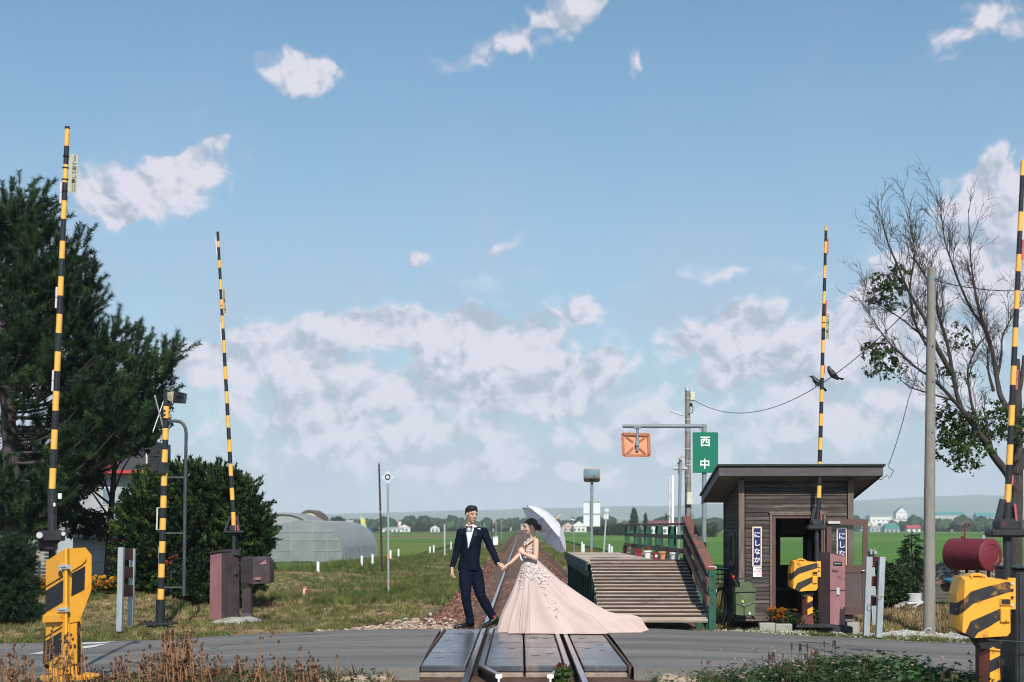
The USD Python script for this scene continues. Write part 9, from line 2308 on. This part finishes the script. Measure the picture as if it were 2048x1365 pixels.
bodyw = bodyw + m3.Manifold.batch_hull([ell(Wm(1064, 1088), (.08, .098, .05)), ell(Wm(1061, 1101), (.08, .10, .06))]) + m3.Manifold.batch_hull([ell(Wm(1061, 1101), (.08, .1, .05)), ell(Wm(1061, 1118), (.072, .088, .04)), ell(Wm(1061, 1128), (.08, .10, .04))])
bodyw = bodyw + chain((shn, .041), (lerp(shn, eln, .5), .040), (eln, .034), (lerp(eln, wrn, .4), .034), (wrn, .0215)) + chain((shf, .040), (elf, .033), (lerp(elf, wrf, .35), .032), (wrf, .0205))
# legs under the gown keep it one standing body
bodyw = bodyw + chain((Wm(1058, 1130, -.06), .09), (Wm(1052, 1190, -.07), .05), (Wm(1050, 1255, -.07), .035)) + chain((Wm(1062, 1130, .06), .09), (Wm(1064, 1190, .07), .05), (Wm(1068, 1255, .07), .035))
sa, sb = Wm(1034.5, 1105.5, -.19), Wm(1114.5, 1036.0, -.03)           # parasol shaft, hand end and tip
ax_ = (sb - sa) / np.linalg.norm(sb - sa)
grip = lerp(sa, sb, .085)
fw = grip - wrn; fw = fw / np.linalg.norm(fw)
bodyw = bodyw + hand(wrn + fw * .0, fw + np.array([-.1, 0, .12]), (.2, -.9, .35), ax_, .88, 1.05)
ff = Wm(1010, 1131.5, -.03) - wrf; ff /= np.linalg.norm(ff)
bodyw = bodyw + hand(wrf, ff, (.2, -.4, .9), (-.3, -.85, -.2), .86, .5)
br.add('body', soft(bodyw, .011, 5), SKINW, smooth=True)
face_parts(br, H, .99, True, B, LIPR)
hw = (ell(H(0, -.022, .040), np.array([.083, .098, .088]) * .95, B) + ell(H(0, -.075, .0), np.array([.062, .05, .06]) * .95, B)) - ell(H(0, .105, -.02), np.array([.09, .092, .088]), B) - m3.Manifold.batch_hull([ell(H(0, .03, -.075), np.array([.1, .055, .06]), B), ell(H(0, .06, -.1), np.array([.1, .06, .05]), B)])
hw = hw + m3.Manifold.batch_hull([ell(H(.03, .045, .086), np.array([.03, .026, .013]), B), ell(H(.055, .02, .058), np.array([.016, .03, .024]), B)]) + m3.Manifold.batch_hull([ell(H(-.03, .045, .086), np.array([.03, .026, .013]), B), ell(H(-.055, .02, .058), np.array([.016, .03, .024]), B)])
br.add('hair', soft(hw, .011, 3), HAIRW, smooth=True)
bn = H(0, -.120, -.028)
bun = soft(ell(bn, (.040, .044, .046)) + ell(bn + [.012, -.02, .018], (.024,) * 3) + ell(bn + [.016, -.014, -.022], (.024,) * 3) + ell(bn + [-.012, -.03, -.006], (.02,) * 3) + chain((bn, .03), (H(0, -.09, 0), .04)), .009, 2)
br.add('bun', bun, HAIRW, smooth=True)
for q in (-1, 1):
 br.add('earring', sphere(H(q * .080, -.002, -.036), .0085, 1), PEARL)

BLUSH = mat('blush_tulle', (.57, .44, .405), var=.05, scale=3, rough=.75, sheen=.35, trans=.12)
NUDE = mat('nude_lace', (.50, .36, .31), var=.12, scale=40, rough=.7, dirt=(.36, .29, .27), dirt_at=(.55, .68), dirt_scale=22)
PETALW = mat('applique_white', (.66, .60, .59), var=.06, rough=.6, rand=.1); PETALG = mat('applique_grey', (.33, .275, .26), var=.2, rough=.55); PETALP = mat('applique_blush', (.62, .48, .46), var=.08, rough=.6)
# bodice
bd = m3.Manifold.batch_hull([ell(Wm(1059.5, 1092), (.104, .118, .03)), ell(Wm(1058.5, 1100), (.106, .125, .04))]) + m3.Manifold.batch_hull([ell(Wm(1058.5, 1100), (.104, .124, .04)), ell(Wm(1060.5, 1118.5), (.092, .11, .02)), ell(Wm(1060.5, 1124), (.102, .12, .03))]) + chain((Wm(1050, 1090, -.085), .028), (Wm(1062, 1080, -.085), .02), (Wm(1068, 1083, -.08), .016))
bd = bd + chain((Wm(1052, 1090, .06), .03), (Wm(1060, 1080, .05), .02), (Wm(1064, 1077, .02), .018))
bdv = soft(bd - chain((shn, .0395), (lerp(shn, eln, .5), .0385), (eln, .034)), .013, 5)
gown = Thing.__new__(Thing)
br.add('bodice', bdv, NUDE, smooth=True)


# skirt: profiles from waist to hem at the front, back (train) and sides, blended round the body
def resample(p, n):
 p = np.array(p, float); s = np.concatenate([[0], np.cumsum(np.linalg.norm(np.diff(p, axis=0), axis=1))]); t = np.linspace(0, s[-1], n)
 return np.stack([np.interp(t, s, p[:, k]) for k in range(p.shape[1])], 1)


n_t, n_a = 72, 168
xz = lambda pts: np.array([(X(a, DW), Z(b, DW)) for a, b in pts])
back = resample(xz([(1072.5, 1118), (1079, 1123), (1098, 1141), (1121, 1161.5), (1156, 1187.5), (1187, 1210.5), (1207, 1223), (1226, 1229.5), (1246, 1232), (1262, 1238), (1272, 1249), (1288, 1264)]), n_t)
front = resample(xz([(1048, 1118), (1044.5, 1123), (1037, 1149), (1025.5, 1186), (1014, 1225), (1004.5, 1262.5)]), n_t)
near = resample([(0, Z(1118, DW)), (.06, Z(1126, DW)), (.2, Z(1165, DW)), (.34, Z(1210, DW)), (.47, .012)], n_t)
far_ = resample([(0, Z(1118, DW)), (.06, Z(1126, DW)), (.2, Z(1165, DW)), (.32, Z(1210, DW)), (.42, .012)], n_t)
cx0 = X(1060.5, DW)
A = np.linspace(0, 2 * PI, n_a, endpoint=False)
V = np.zeros((n_t, n_a, 3))
tt = np.linspace(0, 1, n_t)
for k, a in enumerate(A):
 c, s = math.cos(a), math.sin(a)
 pb, pfr, ps_ = (back if c > 0 else front), None, (near if s < 0 else far_)
 # weights: how much of the train profile this direction takes
 wx = abs(c) ** (1.35 if c > 0 else 1.0)
 hx = (pb[:, 0] - cx0)
 flat = np.interp(tt, [0, .35, 1], [1.0, 1.0, 1.0])
 x = cx0 + hx * (abs(c) if c < 0 else np.power(abs(c), lerp(1.0, .62, tt)))
 yh = lerp(.098, 0, tt) + ps_[:, 0]
 if c > 0:
  yh = yh * lerp(1.0, lerp(1.0, .62, c ** 6), tt)
 y = DW + np.sign(s) * yh * np.abs(s) ** (lerp(1.0, .9, tt))
 wz = c * c
 z = pb[:, 1] * wz + ps_[:, 1] * (1 - wz)
 if c > 0:
  z = np.where(x > cx0 + .1, np.minimum(z, np.interp(x, back[:, 0], back[:, 1])), z)
 V[:, k] = np.stack([x, y, z], 1)
# folds: deeper to the hem, running down and back along the train
ph = A[None, :] * 1.0; T = tt[:, None]
rad = V - np.array([cx0, DW, 0])[None, None]; rad[..., 2] = 0; rl = np.linalg.norm(rad, axis=2, keepdims=True); rad = rad / np.maximum(rl, 1e-6)
fold = np.sin(ph * 9 + 1.9 * np.sin(ph * 3 + 2) + T * 1.8) + .6 * np.sin(ph * 23 + 2.2 * T + 1.2) + .35 * np.sin(ph * 37 - T)
amp = .05 * smooth(T, .12, .9) * (1 + .8 * (np.cos(A)[None] > .2) * smooth(T, .3, 1))
V = V + rad * (fold * amp)[..., None]
V[..., 2] += (.012 * fold * smooth(T, .45, .9) * (np.cos(A)[None] > 0)) * smooth(V[..., 2], .02, .12)
q3 = V * np.array([3.0, 3.0, 3.0]); V[..., 2] += (meshkit.fbm(q3, 3, 6) - .5) * .13 * smooth(T, .5, .85) * smooth(np.cos(A)[None], .2, .7)
# the train end curls over the road: ragged hem, never below ground
hem = (meshkit.noise(np.stack([A * 5, 0 * A, 0 * A], -1), 4) - .5)[None] * .08 * smooth(T, .9, 1) * (np.cos(A)[None] > .3)
V[..., 0] += hem * 1.2
gnd = np.where(np.abs(V[..., 0] - xt(DW)) < 1.12, .006, road_z(V[..., 0], V[..., 1]) + .012)
V[..., 2] = np.maximum(V[..., 2], gnd)
V[-1, :, 2] = np.where(np.cos(A) > .93, V[-1, :, 2], gnd[-1])
i, j = np.meshgrid(np.arange(n_t - 1), np.arange(n_a), indexing='ij')
SKF = np.stack([i * n_a + j, i * n_a + (j + 1) % n_a, (i + 1) * n_a + (j + 1) % n_a, (i + 1) * n_a + j], -1).reshape(-1, 4)[:, ::-1]
sk = br.add('skirt', (V.reshape(-1, 3), SKF), BLUSH, smooth=True)
# appliqué blossoms over bodice and skirt front
r = np.random.default_rng(12)
tm = trimesh.Trimesh(V.reshape(-1, 3), np.vstack([SKF[:, [0, 1, 2]], SKF[:, [0, 2, 3]]]), process=False)
vn = np.array(tm.vertex_normals).reshape(n_t, n_a, 3)
if (vn[30, int(n_a * .75)] @ np.array([0, -1, 0])) < 0:
 vn = -vn


def petals(p, nrm, s, seed, n=5):
 q = np.random.default_rng(seed); a_, b_, c_ = frame_of(nrm); vs, fs = [], []
 for k in range(n):
  t = 2 * PI * k / n + q.uniform(-.2, .2); d = a_ * math.cos(t) + b_ * math.sin(t); e = np.cross(c_, d); m = len(vs)
  vs += [p + c_ * .004, p + d * s * .65 - e * s * .5 + c_ * .007, p + d * s + c_ * .010, p + d * s * .65 + e * s * .5 + c_ * .007]; fs += [(m, m + 1, m + 2), (m, m + 2, m + 3)]
 return np.array(vs), np.array(fs)


groups = {'w': [], 'g': [], 'p': []}
def put(px, py, s):
 p3 = Wm(px, py); d2 = (V[..., 0] - p3[0]) ** 2 + (V[..., 2] - p3[2]) ** 2 + (V[..., 1] > DW + .02) * 10
 k = np.unravel_index(np.argmin(d2), d2.shape)
 if d2[k] < .004:
  groups[r.choice(['w', 'p', 'g'], p=[.6, .22, .18])].append(petals(V[k] + vn[k] * .004, vn[k] + r.normal(0, .25, 3), s * r.uniform(.6, 1.2), int(r.integers(9999))))
for _ in range(300):
 y = 1119 + 38 * r.random() ** 1.5; w = lerp(10, 22, (y - 1119) / 38); put(1059 + r.normal(0, .42) * w + .35 * (y - 1119), y, .0145)
trails = [[(1060, 1140), (1076, 1160), (1088, 1178), (1096, 1196), (1104, 1214), (1114, 1232)], [(1048, 1140), (1045, 1158), (1043, 1174)], [(1072, 1138), (1088, 1150), (1100, 1160)], [(1060, 1150), (1072, 1158), (1085, 1166)]]
for tr0 in trails:
 q = resample(tr0, 62)
 for p in q:
  put(p[0] + r.normal(0, 4.0 if tr0 is not trails[1] else 2.5), p[1] + r.normal(0, 3.5), .0115)
vb = bdv[0]; nb2 = np.array(trimesh.Trimesh(*bdv, process=False).vertex_normals)
for k in r.choice(len(vb), 520):
 if vb[k, 1] < DW + .05:
  groups[r.choice(['w', 'p', 'g'], p=[.5, .25, .25])].append(petals(vb[k] + nb2[k] * .002, nb2[k] + r.normal(0, .2, 3), .013 * r.uniform(.6, 1.3), int(k)))
for g, m_, nm in (('w', PETALW, 'white_applique'), ('p', PETALP, 'blush_applique'), ('g', PETALG, 'silver_applique')):
 br.add(nm, cat(*groups[g]), m_, under=sk, kind='stuff')

# ---- the parasol
PARA = mat('parasol_lace', (.80, .80, .84), var=.04, scale=26, rough=.75, trans=.3, dirt=(.66, .66, .72), dirt_at=(.52, .62), dirt_scale=16)
WOODY = mat('parasol_wood', (.50, .30, .14), var=.2, scale=14, rough=.4); WOODD = mat('parasol_grip', (.22, .09, .035), var=.25, scale=12, rough=.4)
pa = Thing('parasol', 'white lace parasol with a wooden shaft carried over the bride shoulder', 'parasol', grip)
rc = np.array([X(1087.5, DW), DW - .08, Z(1060, DW)])               # rim centre on the shaft
rc = sa + ax_ * ((rc - sa) @ ax_)
a0_, b0_, _ = frame_of(ax_)
Rr, hgt = .445, .215
apex = rc + ax_ * hgt
N = 8
def can(th, s):                                                      # s: 0 apex, 1 rim; the cloth sags between the ribs
 seg = 2 * PI / N; w = abs(((th / seg) % 1) - .5) * 2
 rr = Rr * s * (1 - .085 * (1 - w ** 2) * s ** 1.4)
 return rc + (a0_ * math.cos(th) + b0_ * math.sin(th)) * rr + ax_ * hgt * (1 - s ** 2.1) - ax_ * .018 * (1 - w ** 2) * s * (1 - s) * 2
ph0 = .30
for k in range(N):
 th = np.linspace(2 * PI * k / N, 2 * PI * (k + 1) / N, 9); ss = np.linspace(.02, 1, 12)
 v = np.array([[can(t, s) for t in th] for s in ss]).reshape(-1, 3)
 rot = trimesh.transformations.rotation_matrix(ph0, ax_, rc); v = v @ rot[:3, :3].T + rot[:3, 3]
 i, j = np.meshgrid(np.arange(11), np.arange(8), indexing='ij'); f = np.stack([i * 9 + j, i * 9 + j + 1, (i + 1) * 9 + j + 1, (i + 1) * 9 + j], -1).reshape(-1, 4)
 pn = pa.add('panel', (v, f), PARA, smooth=True)
 e = np.array([can(2 * PI * k / N, s) for s in np.linspace(.02, 1.0, 9)]) @ rot[:3, :3].T + rot[:3, 3]
 pa.add('rib', tube(e - ax_ * .006, .003, 5), mat('rib_steel', (.35, .35, .38), rough=.4))
 pa.add('rib_tip', sphere(e[-1], .007, 1), WOODD)
 mid = e[5] - ax_ * .008
 pa.add('strut', tube([rc + ax_ * (hgt - .24), mid], .0025, 4), mat('rib_steel', ()))
pa.add('shaft', cyl(sa + ax_ * .03, apex + ax_ * .02, .0075, 10), mat('shaft_pale', (.62, .47, .30), var=.1, rough=.4), smooth=40)
pa.add('grip', cyl(sa - ax_ * .015, sa + ax_ * .18, .011, 10), WOODD, smooth=40)
pa.add('ferrule', tube([apex, apex + ax_ * .03, apex + ax_ * .10, apex + ax_ * .125], [.016, .012, .010, .004], 10), WOODY, smooth=True)
pa.add('runner', cyl(rc + ax_ * (hgt - .27), rc + ax_ * (hgt - .21), .012, 10), WOODY, smooth=40)
rb = [Wm(1040, 1108, -.21), Wm(1041, 1113, -.215), Wm(1042.5, 1118, -.21), Wm(1045, 1121, -.205)]
pa.add('ribbon', ribbon(rb, [.012, .022, .026, .02], (.8, .3, 0)), WHITE)
